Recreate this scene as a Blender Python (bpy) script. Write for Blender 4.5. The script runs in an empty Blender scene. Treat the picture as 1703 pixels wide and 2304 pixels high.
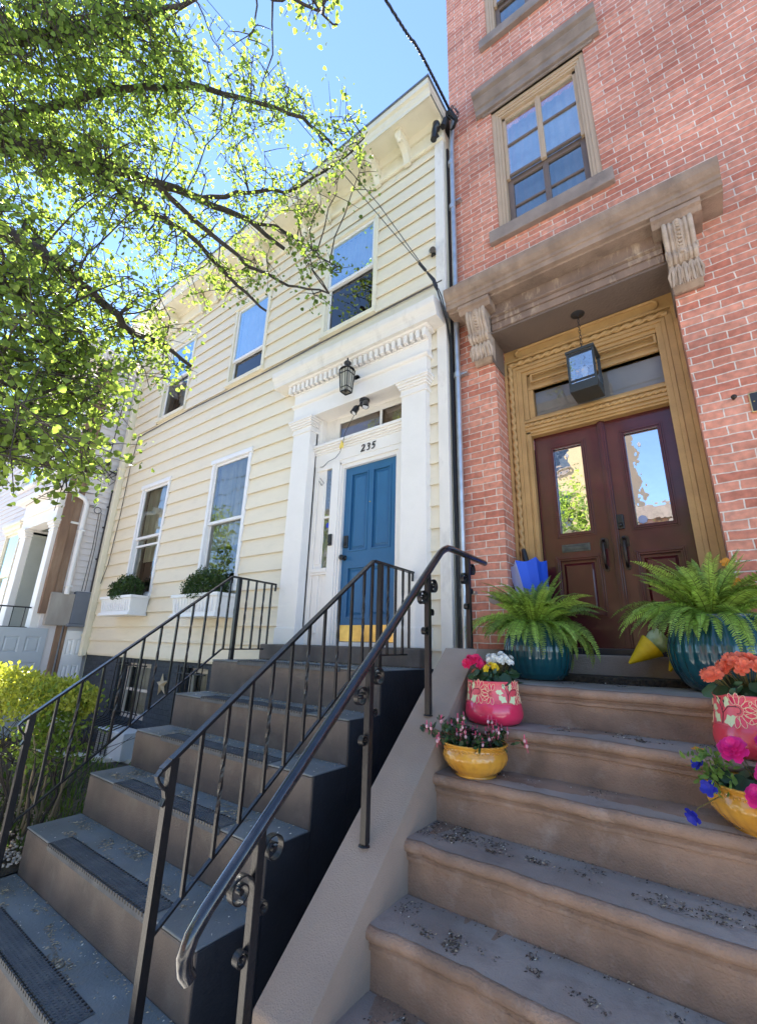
import bpy, math, random
import numpy as np
from mathutils import Vector, Matrix
from math import sin, cos, pi, radians
S = bpy.context.scene
COL = S.collection
# ------------------------------------------------------------------ camera
cd = bpy.data.cameras.new('camera'); cam = bpy.data.objects.new('camera', cd); COL.objects.link(cam)
cd.sensor_fit = 'VERTICAL'; cd.sensor_height = 36.0; cd.lens = 990.352 / 2304 * 36.0
cd.clip_start = 0.05; cd.clip_end = 900
r_ = Vector((0.80553, 0.591931, 0.027208)); u_ = Vector((0.152642, -0.251652, 0.955705)); w_ = Vector((-0.572558, 0.765696, 0.293066))
cam.matrix_world = Matrix(((r_.x, u_.x, -w_.x, 0), (r_.y, u_.y, -w_.y, 0), (r_.z, u_.z, -w_.z, 0), (0, 0, 0, 1)))
S.camera = cam
# ------------------------------------------------------------------ sky, sun, exposure
SUN = Vector((-0.506, 0.214, 0.8357)).normalized()
el = math.asin(SUN.z); az = math.atan2(SUN.x, SUN.y)
wd = bpy.data.worlds.new("World"); S.world = wd; wd.use_nodes = True
nt = wd.node_tree; bg = nt.nodes['Background']; sky = nt.nodes.new('ShaderNodeTexSky')
sky.sky_type = 'NISHITA'; sky.sun_disc = False; sky.sun_elevation = el; sky.sun_rotation = az % (2 * pi)
sky.air_density = 0.75; sky.dust_density = 0.0; sky.ozone_density = 3.0; sky.altitude = 10
nt.links.new(sky.outputs[0], bg.inputs[0]); bg.inputs[1].default_value = 0.09
sl = bpy.data.lights.new('sun', 'SUN'); sl.energy = 5.0; sl.angle = radians(0.53); sl.color = (1.0, 0.95, 0.86)
so = bpy.data.objects.new('sun', sl); COL.objects.link(so); so.rotation_euler = (-SUN).to_track_quat('-Z', 'Y').to_euler()
S.view_settings.view_transform = 'Standard'; S.view_settings.look = 'None'
S.view_settings.exposure = 2.42; S.view_settings.gamma = 1.0
S.render.engine = 'CYCLES'
random.seed(3); rng = np.random.default_rng(3)
GZ = -1.95      # street level; z = 0 is the photographer's eye level

# ------------------------------------------------------------------ materials
MT = {}
def lk(n, a, b): n.links.new(a, b)
def pm(name, c, rough=.6, metal=0., var=.12, vs=6., bump=.15, bs=60., c2=None, spec=.5, coat=0., dirt=0., dirtc=(.12, .1, .08), ds=3., stretch=None, trans=0.):
    if name in MT: return MT[name]
    m = bpy.data.materials.new(name); m.use_nodes = True; n = m.node_tree; b = n.nodes['Principled BSDF']
    tc = n.nodes.new('ShaderNodeTexCoord'); mp = n.nodes.new('ShaderNodeMapping'); lk(n, tc.outputs['Object'], mp.inputs[0])
    if stretch: mp.inputs['Scale'].default_value = stretch
    n1 = n.nodes.new('ShaderNodeTexNoise'); n1.inputs['Scale'].default_value = vs; n1.inputs['Detail'].default_value = 6; lk(n, mp.outputs[0], n1.inputs[0])
    mx = n.nodes.new('ShaderNodeMix'); mx.data_type = 'RGBA'
    ca = c2 if c2 else tuple(x * (1 - var) for x in c); cb = c if c2 else tuple(min(1, x * (1 + var)) for x in c)
    mx.inputs[6].default_value = (*ca, 1); mx.inputs[7].default_value = (*cb, 1)
    rp = n.nodes.new('ShaderNodeMapRange'); rp.inputs[1].default_value = .32; rp.inputs[2].default_value = .68; lk(n, n1.outputs[0], rp.inputs[0]); lk(n, rp.outputs[0], mx.inputs[0])
    out = mx.outputs[2]
    if dirt > 0:
        n3 = n.nodes.new('ShaderNodeTexNoise'); n3.inputs['Scale'].default_value = ds; n3.inputs['Detail'].default_value = 9; n3.inputs['Roughness'].default_value = .68; lk(n, mp.outputs[0], n3.inputs[0])
        r3 = n.nodes.new('ShaderNodeMapRange'); r3.inputs[1].default_value = .52; r3.inputs[2].default_value = .74; r3.inputs[4].default_value = dirt; lk(n, n3.outputs[0], r3.inputs[0])
        m3 = n.nodes.new('ShaderNodeMix'); m3.data_type = 'RGBA'; lk(n, r3.outputs[0], m3.inputs[0]); lk(n, out, m3.inputs[6]); m3.inputs[7].default_value = (*dirtc, 1); out = m3.outputs[2]
    lk(n, out, b.inputs['Base Color'])
    b.inputs['Roughness'].default_value = rough; b.inputs['Metallic'].default_value = metal
    b.inputs['Specular IOR Level'].default_value = spec; b.inputs['Coat Weight'].default_value = coat; b.inputs['Coat Roughness'].default_value = .06
    if bump > 0:
        n2 = n.nodes.new('ShaderNodeTexNoise'); n2.inputs['Scale'].default_value = bs; n2.inputs['Detail'].default_value = 5; lk(n, mp.outputs[0], n2.inputs[0])
        bp = n.nodes.new('ShaderNodeBump'); bp.inputs['Strength'].default_value = bump; bp.inputs['Distance'].default_value = .01; lk(n, n2.outputs[0], bp.inputs['Height']); lk(n, bp.outputs[0], b.inputs['Normal'])
    MT[name] = m; return m
def leafmat(name, c, tr, var=.3, rough=.45, mixf=.5):
    if name in MT: return MT[name]
    m = bpy.data.materials.new(name); m.use_nodes = True; n = m.node_tree; b = n.nodes['Principled BSDF']; o = n.nodes['Material Output']
    g = n.nodes.new('ShaderNodeNewGeometry'); hs = n.nodes.new('ShaderNodeMix'); hs.data_type = 'RGBA'
    hs.inputs[6].default_value = (*[x * (1 - var) for x in c], 1); hs.inputs[7].default_value = (*[x * (1 + var) for x in c], 1)
    lk(n, g.outputs['Random Per Island'], hs.inputs[0]); lk(n, hs.outputs[2], b.inputs['Base Color']); b.inputs['Roughness'].default_value = rough
    t = n.nodes.new('ShaderNodeBsdfTranslucent'); h2 = n.nodes.new('ShaderNodeMix'); h2.data_type = 'RGBA'
    h2.inputs[6].default_value = (*[x * (1 - var) for x in tr], 1); h2.inputs[7].default_value = (*[x * (1 + var) for x in tr], 1)
    lk(n, g.outputs['Random Per Island'], h2.inputs[0]); lk(n, h2.outputs[2], t.inputs[0])
    ms = n.nodes.new('ShaderNodeMixShader'); ms.inputs[0].default_value = mixf; lk(n, b.outputs[0], ms.inputs[1]); lk(n, t.outputs[0], ms.inputs[2]); lk(n, ms.outputs[0], o.inputs[0])
    MT[name] = m; return m
def glassmat(name, base=.1, ior=1.7, tint=(1, 1, 1), wav=0., wsc=3., refl=(1, 1, 1)):
    m = bpy.data.materials.new(name); m.use_nodes = True; n = m.node_tree; n.nodes.remove(n.nodes['Principled BSDF']); o = n.nodes['Material Output']
    tr = n.nodes.new('ShaderNodeBsdfTransparent'); tr.inputs[0].default_value = (*tint, 1)
    gl = n.nodes.new('ShaderNodeBsdfGlossy'); gl.inputs['Roughness'].default_value = .01; gl.inputs[0].default_value = (*refl, 1)
    fr = n.nodes.new('ShaderNodeFresnel'); fr.inputs[0].default_value = ior
    ad = n.nodes.new('ShaderNodeMath'); ad.operation = 'ADD'; ad.use_clamp = True; ad.inputs[1].default_value = base; lk(n, fr.outputs[0], ad.inputs[0])
    ms = n.nodes.new('ShaderNodeMixShader'); lk(n, ad.outputs[0], ms.inputs[0]); lk(n, tr.outputs[0], ms.inputs[1]); lk(n, gl.outputs[0], ms.inputs[2]); lk(n, ms.outputs[0], o.inputs[0])
    if wav > 0:
        tc = n.nodes.new('ShaderNodeTexCoord'); nz = n.nodes.new('ShaderNodeTexNoise'); nz.inputs['Scale'].default_value = wsc; nz.inputs['Detail'].default_value = 2; lk(n, tc.outputs['Object'], nz.inputs[0])
        bp = n.nodes.new('ShaderNodeBump'); bp.inputs['Strength'].default_value = 1; bp.inputs['Distance'].default_value = wav; lk(n, nz.outputs[0], bp.inputs['Height']); lk(n, bp.outputs[0], gl.inputs['Normal'])
    MT[name] = m; return m
def brickmat(name, c1, c2, mort, bw=.238, bh=.0668, ms=.010, stain=None, eff=.0, bump=.7):
    m = bpy.data.materials.new(name); m.use_nodes = True; n = m.node_tree; b = n.nodes['Principled BSDF']
    tc = n.nodes.new('ShaderNodeTexCoord'); sx = n.nodes.new('ShaderNodeSeparateXYZ'); lk(n, tc.outputs['Object'], sx.inputs[0])
    ad = n.nodes.new('ShaderNodeMath'); lk(n, sx.outputs[0], ad.inputs[0]); lk(n, sx.outputs[1], ad.inputs[1])
    cb = n.nodes.new('ShaderNodeCombineXYZ'); lk(n, ad.outputs[0], cb.inputs[0]); lk(n, sx.outputs[2], cb.inputs[1])
    # slightly wandering courses
    nz = n.nodes.new('ShaderNodeTexNoise'); nz.inputs['Scale'].default_value = 7; nz.inputs['Detail'].default_value = 5; lk(n, cb.outputs[0], nz.inputs[0])
    vm = n.nodes.new('ShaderNodeVectorMath'); vm.operation = 'SUBTRACT'; lk(n, nz.outputs['Color'], vm.inputs[0]); vm.inputs[1].default_value = (.5, .5, .5)
    vs = n.nodes.new('ShaderNodeVectorMath'); vs.operation = 'SCALE'; lk(n, vm.outputs[0], vs.inputs[0]); vs.inputs['Scale'].default_value = .022
    va = n.nodes.new('ShaderNodeVectorMath'); lk(n, cb.outputs[0], va.inputs[0]); lk(n, vs.outputs[0], va.inputs[1])
    br = n.nodes.new('ShaderNodeTexBrick'); lk(n, va.outputs[0], br.inputs[0])
    br.inputs['Color1'].default_value = (*c1, 1); br.inputs['Color2'].default_value = (*c2, 1); br.inputs['Mortar'].default_value = (*mort, 1)
    br.inputs['Scale'].default_value = 1; br.inputs['Mortar Size'].default_value = ms * .5; br.inputs['Mortar Smooth'].default_value = .25; br.inputs['Bias'].default_value = 0
    br.inputs['Brick Width'].default_value = bw; br.inputs['Row Height'].default_value = bh; br.offset = .5
    n2 = n.nodes.new('ShaderNodeTexNoise'); n2.inputs['Scale'].default_value = 22; n2.inputs['Detail'].default_value = 8; lk(n, cb.outputs[0], n2.inputs[0])
    m2 = n.nodes.new('ShaderNodeMix'); m2.data_type = 'RGBA'; m2.blend_type = 'MULTIPLY'; m2.inputs[0].default_value = .6
    r2 = n.nodes.new('ShaderNodeMapRange'); r2.inputs[1].default_value = .3; r2.inputs[2].default_value = .7; r2.inputs[3].default_value = .55; r2.inputs[4].default_value = 1.25; lk(n, n2.outputs[0], r2.inputs[0])
    lk(n, br.outputs[0], m2.inputs[6]); lk(n, r2.outputs[0], m2.inputs[7]); out = m2.outputs[2]
    # mortar smears / efflorescence
    n4 = n.nodes.new('ShaderNodeTexNoise'); n4.inputs['Scale'].default_value = 2.3; n4.inputs['Detail'].default_value = 10; n4.inputs['Roughness'].default_value = .7; lk(n, cb.outputs[0], n4.inputs[0])
    r4 = n.nodes.new('ShaderNodeMapRange'); r4.inputs[1].default_value = .5; r4.inputs[2].default_value = .8; r4.inputs[4].default_value = eff; lk(n, n4.outputs[0], r4.inputs[0])
    m4 = n.nodes.new('ShaderNodeMix'); m4.data_type = 'RGBA'; lk(n, r4.outputs[0], m4.inputs[0]); lk(n, out, m4.inputs[6]); m4.inputs[7].default_value = (*mort, 1); out = m4.outputs[2]
    n5 = n.nodes.new('ShaderNodeTexNoise'); n5.inputs['Scale'].default_value = 1.1; n5.inputs['Detail'].default_value = 7; lk(n, cb.outputs[0], n5.inputs[0])
    r5 = n.nodes.new('ShaderNodeMapRange'); r5.inputs[1].default_value = .3; r5.inputs[2].default_value = .65; r5.inputs[3].default_value = .74; r5.inputs[4].default_value = 1.06; lk(n, n5.outputs[0], r5.inputs[0])
    m5 = n.nodes.new('ShaderNodeMix'); m5.data_type = 'RGBA'; m5.blend_type = 'MULTIPLY'; m5.inputs[0].default_value = 1; lk(n, out, m5.inputs[6]); lk(n, r5.outputs[0], m5.inputs[7]); out = m5.outputs[2]
    lk(n, out, b.inputs['Base Color']); b.inputs['Roughness'].default_value = .85
    hi = n.nodes.new('ShaderNodeMath'); hi.operation = 'MULTIPLY_ADD'; lk(n, br.outputs['Fac'], hi.inputs[0]); hi.inputs[1].default_value = -1.0; lk(n, n2.outputs[0], hi.inputs[2])
    bp = n.nodes.new('ShaderNodeBump'); bp.inputs['Strength'].default_value = bump; bp.inputs['Distance'].default_value = .007; lk(n, hi.outputs[0], bp.inputs['Height']); lk(n, bp.outputs[0], b.inputs['Normal'])
    MT[name] = m; return m

# ------------------------------------------------------------------ mesh builder
ORG = {}
class M:
    def __init__(s): s.v = []; s.f = []; s.sm = []
    def add(s, vs, fs, smooth=False):
        o = len(s.v); s.v += [tuple(a) for a in vs]; s.f += [tuple(i + o for i in f) for f in fs]; s.sm += [smooth] * len(fs); return s
    def box(s, x0, x1, y0, y1, z0, z1):
        return s.add([(x0, y0, z0), (x1, y0, z0), (x1, y1, z0), (x0, y1, z0), (x0, y0, z1), (x1, y0, z1), (x1, y1, z1), (x0, y1, z1)],
                     [(0, 3, 2, 1), (4, 5, 6, 7), (0, 1, 5, 4), (1, 2, 6, 5), (2, 3, 7, 6), (3, 0, 4, 7)])
    def quad(s, a, b, c, d): return s.add([a, b, c, d], [(0, 1, 2, 3)])
    def prx(s, prof, x0, x1, smooth=False):       # (y,z) profile extruded along x
        n = len(prof); vs = [(x0, y, z) for y, z in prof] + [(x1, y, z) for y, z in prof]
        s.add(vs, [(i, (i + 1) % n, (i + 1) % n + n, i + n) for i in range(n)], smooth)
        return s.add(vs, [tuple(range(n - 1, -1, -1)), tuple(range(n, 2 * n))])
    def prz(s, prof, z0, z1, smooth=False):       # (x,y) profile extruded along z
        n = len(prof); vs = [(x, y, z0) for x, y in prof] + [(x, y, z1) for x, y in prof]
        s.add(vs, [(i, (i + 1) % n, (i + 1) % n + n, i + n) for i in range(n)], smooth)
        return s.add(vs, [tuple(range(n - 1, -1, -1)), tuple(range(n, 2 * n))])
    def pry(s, prof, y0, y1, smooth=False):       # (x,z) profile extruded along y
        n = len(prof); vs = [(x, y0, z) for x, z in prof] + [(x, y1, z) for x, z in prof]
        s.add(vs, [(i, (i + 1) % n, (i + 1) % n + n, i + n) for i in range(n)], smooth)
        return s.add(vs, [tuple(range(n - 1, -1, -1)), tuple(range(n, 2 * n))])
    def tube(s, pts, r, n=8, smooth=True, square=False, twist=0., cap=True, up=None, flat=None):
        pts = [Vector(p) for p in pts]; k = len(pts); rr = r if hasattr(r, '__len__') else [r] * k
        vs = []; nrm = None
        for i, p in enumerate(pts):
            t = (pts[min(i + 1, k - 1)] - pts[max(i - 1, 0)]).normalized()
            if nrm is None:
                a = Vector(up) if up else (Vector((0, 0, 1)) if abs(t.z) < .9 else Vector((1, 0, 0)))
                nrm = (a - t * a.dot(t)).normalized()
            else:
                nrm = (nrm - t * nrm.dot(t)).normalized()
            bn = t.cross(nrm)
            for j in range(n):
                a = 2 * pi * j / n + twist * i + (pi / 4 if n == 4 else 0)
                c, d = cos(a), sin(a)
                if flat: c *= flat[0]; d *= flat[1]
                vs.append(p + (nrm * c + bn * d) * rr[i])
        fs = [(i * n + j, i * n + (j + 1) % n, (i + 1) * n + (j + 1) % n, (i + 1) * n + j) for i in range(k - 1) for j in range(n)]
        s.add(vs, fs, smooth and n > 4)
        if cap: s.add(vs[:n], [tuple(range(n - 1, -1, -1))]); s.add(vs[-n:], [tuple(range(n))])
        return s
    def lathe(s, prof, c, n=40, mod=None, smooth=True, cap=True):
        cx, cy, cz = c; vs = []
        for r, z in prof:
            for j in range(n):
                a = 2 * pi * j / n; q = r * (mod(a, z) if mod else 1); vs.append((cx + q * cos(a), cy + q * sin(a), cz + z))
        k = len(prof)
        s.add(vs, [(i * n + j, i * n + (j + 1) % n, (i + 1) * n + (j + 1) % n, (i + 1) * n + j) for i in range(k - 1) for j in range(n)], smooth)
        if cap: s.add(vs[:n], [tuple(range(n - 1, -1, -1))])
        return s
    def sphere(s, c, r, n=12, m=8, sc=(1, 1, 1)):
        vs = []
        for i in range(m + 1):
            p = pi * i / m
            for j in range(n): a = 2 * pi * j / n; vs.append((c[0] + r * sc[0] * sin(p) * cos(a), c[1] + r * sc[1] * sin(p) * sin(a), c[2] + r * sc[2] * cos(p)))
        return s.add(vs, [(i * n + j, (i + 1) * n + j, (i + 1) * n + (j + 1) % n, i * n + (j + 1) % n) for i in range(m) for j in range(n)], True)
    def xf(s, mat, start=0):
        for i in range(start, len(s.v)): s.v[i] = tuple(mat @ Vector(s.v[i]))
        return s
    def build(s, name, mat, parent=None, org=None, bevel=0., smooth=None):
        me = bpy.data.meshes.new(name)
        if parent is not None: o = ORG[parent.name]
        else: o = Vector(org) if org is not None else Vector((0, 0, 0))
        vs = [(a[0] - o.x, a[1] - o.y, a[2] - o.z) for a in s.v]
        me.from_pydata(vs, [], s.f); me.materials.append(mat)
        sm = s.sm if smooth is None else [smooth] * len(s.f)
        me.polygons.foreach_set('use_smooth', sm); me.update()
        ob = bpy.data.objects.new(name, me); COL.objects.link(ob)
        if parent is not None: ob.parent = parent
        else: ob.location = o
        ORG[ob.name] = o
        if bevel > 0:
            b = ob.modifiers.new('bevel', 'BEVEL'); b.width = bevel; b.segments = 2; b.limit_method = 'ANGLE'; b.angle_limit = radians(40)
        return ob
def tag(o, label=None, cat=None, group=None, kind=None):
    if label: o['label'] = label
    if cat: o['category'] = cat
    if group: o['group'] = group
    if kind: o['kind'] = kind
    return o
def thing(name, loc, label, cat, group=None):
    o = bpy.data.objects.new(name, None); COL.objects.link(o); o.location = loc; o.empty_display_size = .1
    ORG[o.name] = Vector(loc); return tag(o, label, cat, group)
def cells(x0, x1, z0, z1, holes):
    xs = sorted({x0, x1, *[v for h in holes for v in h[:2] if x0 < v < x1]}); zs = sorted({z0, z1, *[v for h in holes for v in h[2:4] if z0 < v < z1]})
    for a, b in zip(xs, xs[1:]):
        for c, d in zip(zs, zs[1:]):
            mx, mz = (a + b) / 2, (c + d) / 2
            if not any(h[0] < mx < h[1] and h[2] < mz < h[3] for h in holes): yield a, b, c, d
def wall(m, x0, x1, z0, z1, y, holes, depth=.25):
    for a, b, c, d in cells(x0, x1, z0, z1, holes): m.quad((a, y, c), (b, y, c), (b, y, d), (a, y, d))
    for h in holes:
        a, b, c, d = max(h[0], x0), min(h[1], x1), max(h[2], z0), min(h[3], z1); e = y + (h[4] if len(h) > 4 else depth)
        m.quad((a, y, c), (a, y, d), (a, e, d), (a, e, c)); m.quad((b, y, d), (b, y, c), (b, e, c), (b, e, d))
        if h[3] < z1: m.quad((a, y, d), (b, y, d), (b, e, d), (a, e, d))
        if h[2] > z0: m.quad((b, y, c), (a, y, c), (a, e, c), (b, e, c))
    return m
def siding(m, x0, x1, z0, z1, y, course, holes, proud=.02, joints=()):
    z = z0; k = 0
    while z < z1 - .01:
        zt = min(z + course, z1); ivs = [(x0, x1)]
        for h in holes:
            ov = min(zt, h[3]) - max(z, h[2])
            if ov > .45 * (zt - z):
                nv = []
                for a, b in ivs:
                    if h[0] > a and h[0] < b: nv.append((a, h[0]))
                    if h[1] > a and h[1] < b: nv.append((h[1], b))
                    if h[1] <= a or h[0] >= b: nv.append((a, b))
                ivs = nv
        for a, b in ivs:
            q = a; cuts = [a]
            while True:
                q += rng.uniform(2.2, 3.6)
                if q >= b - .4: break
                cuts.append(q)
            cuts.append(b)
            for c, d in zip(cuts, cuts[1:]):
                p = proud + rng.uniform(-.0015, .0015); dz = rng.uniform(-.002, .002); g = .0022
                m.quad((c + g, y - p, z + dz), (d - g, y - p, z + dz), (d - g, y + .002 - .1 * p, zt + .028), (c + g, y + .002 - .1 * p, zt + .028))
                q1 = y - p * .62; m.quad((c + g, q1, z + dz), (d - g, q1, z + dz), (d - g, y - p, z + dz), (c + g, y - p, z + dz)); m.quad((c + g, q1 + .004, z + .03), (d - g, q1 + .004, z + .03), (d - g, q1, z + dz), (c + g, q1, z + dz))
        z = zt; k += 1
    return m
def sash_window(parent, x0, x1, z0, z1, y, meet, frame_m, sash_m, glass_m, cas=.055, low_dark=True, muntin=None, proud=.035, curtain=None, rail2=None, low_glass=None):
    f = M()      # casing
    f.box(x0, x0 + cas, y - proud, y + .08, z0, z1); f.box(x1 - cas, x1, y - proud, y + .08, z0, z1)
    f.box(x0 - .02, x1 + .02, y - proud - .015, y + .08, z1 - cas, z1 + .012); f.box(x0 - .01, x1 + .01, y - proud - .025, y + .08, z0 - .03, z0 + .035)
    w = f.build('window', frame_m, parent, bevel=.003)
    s = M(); a, b = x0 + cas + .002, x1 - cas - .002; t = .038
    c0, c1 = z0 + .037, z1 - cas - .002
    def sash(za, zb, yy):
        s.box(a, a + t, yy, yy + .03, za, zb); s.box(b - t, b, yy, yy + .03, za, zb); s.box(a + t, b - t, yy, yy + .03, za, za + t * 1.1); s.box(a + t, b - t, yy, yy + .03, zb - t, zb)
    sash(meet, c1, y - .012); sash(c0, meet + .042, y + .022)
    if muntin:
        for vx in muntin[0]: s.box(vx - .012, vx + .012, y - .006, y + .012, meet + .04, c1 - .04)
    if rail2: s.box(a + t, b - t, y - .004, y + .02, rail2, rail2 + .035)
    so_ = s.build('sash', sash_m, w, bevel=.002)
    g = M(); g.quad((a, y + .002, meet), (b, y + .002, meet), (b, y + .002, c1), (a, y + .002, c1)); g.build('glass', glass_m, w)
    g2 = M(); g2.quad((a, y + .036, c0), (b, y + .036, c0), (b, y + .036, meet + .03), (a, y + .036, meet + .03)); g2.build('glass', low_glass or glass_m, w)
    cu = M(); n = 60; yy = y + .085
    if curtain:
        spans, cm = curtain
        for (p, q, zl, zh) in spans:
            pts = [(p + (q - p) * i / n, yy + .014 * sin(i * .95) + .008 * sin(i * 2.3 + 1)) for i in range(n + 1)]
            for (xa, ya), (xb, yb) in zip(pts, pts[1:]): cu.add([(xa, ya, zl), (xb, yb, zl), (xb, yb, zh), (xa, ya, zh)], [(0, 1, 2, 3)], True)
        cu.build('curtain', cm, w)
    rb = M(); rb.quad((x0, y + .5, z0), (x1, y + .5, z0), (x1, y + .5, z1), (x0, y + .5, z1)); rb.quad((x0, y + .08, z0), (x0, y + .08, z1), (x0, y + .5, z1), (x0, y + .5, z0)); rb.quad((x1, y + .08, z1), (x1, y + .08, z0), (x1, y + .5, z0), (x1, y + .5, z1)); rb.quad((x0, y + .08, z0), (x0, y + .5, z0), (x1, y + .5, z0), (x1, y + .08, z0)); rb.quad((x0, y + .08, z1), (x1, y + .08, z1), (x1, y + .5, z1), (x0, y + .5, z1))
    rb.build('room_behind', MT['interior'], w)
    return w
def leaves(m, C, size, up=.3, shape='oval', seed=0, nrm=None):
    # C: (N,3) leaf base points; small pointed leaves with a fold, random directions
    g = np.random.default_rng(seed); N = len(C); C = np.asarray(C, float)
    d = g.normal(size=(N, 3)); d[:, 2] += up; d /= np.linalg.norm(d, axis=1)[:, None]
    q = g.normal(size=(N, 3))
    if nrm is not None: q = q * .6 + np.asarray(nrm)
    w = np.cross(d, q); w /= np.linalg.norm(w, axis=1)[:, None]; h = np.cross(d, w)
    s = size * (g.uniform(.45, 1.45, (N, 1)) if shape == 'round' else g.uniform(.6, 1.25, (N, 1)))
    if shape == 'round': prof = [(0, 0), (.12, .42), (.45, .5), (.8, .3), (1.05, 0), (.8, -.3), (.45, -.5), (.12, -.42)]
    elif shape == 'thin': prof = [(0, 0), (.4, .14), (1, 0), (.4, -.14)]
    else: prof = [(0, 0), (.3, .26), (.7, .2), (1, 0), (.7, -.2), (.3, -.26)]
    P = [C + d * s * a + w * s * b + h * s * abs(b) * .35 for a, b in prof]
    k = len(prof); V = np.stack(P, 1).reshape(-1, 3); o = len(m.v)
    m.v += [tuple(x) for x in V.tolist()]; m.f += [tuple(range(o + i * k, o + i * k + k)) for i in range(N)]; m.sm += [False] * N
    return m

# ------------------------------------------------------------------ material library
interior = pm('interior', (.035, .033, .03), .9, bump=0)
cream = pm('cream_siding', (.83, .745, .575), .5, var=.02, vs=3, bump=.08, bs=40, dirt=.22, dirtc=(.50, .46, .36), ds=7, stretch=(.5, 1, 1.6))
creamtrim = pm('cream_trim', (.80, .74, .58), .5, var=.03, vs=4, bump=.08, bs=50, dirt=.25, dirtc=(.4, .38, .28), ds=3)
white = pm('white_paint', (.84, .80, .75), .42, var=.03, vs=5, bump=.12, bs=45, dirt=.14, dirtc=(.45, .42, .38), ds=5)
whitedirty = pm('weathered_white_paint', (.80, .76, .70), .5, var=.05, vs=5, bump=.2, bs=35, dirt=.5, dirtc=(.33, .30, .27), ds=5, stretch=(1, 1, .45))
vinyl = pm('white_vinyl', (.82, .82, .83), .35, var=.02, bump=0)
alum = pm('grey_window_frame', (.62, .60, .60), .4, var=.04, bump=0)
iron = pm('black_iron', (.010, .010, .012), .36, var=.3, bump=.2, bs=90, coat=.12, spec=.4)
ironmatt = pm('matt_black', (.02, .02, .022), .5, bump=.1)
blackglass = pm('black_plastic', (.012, .012, .013), .3, bump=0)
bluedoor = pm('blue_door_paint', (.025, .125, .27), .38, var=.06, vs=3, bump=.12, bs=30, dirt=.12, dirtc=(.02, .08, .17), ds=4)
brass = pm('brass', (.85, .6, .2), .28, metal=1, var=.2, vs=7, bump=.5, bs=3, dirt=.3, dirtc=(.5, .3, .08), ds=6)
slate = pm('slate_grey_tread', (.20, .225, .235), .66, c2=(.13, .145, .15), vs=3, bump=.35, bs=90, dirt=.5, dirtc=(.2, .19, .15), ds=4)
charc = pm('charcoal_painted_stone', (.145, .115, .094), .7, c2=(.088, .072, .062), vs=4, bump=.4, bs=110, dirt=.55, dirtc=(.19, .17, .14), ds=6)
darkstone = pm('dark_blue_paint', (.03, .04, .055), .75, bump=.3, bs=50)
rubber = pm('worn_rubber', (.105, .115, .125), .8, c2=(.07, .078, .088), vs=9, bump=.5, bs=150, dirt=.4, dirtc=(.2, .18, .15), ds=9)
brown = pm('brownstone', (.38, .25, .175), .85, c2=(.23, .155, .112), vs=5, bump=.7, bs=120, dirt=.6, dirtc=(.44, .35, .29), ds=7, spec=.25)
brownlt = pm('worn_brownstone_tread', (.40, .345, .30), .8, c2=(.25, .205, .175), vs=2.4, bump=.6, bs=130, dirt=.6, dirtc=(.17, .14, .125), ds=6, spec=.3)
streak = pm('streaked_brownstone', (.30, .21, .16), .9, c2=(.20, .14, .11), vs=6, bump=.7, bs=70, dirt=1, dirtc=(.60, .47, .34), ds=11, spec=.2, stretch=(1, 1, .28))
stucco = pm('grey_brown_stucco', (.36, .285, .23), .9, c2=(.27, .215, .175), vs=2.2, bump=.45, bs=170, dirt=.55, dirtc=(.27, .25, .21), ds=5, spec=.2)
hoodst = pm('carved_brownstone', (.38, .275, .21), .9, c2=(.22, .16, .125), vs=6, bump=.8, bs=70, dirt=.75, dirtc=(.46, .36, .27), ds=5, spec=.2, stretch=(1, 1, .4))
corbst = pm('pale_carved_stone', (.56, .45, .36), .85, c2=(.36, .28, .22), vs=9, bump=.6, bs=60, dirt=.4, dirtc=(.16, .11, .09), ds=12, spec=.2)
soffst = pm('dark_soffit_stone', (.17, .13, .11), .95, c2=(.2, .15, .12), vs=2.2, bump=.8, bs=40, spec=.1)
ochre = pm('ochre_painted_wood', (.52, .32, .125), .5, c2=(.40, .24, .09), vs=5, bump=.2, bs=60, dirt=.2, dirtc=(.2, .12, .05), ds=8)
oxblood = pm('oxblood_door_paint', (.090, .012, .014), .27, c2=(.055, .008, .009), vs=4, bump=.08, bs=30, coat=.35)
winwood = pm('tan_window_wood', (.50, .37, .25), .5, var=.08, bump=.2, bs=50, dirt=.3, dirtc=(.3, .2, .14), ds=6)
winsash = pm('taupe_sash', (.17, .125, .105), .5, var=.1, bump=.1)
lintel = pm('grey_brown_lintel', (.27, .215, .185), .85, var=.2, bump=.6, bs=80, dirt=.4, dirtc=(.3, .24, .2), ds=6)
galv = pm('galvanised_pipe', (.50, .52, .54), .38, metal=.75, var=.15, vs=9, bump=.15)
basem = brickmat('painted_basement_brick', (.062, .077, .098), (.05, .064, .082), (.045, .055, .07), ms=.008, bump=.8)
redbrick = brickmat('red_brick', (.78, .335, .225), (.56, .185, .118), (.88, .75, .65), ms=.0095, eff=.14, bump=1.0)
curtm = pm('grey_curtain', (.55, .58, .50), .9, bump=.1)
curtw = pm('pale_blind', (.6, .62, .62), .8, bump=.1)
glass_up = glassmat('upper_window_glass', base=.42, ior=1.6, wav=.0012, wsc=1.5, refl=(.8, .95, 1))
glass_lo = glassmat('lower_window_glass', base=.07, ior=1.6, tint=(.8, .84, .8), wav=.002, wsc=3)
glass_door = glassmat('wavy_door_glass', base=.75, ior=1.6, tint=(.5, .5, .5), wav=.0009, wsc=9)
glass_sc = glassmat('screened_glass', base=.04, ior=1.5, tint=(.35, .36, .38), wav=.002, wsc=4)
glass_md = glassmat('half_screened_glass', base=.22, ior=1.5, tint=(.5, .52, .55), wav=.003, wsc=6, refl=(.8, .95, 1))
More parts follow.
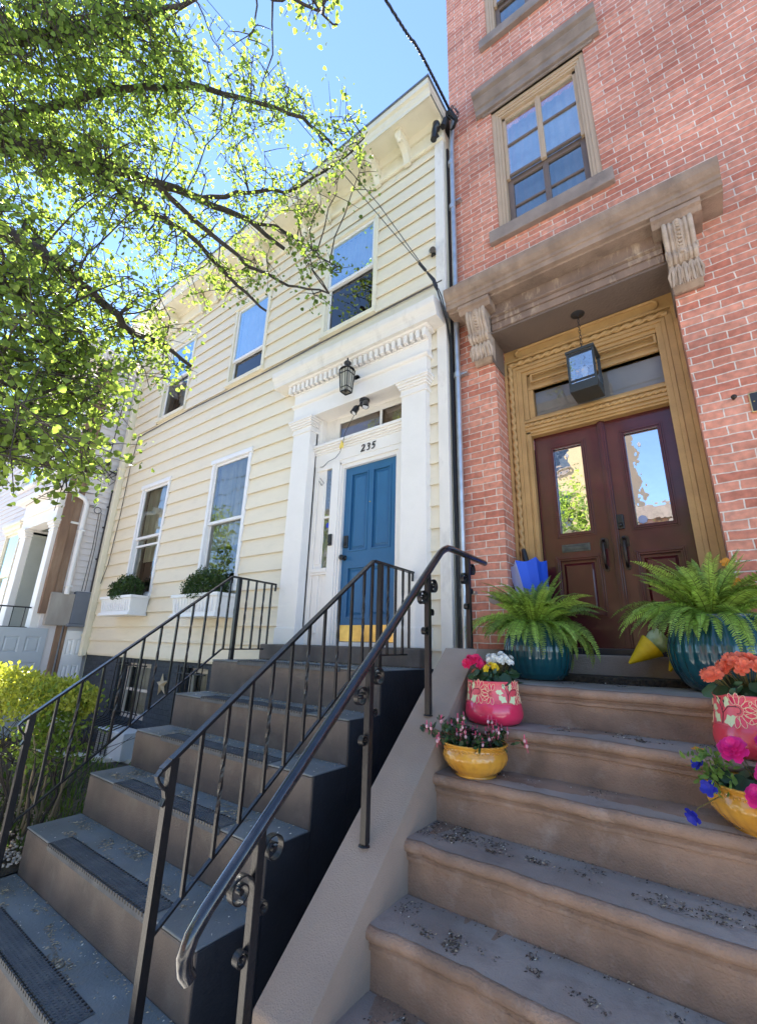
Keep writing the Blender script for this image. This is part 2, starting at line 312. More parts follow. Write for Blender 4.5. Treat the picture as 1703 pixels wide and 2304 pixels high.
glass_pl = glassmat('clear_glass', base=.08, ior=1.5)
pavem = pm('concrete_paving', (.50, .47, .43), .9, var=.12, bump=.5, bs=50, dirt=.4, dirtc=(.2, .19, .17))
asph = pm('asphalt', (.12, .12, .12), .9, var=.15, bump=.6, bs=80)
soil = pm('garden_soil', (.10, .075, .05), .95, c2=(.05, .04, .03), vs=20, bump=1, bs=40)
bark = pm('bark', (.055, .045, .038), .9, var=.35, vs=18, bump=.9, bs=30, stretch=(1, 1, .3))
tleaf = leafmat('tree_leaf', (.11, .18, .045), (.32, .44, .06), var=.5, mixf=.55)
hleaf = leafmat('hedge_leaf', (.34, .38, .06), (.6, .62, .06), var=.3, mixf=.45)
bleaf = leafmat('boxwood_leaf', (.04, .08, .015), (.07, .14, .02), var=.4, mixf=.3, rough=.35)
fleaf = leafmat('fern_leaf', (.36, .54, .10), (.50, .68, .12), var=.3, mixf=.4)
dleaf = leafmat('dark_leaf', (.035, .075, .03), (.06, .13, .03), var=.3, mixf=.25, rough=.35)

# ------------------------------------------------------------------ ground
g = M(); g.quad((-300, -300, GZ - .17), (300, -300, GZ - .17), (300, 300, GZ - .17), (-300, 300, GZ - .17)); tag(g.build('ground', asph), kind='structure')
g = M(); g.box(-60, 30, -3.0, 9, GZ - .3, GZ - .03); tag(g.build('pavement', pavem, bevel=.01), kind='structure')
g = M(); g.box(-60, 30, -3.16, -3.0, GZ - .3, GZ - .02); tag(g.build('kerb', pm('kerb_stone', (.3, .3, .3), .8)), kind='structure')
# planted strip in front of the cream house, a little above the pavement
g = M(); nx, ny = 44, 22
def gh(x, y): return -1.50 + .03 * sin(x * 3.1) * cos(y * 4) + .02 * sin(x * 9 + y * 7)
vs = [(-8.9 + 4.86 * i / nx, 1.05 + 2.4 * j / ny, gh(-8.9 + 4.86 * i / nx, 1.05 + 2.4 * j / ny)) for j in range(ny + 1) for i in range(nx + 1)]
g.add(vs, [(j * (nx + 1) + i, j * (nx + 1) + i + 1, (j + 1) * (nx + 1) + i + 1, (j + 1) * (nx + 1) + i) for j in range(ny) for i in range(nx)], True)
g.box(-8.9, -4.03, 1.0, 1.06, GZ - .1, -1.46)
tag(g.build('garden_bed', soil), kind='structure')
g = M(); C = np.stack([rng.uniform(-6.6, -4.05, 900), rng.uniform(1.5, 2.9, 900), np.full(900, -1.5)], 1)
bl = M()
for c in C:
    a = rng.uniform(0, 2 * pi); L = rng.uniform(.08, .22); b = .006
    dx, dy = cos(a) * L * .6, sin(a) * L * .6; p = Vector(c)
    q1 = p + Vector((dx * .4, dy * .4, L * .6)); q2 = p + Vector((dx, dy, L * .75)); sd = Vector((-sin(a), cos(a), 0)) * b
    bl.add([p - sd, p + sd, q1 + sd, q1 - sd, q2], [(0, 1, 2, 3), (3, 2, 4)])
tag(bl.build('grass', leafmat('grass_blade', (.06, .11, .02), (.15, .25, .03))), 'long ragged grass at the foot of the dark stoop', 'grass', kind='stuff')
pb = M()
for i in range(1500):
    x, y = rng.uniform(-6.5, -4.05), rng.uniform(1.07, 1.9); r = rng.uniform(.008, .022); pb.sphere((x, y, -1.485 + rng.uniform(0, .02)), r, 5, 3, (1, rng.uniform(.6, 1), .5))
tag(pb.build('gravel', pm('pale_gravel', (.55, .46, .38), .9, var=.3, vs=30, bump=0)), 'pale pinkish gravel in the garden bed behind the iron pickets', 'gravel', kind='stuff')

# ------------------------------------------------------------------ cream clapboard house
H1 = thing('clapboard_house', (-5.3, 3.47, GZ), 'cream clapboard house with white columned doorway and blue front door numbered 235', 'house')
YW = 3.47
wins = [(-3.62, -2.71, 3.90, 5.50), (-5.69, -4.79, 3.91, 5.42), (-7.82, -6.88, 3.92, 5.53), (-7.85, -6.92, .66, 2.62), (-5.72, -4.80, .66, 2.61)]
holes = wins + [(-3.62, -2.28, -.3, 2.72)]
m = M(); siding(m, -8.76, -1.87, -.235, 5.97, YW, .2155, holes, proud=.03)
m.build('siding', cream, H1)
m = M(); wall(m, -8.85, -1.76, -.24, 6.2, YW + .012, [(a + .03, b - .03, c + .03, d - .03) for a, b, c, d in holes], .05)
m.quad((-1.762, YW + .012, -2), (-1.762, 10, -2), (-1.762, 10, 6.2), (-1.762, YW + .012, 6.2)); m.quad((-8.86, YW + .012, -2), (-8.86, 10, -2), (-8.86, 10, 6.2), (-8.86, YW + .012, 6.2))
m.quad((-8.86, 10, -2), (-1.76, 10, -2), (-1.76, 10, 6.2), (-8.86, 10, 6.2))
m.build('wall', creamtrim, H1)
m = M(); m.box(-1.873, -1.762, YW - .032, YW + .03, -.24, 6.02); m.build('corner_board', whitedirty, H1, bevel=.004)
m = M(); m.box(-8.87, -8.755, YW - .03, YW + .03, -.24, 6.02); m.build('corner_board', creamtrim, H1, bevel=.004)
m = M(); m.box(-8.87, -1.75, YW - .012, YW + .1, -.26, -.232); m.build('water_table', creamtrim, H1)
# roof cornice
m = M(); m.box(-8.9, -1.75, YW - .035, YW + .02, 5.97, 6.26)
m.prx([(YW - .035, 5.95), (YW - .06, 5.965), (YW - .06, 5.99), (YW - .035, 6.005)], -8.9, -1.75)
m.box(-8.93, -1.735, YW - .36, YW + .02, 6.26, 6.30)
m.prx([(3.13, 6.26), (3.10, 6.245), (3.10, 6.30), (3.085, 6.33), (3.08, 6.38), (3.05, 6.40), (3.05, 6.49), (3.11, 6.50), (3.11, 6.30)], -8.95, -1.735)
m.box(-1.79, -1.735, 3.11, YW + .02, 6.245, 6.49)
m.prx([(YW - .06, 6.20), (YW - .11, 6.26), (YW - .035, 6.26), (YW - .035, 6.20)], -8.9, -1.75)
m.build('cornice', creamtrim, H1)
m = M(); m.box(-9.0, -1.72, 3.035, 10.1, 6.492, 6.52); m.build('roof', pm('lead_roof_edge', (.13, .15, .18), .5, bump=.1), H1)
def bracket(x):
    m = M(); y = YW - .035
    pr = [(y, 5.93), (y - .035, 5.94), (y - .05, 5.99), (y - .075, 6.05), (y - .13, 6.10), (y - .20, 6.13), (y - .235, 6.15), (y - .25, 6.19), (y - .25, 6.245), (y, 6.245)]
    m.prx(pr, x - .04, x + .04); m.box(x - .05, x + .05, y - .26, y, 6.235, 6.262); m.box(x - .048, x + .048, y - .045, y, 5.90, 5.94)
    m.lathe([(.004, -.055), (.022, -.045), (.03, -.025), (.024, -.004), (.03, 0)], (x, y - .21, 6.145), 12)
    return m.build('bracket', creamtrim, H1, bevel=.003)
for c in (-2.49, -3.86, -5.23, -6.60, -7.965): bracket(c - .235); bracket(c + .235)
# windows
cw = {0: [(-3.55, -2.78, 4.9, 5.45)], 1: [(-5.63, -4.85, 4.5, 5.4)], 2: [(-7.76, -7.5, 3.95, 5.5), (-7.2, -6.95, 3.95, 5.5)], 3: [(-7.8, -6.95, 1.66, 2.6), (-7.8, -7.66, .7, 1.66), (-7.6, -6.98, 1.25, 1.66)], 4: [(-5.68, -4.85, 1.62, 2.6), (-5.68, -5.5, .7, 1.62), (-5.5, -4.9, 1.28, 1.62)]}
meets = [4.66, 4.33, 4.7, 1.64, 1.61]
for i, (a, b, c, d) in enumerate(wins):
    cu = (cw[i], curtw if i in (0, 1) else curtm)
    w = sash_window(H1, a, b, c, d, YW, meets[i], vinyl if i > 2 else creamtrim, vinyl, glass_up if i < 3 else glass_lo, curtain=cu, rail2=(1.50 if i == 3 else None), low_glass=(glass_sc if i < 3 else None))
    if i > 2: w['label'] = 'ground floor window' 
# basement
bh = [(-7.62, -6.62, -1.12, -.33), (-5.85, -5.22, -1.0, -.33)]
m = M(); wall(m, -8.85, -1.765, GZ - .1, -.245, YW + .02, bh, .3); m.build('basement_wall', basem, H1)
for (a, b, c, d) in bh:
    m = M(); m.box(a + .02, a + .08, YW + .16, YW + .2, c, d); m.box(b - .08, b - .02, YW + .16, YW + .2, c, d); m.box(a + .02, b - .02, YW + .16, YW + .2, d - .07, d - .01); m.box(a + .02, b - .02, YW + .16, YW + .2, c, c + .07); m.box(a + .08, b - .08, YW + .165, YW + .195, (c + d) / 2 - .02, (c + d) / 2 + .02)
    w = m.build('basement_window', whitedirty, H1, bevel=.003)
    g = M(); g.quad((a + .08, YW + .185, c), (b - .08, YW + .185, c), (b - .08, YW + .185, d), (a + .08, YW + .185, d)); g.build('glass', glass_lo, w)
    g = M(); g.quad((a, YW + .3, c), (b, YW + .3, c), (b, YW + .3, d), (a, YW + .3, d)); g.build('blind', curtw, w)
# bellied window bars
m = M()
for i in range(9):
    x = -7.58 + i * .11
    m.tube([(x, YW - .03, -.27), (x, YW - .05, -1.02), (x, YW - .09, -1.10), (x, YW - .30, -1.16), (x, YW - .36, -1.2), (x, YW - .37, -1.5)], .008, 6)
for z, dy in ((-.36, .03), (-1.0, .05), (-1.18, .36), (-1.5, .37)): m.tube([(-7.6, YW - dy, z), (-6.66, YW - dy, z)], .009, 6)
m.tube([(-7.6, YW, -1.5), (-7.6, YW - .37, -1.5)], .008, 6); m.tube([(-6.66, YW, -1.5), (-6.66, YW - .37, -1.5)], .008, 6)
m.build('window_bars', iron, H1)
m = M()
for i in range(6): m.tube([(-5.82 + i * .11, YW - .03, -.3), (-5.82 + i * .11, YW - .03, -1.05)], .008, 6)
m.tube([(-5.85, YW - .03, -.4), (-5.2, YW - .03, -.4)], .009, 6); m.build('window_bars', iron, H1)
# portico
def column(x0, x1):
    m = M(); m.box(x0, x1, 3.37, 3.62, .0, 2.53); m.box(x0 - .012, x1 + .012, 3.358, 3.62, 0, .17)
    c = m.build('column', white, H1, bevel=.004)
    m = M()
    for (o, a, b) in ((.012, 2.50, 2.53), (.006, 2.53, 2.575), (.022, 2.575, 2.60), (.034, 2.60, 2.63), (.048, 2.63, 2.655), (.058, 2.655, 2.685)): m.box(x0 - o, x1 + o, 3.37 - o, 3.62, a, b)
    m.build('capital', white, c, bevel=.004)
column(-3.885, -3.59); column(-2.262, -1.972)
m = M(); m.box(-3.905, -1.955, 3.36, 3.56, 2.686, 2.895)
m.prx([(3.36, 2.885), (3.335, 2.895), (3.325, 2.915), (3.335, 2.925), (3.37, 2.93), (3.45, 2.93), (3.45, 2.885)], -3.93, -1.93)
m.box(-3.925, -1.94, 3.372, 3.45, 2.93, 3.215); m.prx([(3.372, 3.085), (3.357, 3.09), (3.357, 3.10), (3.372, 3.10)], -3.93, -1.93)
m.prx([(3.345, 3.20), (3.30, 3.215), (3.29, 3.235), (3.45, 3.24), (3.45, 3.2)], -3.99, -1.90)
m.build('entablature', white, H1, bevel=.003)
m = M(); n = 27
for i in range(n):
    x = -3.965 + i * (2.01 / (n - 1)); m.box(x - .021, x + .021, 3.305, 3.372, 3.105, 3.2)
m.box(-3.985, -1.925, 3.345, 3.372, 3.19, 3.205); m.build('dentils', white, H1, bevel=.002)
m = M(); m.prx([(3.46, 3.235), (3.25, 3.235), (3.25, 3.265), (3.24, 3.30), (3.225, 3.33), (3.205, 3.36), (3.2, 3.385), (3.2, 3.44), (3.46, 3.47)], -4.22, -1.775)
m.build('portico_cornice', whitedirty, H1, bevel=.004)
# recessed doorway
m = M()
m.box(-3.59, -3.52, 3.50, 3.66, 0, 2.7); m.box(-3.53, -3.385, 3.515, 3.66, 0, .80); m.box(-3.53, -3.395, 3.515, 3.66, .8, 2.0); m.box(-3.505, -3.42, 3.505, 3.53, .86, 1.9); m.box(-3.505, -3.42, 3.50, 3.515, .12, .74)
m.box(-3.55, -3.29, 3.475, 3.66, .765, .81); m.box(-3.55, -3.3, 3.485, 3.66, .74, .765); m.box(-3.55, -3.3, 3.49, 3.66, 1.985, 2.06); m.box(-3.39, -3.3, 3.52, 3.66, 0, .77)
m.box(-3.302, -3.19, 3.49, 3.66, 0, 2.06); m.box(-3.19, -3.165, 3.502, 3.66, 0, 2.03); m.box(-3.165, -3.14, 3.52, 3.66, 0, 2.0); m.box(-3.14, -2.42, 3.52, 3.66, 1.955, 2.0)
m.box(-2.42, -2.38, 3.52, 3.66, 0, 2.0); m.box(-2.38, -2.255, 3.50, 3.66, 0, 2.06); m.box(-3.19, -2.38, 3.502, 3.66, 2.0, 2.06)
m.box(-3.59, -2.255, 3.494, 3.66, 2.06, 2.20)
for (o, a, b) in ((.01, 2.20, 2.225), (.025, 2.225, 2.25), (.045, 2.25, 2.275), (.06, 2.275, 2.31)): m.box(-3.59, -2.255, 3.494 - o, 3.68, a, b)
m.box(-3.40, -3.295, 3.505, 3.6, 1.385, 1.41)
m.build('doorway_frame', white, H1, bevel=.003)
m = M(); m.box(-3.52, -2.3, 3.585, 3.6, 2.31, 2.345); m.box(-3.52, -2.3, 3.585, 3.6, 2.6, 2.70); m.box(-2.70, -2.67, 3.585, 3.6, 2.3, 2.6); m.box(-3.59, -3.3, 3.578, 3.61, 2.31, 2.684)
m.quad((-3.59, 3.56, 2.688), (-2.26, 3.56, 2.688), (-2.26, 3.66, 2.62), (-3.59, 3.66, 2.62))
t = m.build('transom', whitedirty, H1)
g = M(); g.quad((-3.3, 3.592, 2.33), (-2.3, 3.592, 2.33), (-2.3, 3.592, 2.62), (-3.3, 3.592, 2.62)); g.build('glass', glass_pl, t)
g = M(); g.quad((-3.6, 3.64, 2.28), (-2.2, 3.64, 2.28), (-2.2, 3.64, 2.72), (-3.6, 3.64, 2.72)); g.build('blind', pm('brown_blind', (.30, .2, .12), .8), t)
g = M(); g.quad((-3.4, 3.515, .8), (-3.3, 3.515, .8), (-3.3, 3.515, 2.0), (-3.4, 3.515, 2.0)); sg = g.build('sidelight', glass_lo, H1)
g = M(); g.quad((-3.4, 3.545, .8), (-3.28, 3.545, .8), (-3.28, 3.545, 2.0), (-3.4, 3.545, 2.0)); g.build('curtain', pm('lace', (.4, .4, .38), .9, vs=40, var=.3, bump=.3), sg)
g = M(); g.add([(-3.335 + .028 * cos(a), 3.512, 1.30 + .03 * sin(a)) for a in np.linspace(0, 2 * pi, 17)[:-1]], [tuple(range(16))]); g.build('sticker', pm('blue_sticker', (.02, .05, .55), .4), sg)
# blue door
def panel_door(x0, x1, y, z0, z1, openings, th=.045, raised=.012):
    m = M(); hs = [(a, b, c, d) for a, b, c, d in openings]
    wall(m, x0, x1, z0, z1, y, hs, .016)
    for (a, b, c, d) in hs:
        m.quad((a, y + .016, c), (b, y + .016, c), (b, y + .016, d), (a, y + .016, d)) if raised is not None else None
        if raised is not None:
            e = .03; i = .05; yo = y + .016
            o = [(a + e, yo, c + e), (b - e, yo, c + e), (b - e, yo, d - e), (a + e, yo, d - e)]; q = [(a + i, yo - raised, c + i), (b - i, yo - raised, c + i), (b - i, yo - raised, d - i), (a + i, yo - raised, d - i)]
            m.add(o + q, [(0, 1, 5, 4), (1, 2, 6, 5), (2, 3, 7, 6), (3, 0, 4, 7), (4, 5, 6, 7)])
        for (p, q_, r, s_) in ((a - .008, a + .01, c - .008, d + .008), (b - .01, b + .008, c - .008, d + .008)): m.box(p, q_, y - .007, y + .01, r, s_)
        for (r, s_) in ((c - .008, c + .01), (d - .01, d + .008)): m.box(a + .01, b - .01, y - .007, y + .01, r, s_)
    m.box(x0, x1, y + .017 if raised is not None else y + .001, y + th, z0, z1) if raised is not None else None
    m.quad((x0, y, z0), (x0, y, z1), (x0, y + th, z1), (x0, y + th, z0)); m.quad((x1, y, z0), (x1, y + th, z0), (x1, y + th, z1), (x1, y, z1))
    return m
d = panel_door(-3.14, -2.42, 3.56, .04, 1.955, [(-3.05, -2.815, .98, 1.87), (-2.745, -2.51, .98, 1.87), (-3.05, -2.815, .28, .80), (-2.745, -2.51, .28, .80)]).build('door', bluedoor, H1, bevel=.002)
m = M(); m.box(-3.135, -2.425, 3.553, 3.561, .045, .205); m.build('kick_plate', brass, d)
m = M(); m.prz([(-3.115, 3.56), (-3.115, 3.54), (-3.105, 3.53), (-3.065, 3.53), (-3.055, 3.54), (-3.055, 3.56)], 1.02, 1.15); m.sphere((-3.085, 3.53, 1.06), .018, 10, 6); m.build('keypad_lock', blackglass, d, bevel=.006)
m = M(); m.lathe([(.028, 0), (.03, .006), (.014, .012), (.012, .035), (.026, .045), (.03, .06), (.024, .072), (.0, .075)], (0, 0, 0), 20); m.xf(Matrix.Translation((-3.10, 3.56, .91)) @ Matrix.Rotation(radians(90), 4, 'X')); m.build('knob', blackglass, d)
m = M(); m.sphere((-2.78, 3.558, 1.5), .008, 10, 6); m.build('peephole', brass, d)
m = M(); m.box(-3.14, -2.42, 3.53, 3.6, 0, .038); m.build('threshold', white, H1)
m = M(); m.box(-3.285, -3.235, 3.468, 3.49, 1.05, 1.18); m.sphere((-3.26, 3.468, 1.075), .013, 12, 6); m.build('doorbell', blackglass, H1, bevel=.006)
# number 235
def stroke(m, pts, r, y):
    q = []; P = [Vector((a, y, b)) for a, b in pts]
    for i in range(len(P) - 1):
        a, b, c, d_ = P[max(i - 1, 0)], P[i], P[i + 1], P[min(i + 2, len(P) - 1)]
        for k in range(6):
            t = k / 6; q.append(.5 * ((2 * b) + (c - a) * t + (2 * a - 5 * b + 4 * c - d_) * t * t + (3 * b - a - 3 * c + d_) * t ** 3))
    q.append(P[-1]); n = len(q); m.tube(q, [r * (.55 + .75 * sin(pi * min(1, .15 + .8 * i / n))) for i in range(n)], 8)
dg = {'2': [(.008, .066), (.014, .08), (.03, .086), (.044, .078), (.044, .062), (.03, .038), (.008, .012), (0, 0), (.012, .007), (.026, .003), (.042, .004), (.048, .016)],
      '3': [(.012, .072), (.022, .084), (.036, .084), (.044, .072), (.038, .056), (.022, .048), (.036, .042), (.040, .026), (.032, .008), (.014, 0), (.002, .008)],
      '5': [(.056, .088), (.042, .082), (.026, .084), (.020, .066), (.014, .048), (.030, .052), (.040, .040), (.036, .02), (.022, .004), (.006, .002), (.0, .01)]}
for ch, x in (('2', -2.875), ('3', -2.80), ('5', -2.73)):
    m = M(); stroke(m, [(x + a * 1.02, 2.085 + b * .9) for a, b in dg[ch]], .0058, 3.488); m.build('house_number', blackglass, H1)
# sill block
m = M(); m.box(-4.0, -1.975, 3.265, 3.62, -.16, -.002); m.build('door_sill', charc, H1, bevel=.012)
m = M(); m.quad((-8.86, YW + .02, 6.48), (-1.76, YW + .02, 6.48), (-1.76, 10, 6.48), (-8.86, 10, 6.48)); m.build('roof_deck', asph, H1)
# rain pipe
m = M(); x = -8.80
m.prz([(x - .045, 3.35), (x + .045, 3.35), (x + .055, 3.36), (x + .055, 3.43), (x + .045, 3.44), (x - .045, 3.44), (x - .055, 3.43), (x - .055, 3.36)], -.28, 6.2)
for z in (.05, 3.18, 5.3): m.box(x - .07, x + .07, 3.342, 3.47, z - .02, z + .02)
m.build('downspout', creamtrim, H1, bevel=.002)
# ------------------------------------------------------------------ things on the cream house
L = thing('wall_lantern', (-2.89, 3.35, 3.0), 'black wall lantern with ribbed glass panes above the blue door', 'lantern')
m = M(); cx, cy = -2.89, 3.20; tb = .062; bt = .045
zt, zb = 2.98, 2.70
cor = [(-1, -1), (1, -1), (1, 1), (-1, 1)]
for i in range(4):
    (a, b), (c, d_) = cor[i], cor[(i + 1) % 4]
    m.tube([(cx + a * tb, cy + b * tb, zt), (cx + a * bt, cy + b * bt, zb)], .006, 4)
    for (z, s_) in ((zt, tb), (zb, bt), (zb + .05, bt + .003), (zt - .05, tb - .003)): m.tube([(cx + a * s_, cy + b * s_, z), (cx + c * s_, cy + d_ * s_, z)], .005 if z not in (zt, zb) else .007, 4)
    for k in (-.4, .4):
        p = ((a + c) / 2 + k * (c - a) / 2 * 1.0, (b + d_) / 2 + k * (d_ - b) / 2 * 1.0)
        m.tube([(cx + p[0] * tb, cy + p[1] * tb, zt), (cx + p[0] * bt, cy + p[1] * bt, zb)], .003, 4)
m.lathe([(.088, 0), (.08, .012), (.05, .03), (.03, .04), (.02, .06), (.02, .07), (.042, .085), (.042, .1), (.03, .115), (.012, .125), (.008, .14), (.012, .15), (.006, .165), (.0, .17)], (cx, cy, zt), 16)
m.build('cage', ironmatt, L)
m = M()
for i in range(4):
    (a, b), (c, d_) = cor[i], cor[(i + 1) % 4]; s1, s2 = tb - .004, bt - .003
    m.quad((cx + a * s2, cy + b * s2, zb), (cx + c * s2, cy + d_ * s2, zb), (cx + c * s1, cy + d_ * s1, zt), (cx + a * s1, cy + b * s1, zt))
m.build('glass', pm('frosted_glass', (.45, .43, .36), .35, bump=.3, bs=60), L)
m = M(); m.tube([(cx, 3.36, 2.95), (cx, 3.30, 2.97), (cx, 3.27, 3.03), (cx, 3.22, 3.04)], .011, 8); m.lathe([(.0, 0), (.05, .0), (.055, -.01), (.055, -.02)], (0, 0, 0), 20, cap=False); k = len(m.v) - 80
m.xf(Matrix.Translation((cx, 3.372, 2.95)) @ Matrix.Rotation(radians(90), 4, 'X') @ Matrix.Scale(-1, 4, (0, 0, 1)), k); m.build('arm', ironmatt, L)
SP = thing('spotlight', (-2.80, 3.44, 2.686), 'black twin-head security spotlight hanging under the white lintel', 'spotlight')
m = M(); m.lathe([(.0, -.03), (.055, -.03), (.06, -.02), (.06, -.005), (.055, 0)], (-2.80, 3.42, 2.685), 24); m.tube([(-2.80, 3.40, 2.66), (-2.79, 3.37, 2.60)], .022, 10); m.sphere((-2.79, 3.37, 2.60), .032, 12, 8); m.build('mount', blackglass, SP)
for (x, y, z, tx) in ((-2.86, 3.36, 2.56, -.02), (-2.735, 3.36, 2.585, .02)):
    m = M(); m.tube([(-2.79, 3.375, 2.61), (x, y, z + .02)], .01, 8); m.tube([(x, y + .01, z + .03), (x + tx * .2, y, z + .01), (x + tx, y - .025, z - .05), (x + tx * 1.1, y - .028, z - .06)], [.024, .036, .036, .04], 16); h = m.build('lamp_head', blackglass, SP)
    m = M(); dv = Vector((tx, -.025, -.06)).normalized(); c = Vector((x + tx * 1.1, y - .028, z - .06)) + dv * .002; a = dv.orthogonal().normalized(); b = dv.cross(a)
    m.add([c + (a * cos(t) + b * sin(t)) * .031 for t in np.linspace(0, 2 * pi, 21)[:-1]], [tuple(range(20))]); m.build('lens', pm('lamp_lens', (.7, .72, .75), .2, bump=0), h)
m = M(); m.tube([(-2.83, 3.38, 2.6), (-2.92, 3.36, 2.45), (-3.05, 3.40, 2.33), (-3.10, 3.425, 2.22), (-3.14, 3.43, 2.12), (-3.22, 3.45, 2.08), (-3.35, 3.47, 2.07), (-3.45, 3.485, 2.03), (-3.5, 3.49, 2.04)], .0035, 6)
m.tube([(-3.49, 3.495, 1.9), (-3.46, 3.47, 1.88), (-3.42, 3.49, 1.82), (-3.46, 3.497, 1.8), (-3.5, 3.49, 1.86)], .003, 6)
tag(m.build('lamp_wire', blackglass, org=(-2.83, 3.38, 2.6)), 'thin dark wire trailing from the twin spotlight to the left column', 'wire')
m = M(); m.box(-3.115, -3.085, 3.405, 3.425, 2.17, 2.22); m.pry([(-3.10, 2.25), (-3.075, 2.18), (-3.08, 2.15), (-3.10, 2.165), (-3.12, 2.15), (-3.125, 2.18)], 3.40, 3.415); tag(m.build('wire_tag', pm('yellow_plastic', (.8, .6, .1), .4), org=(-3.1, 3.41, 2.2)), 'small yellow tag clipped on the spotlight wire', 'tag')
# star
m = M(); c = Vector((-6.22, YW - .0, -.58)); pts = [c + Vector((cos(pi / 2 + i * pi / 5 + .12) * (.155 if i % 2 == 0 else .062), 0, sin(pi / 2 + i * pi / 5 + .12) * (.155 if i % 2 == 0 else .062))) for i in range(10)]
m.add(pts + [c + Vector((0, -.045, 0))], [(i, (i + 1) % 10, 10) for i in range(10)]); tag(m.build('star_ornament', pm('tan_metal', (.52, .42, .28), .5, metal=.2), org=c), 'tan metal star on the dark basement wall between the barred windows', 'ornament')
# security items under the eaves
CM = thing('security_light', (-1.80, 3.42, 6.1), 'black cylindrical light under the right end of the cream house cornice', 'light')
m = M(); m.tube([(-1.82, 3.45, 6.04), (-1.81, 3.38, 6.02)], .02, 8); m.build('bracket_arm', ironmatt, CM)
m = M(); m.tube([(-1.80, 3.36, 6.16), (-1.80, 3.36, 6.08), (-1.815, 3.35, 6.07), (-1.83, 3.345, 5.90)], [.045, .05, .036, .038], 14); m.build('lamp_head', blackglass, CM)
CM = thing('security_camera', (-1.86, 3.44, 4.28), 'small black camera on the cream siding beside the corner board', 'camera')
m = M(); m.lathe([(.0, 0), (.03, 0), (.03, -.012)], (-1.90, 3.445, 4.25), 12); m.tube([(-1.90, 3.45, 4.26), (-1.89, 3.40, 4.27)], .009, 8); m.build('mount', ironmatt, CM)
m = M(); m.tube([(-1.92, 3.43, 4.31), (-1.87, 3.37, 4.24)], .032, 12); m.build('camera_body', blackglass, CM)
# window boxes with clipped box plants
def window_box(x0, x1, z0, z1, lab, plab, seed, group):
    y0, y1 = 3.17, 3.44
    B = thing('window_box', ((x0 + x1) / 2, y1, z0), lab, 'window box', 'white window boxes under the ground floor windows')
    m = M(); t = .02
    m.add([(x0 + .03, y0 + .02, z0), (x1 - .03, y0 + .02, z0), (x1 - .03, y1, z0), (x0 + .03, y1, z0), (x0, y0, z1), (x1, y0, z1), (x1, y1, z1), (x0, y1, z1)], [(0, 3, 2, 1), (0, 1, 5, 4), (1, 2, 6, 5), (2, 3, 7, 6), (3, 0, 4, 7)])
    m.build('planter_body', vinyl, B)
    m = M(); m.box(x0 - .02, x1 + .02, y0 - .02, y0 + .01, z1 - .03, z1 + .012); m.box(x0 - .02, x0 + .01, y0 + .01, y1, z1 - .03, z1 + .012); m.box(x1 - .01, x1 + .02, y0 + .01, y1, z1 - .03, z1 + .012); m.box(x0 + .005, x1 - .005, y0 - .005, y1, z0 - .02, z0 + .012); m.box(x0 - .01, x1 + .01, y0 - .02, y1, z0 - .035, z0 - .018)
    for i in range(13):
        x = x0 + .09 + (x1 - x0 - .18) * i / 12; m.box(x - .004, x + .004, y0 - .002 + .0, y0 + .03, z0 + .03, z1 - .04)
    m.build('rim', vinyl, B, bevel=.004)
    m = M(); m.box(x0 + .02, x1 - .02, y0 + .02, y1 - .02, z1 - .05, z1 - .03); m.build('soil', soil, B)
    P = thing('box_shrub', ((x0 + x1) / 2, (y0 + y1) / 2, z1), plab, 'shrub', group)
    g = np.random.default_rng(seed); N = 5200; u = g.uniform(0, 1, N); th = g.uniform(0, 2 * pi, N); ph = np.arccos(g.uniform(-.25, 1, N)); rr = g.uniform(.72, 1.05, N) ** .7
    sx, sy, sz = (x1 - x0) * .42, .17, .29
    lump = 1 + .14 * np.sin(5 * th + 3) * np.sin(4 * ph) + .08 * np.sin(11 * th + 1)
    C = np.stack([(x0 + x1) / 2 + sx * rr * lump * np.sin(ph) * np.cos(th), (y0 + y1) / 2 + sy * rr * lump * np.sin(ph) * np.sin(th), z1 + .03 + sz * rr * lump * np.cos(ph)], 1)
    m = M(); leaves(m, C, .032, up=.6, seed=seed); m.build('foliage', bleaf, P)
    m = M(); 
    for i in range(46):
        a = g.uniform(x0 + .08, x1 - .08); b_ = g.uniform(y0 + .06, y1 - .06); m.tube([(a, b_, z1 - .03), (a + g.uniform(-.08, .08), b_ + g.uniform(-.05, .05), z1 + g.uniform(.08, .2))], .003, 4)
    m.build('stems', bark, P)
window_box(-7.93, -6.93, .39, .64, 'white window box under the ground floor window nearest the downspout', 'rounded green box shrub in the planter nearest the downspout', 11, 'clipped shrubs in the window boxes')
window_box(-5.76, -4.76, .33, .575, 'white window box half hidden by the iron stair railing', 'darker box shrub in the planter nearest the doorway column', 12, 'clipped shrubs in the window boxes')
# cables on the cream house
m = M(); m.tube([(-8.45, 3.44, 3.78), (-8.0, 3.44, 3.79), (-7.2, 3.43, 3.80), (-6.6, 3.42, 3.79), (-5.7, 3.43, 3.79), (-4.4, 3.44, 3.80), (-3.6, 3.44, 3.82), (-1.8, 3.44, 3.83)], .010, 6)
m.tube([(-8.45, 3.44, 3.78), (-8.52, 3.43, 3.2), (-8.55, 3.44, 2.2), (-8.6, 3.43, 1.3), (-8.72, 3.42, .95)], .007, 6)
tag(m.build('wall_cable', pm('dull_cable', (.10, .09, .08), .6, bump=0), org=(-5, 3.44, 3.8)), 'thin cable running across the cream siding below the upper windows', 'cable')
AC = thing('air_conditioner', (-6.85, 3.25, -1.5), 'white air conditioner unit behind the basement window bars', 'air conditioner')
m = M(); m.box(-7.12, -6.36, 3.14, 3.42, -1.5, -1.17); m.build('casing', vinyl, AC, bevel=.01)
m = M()
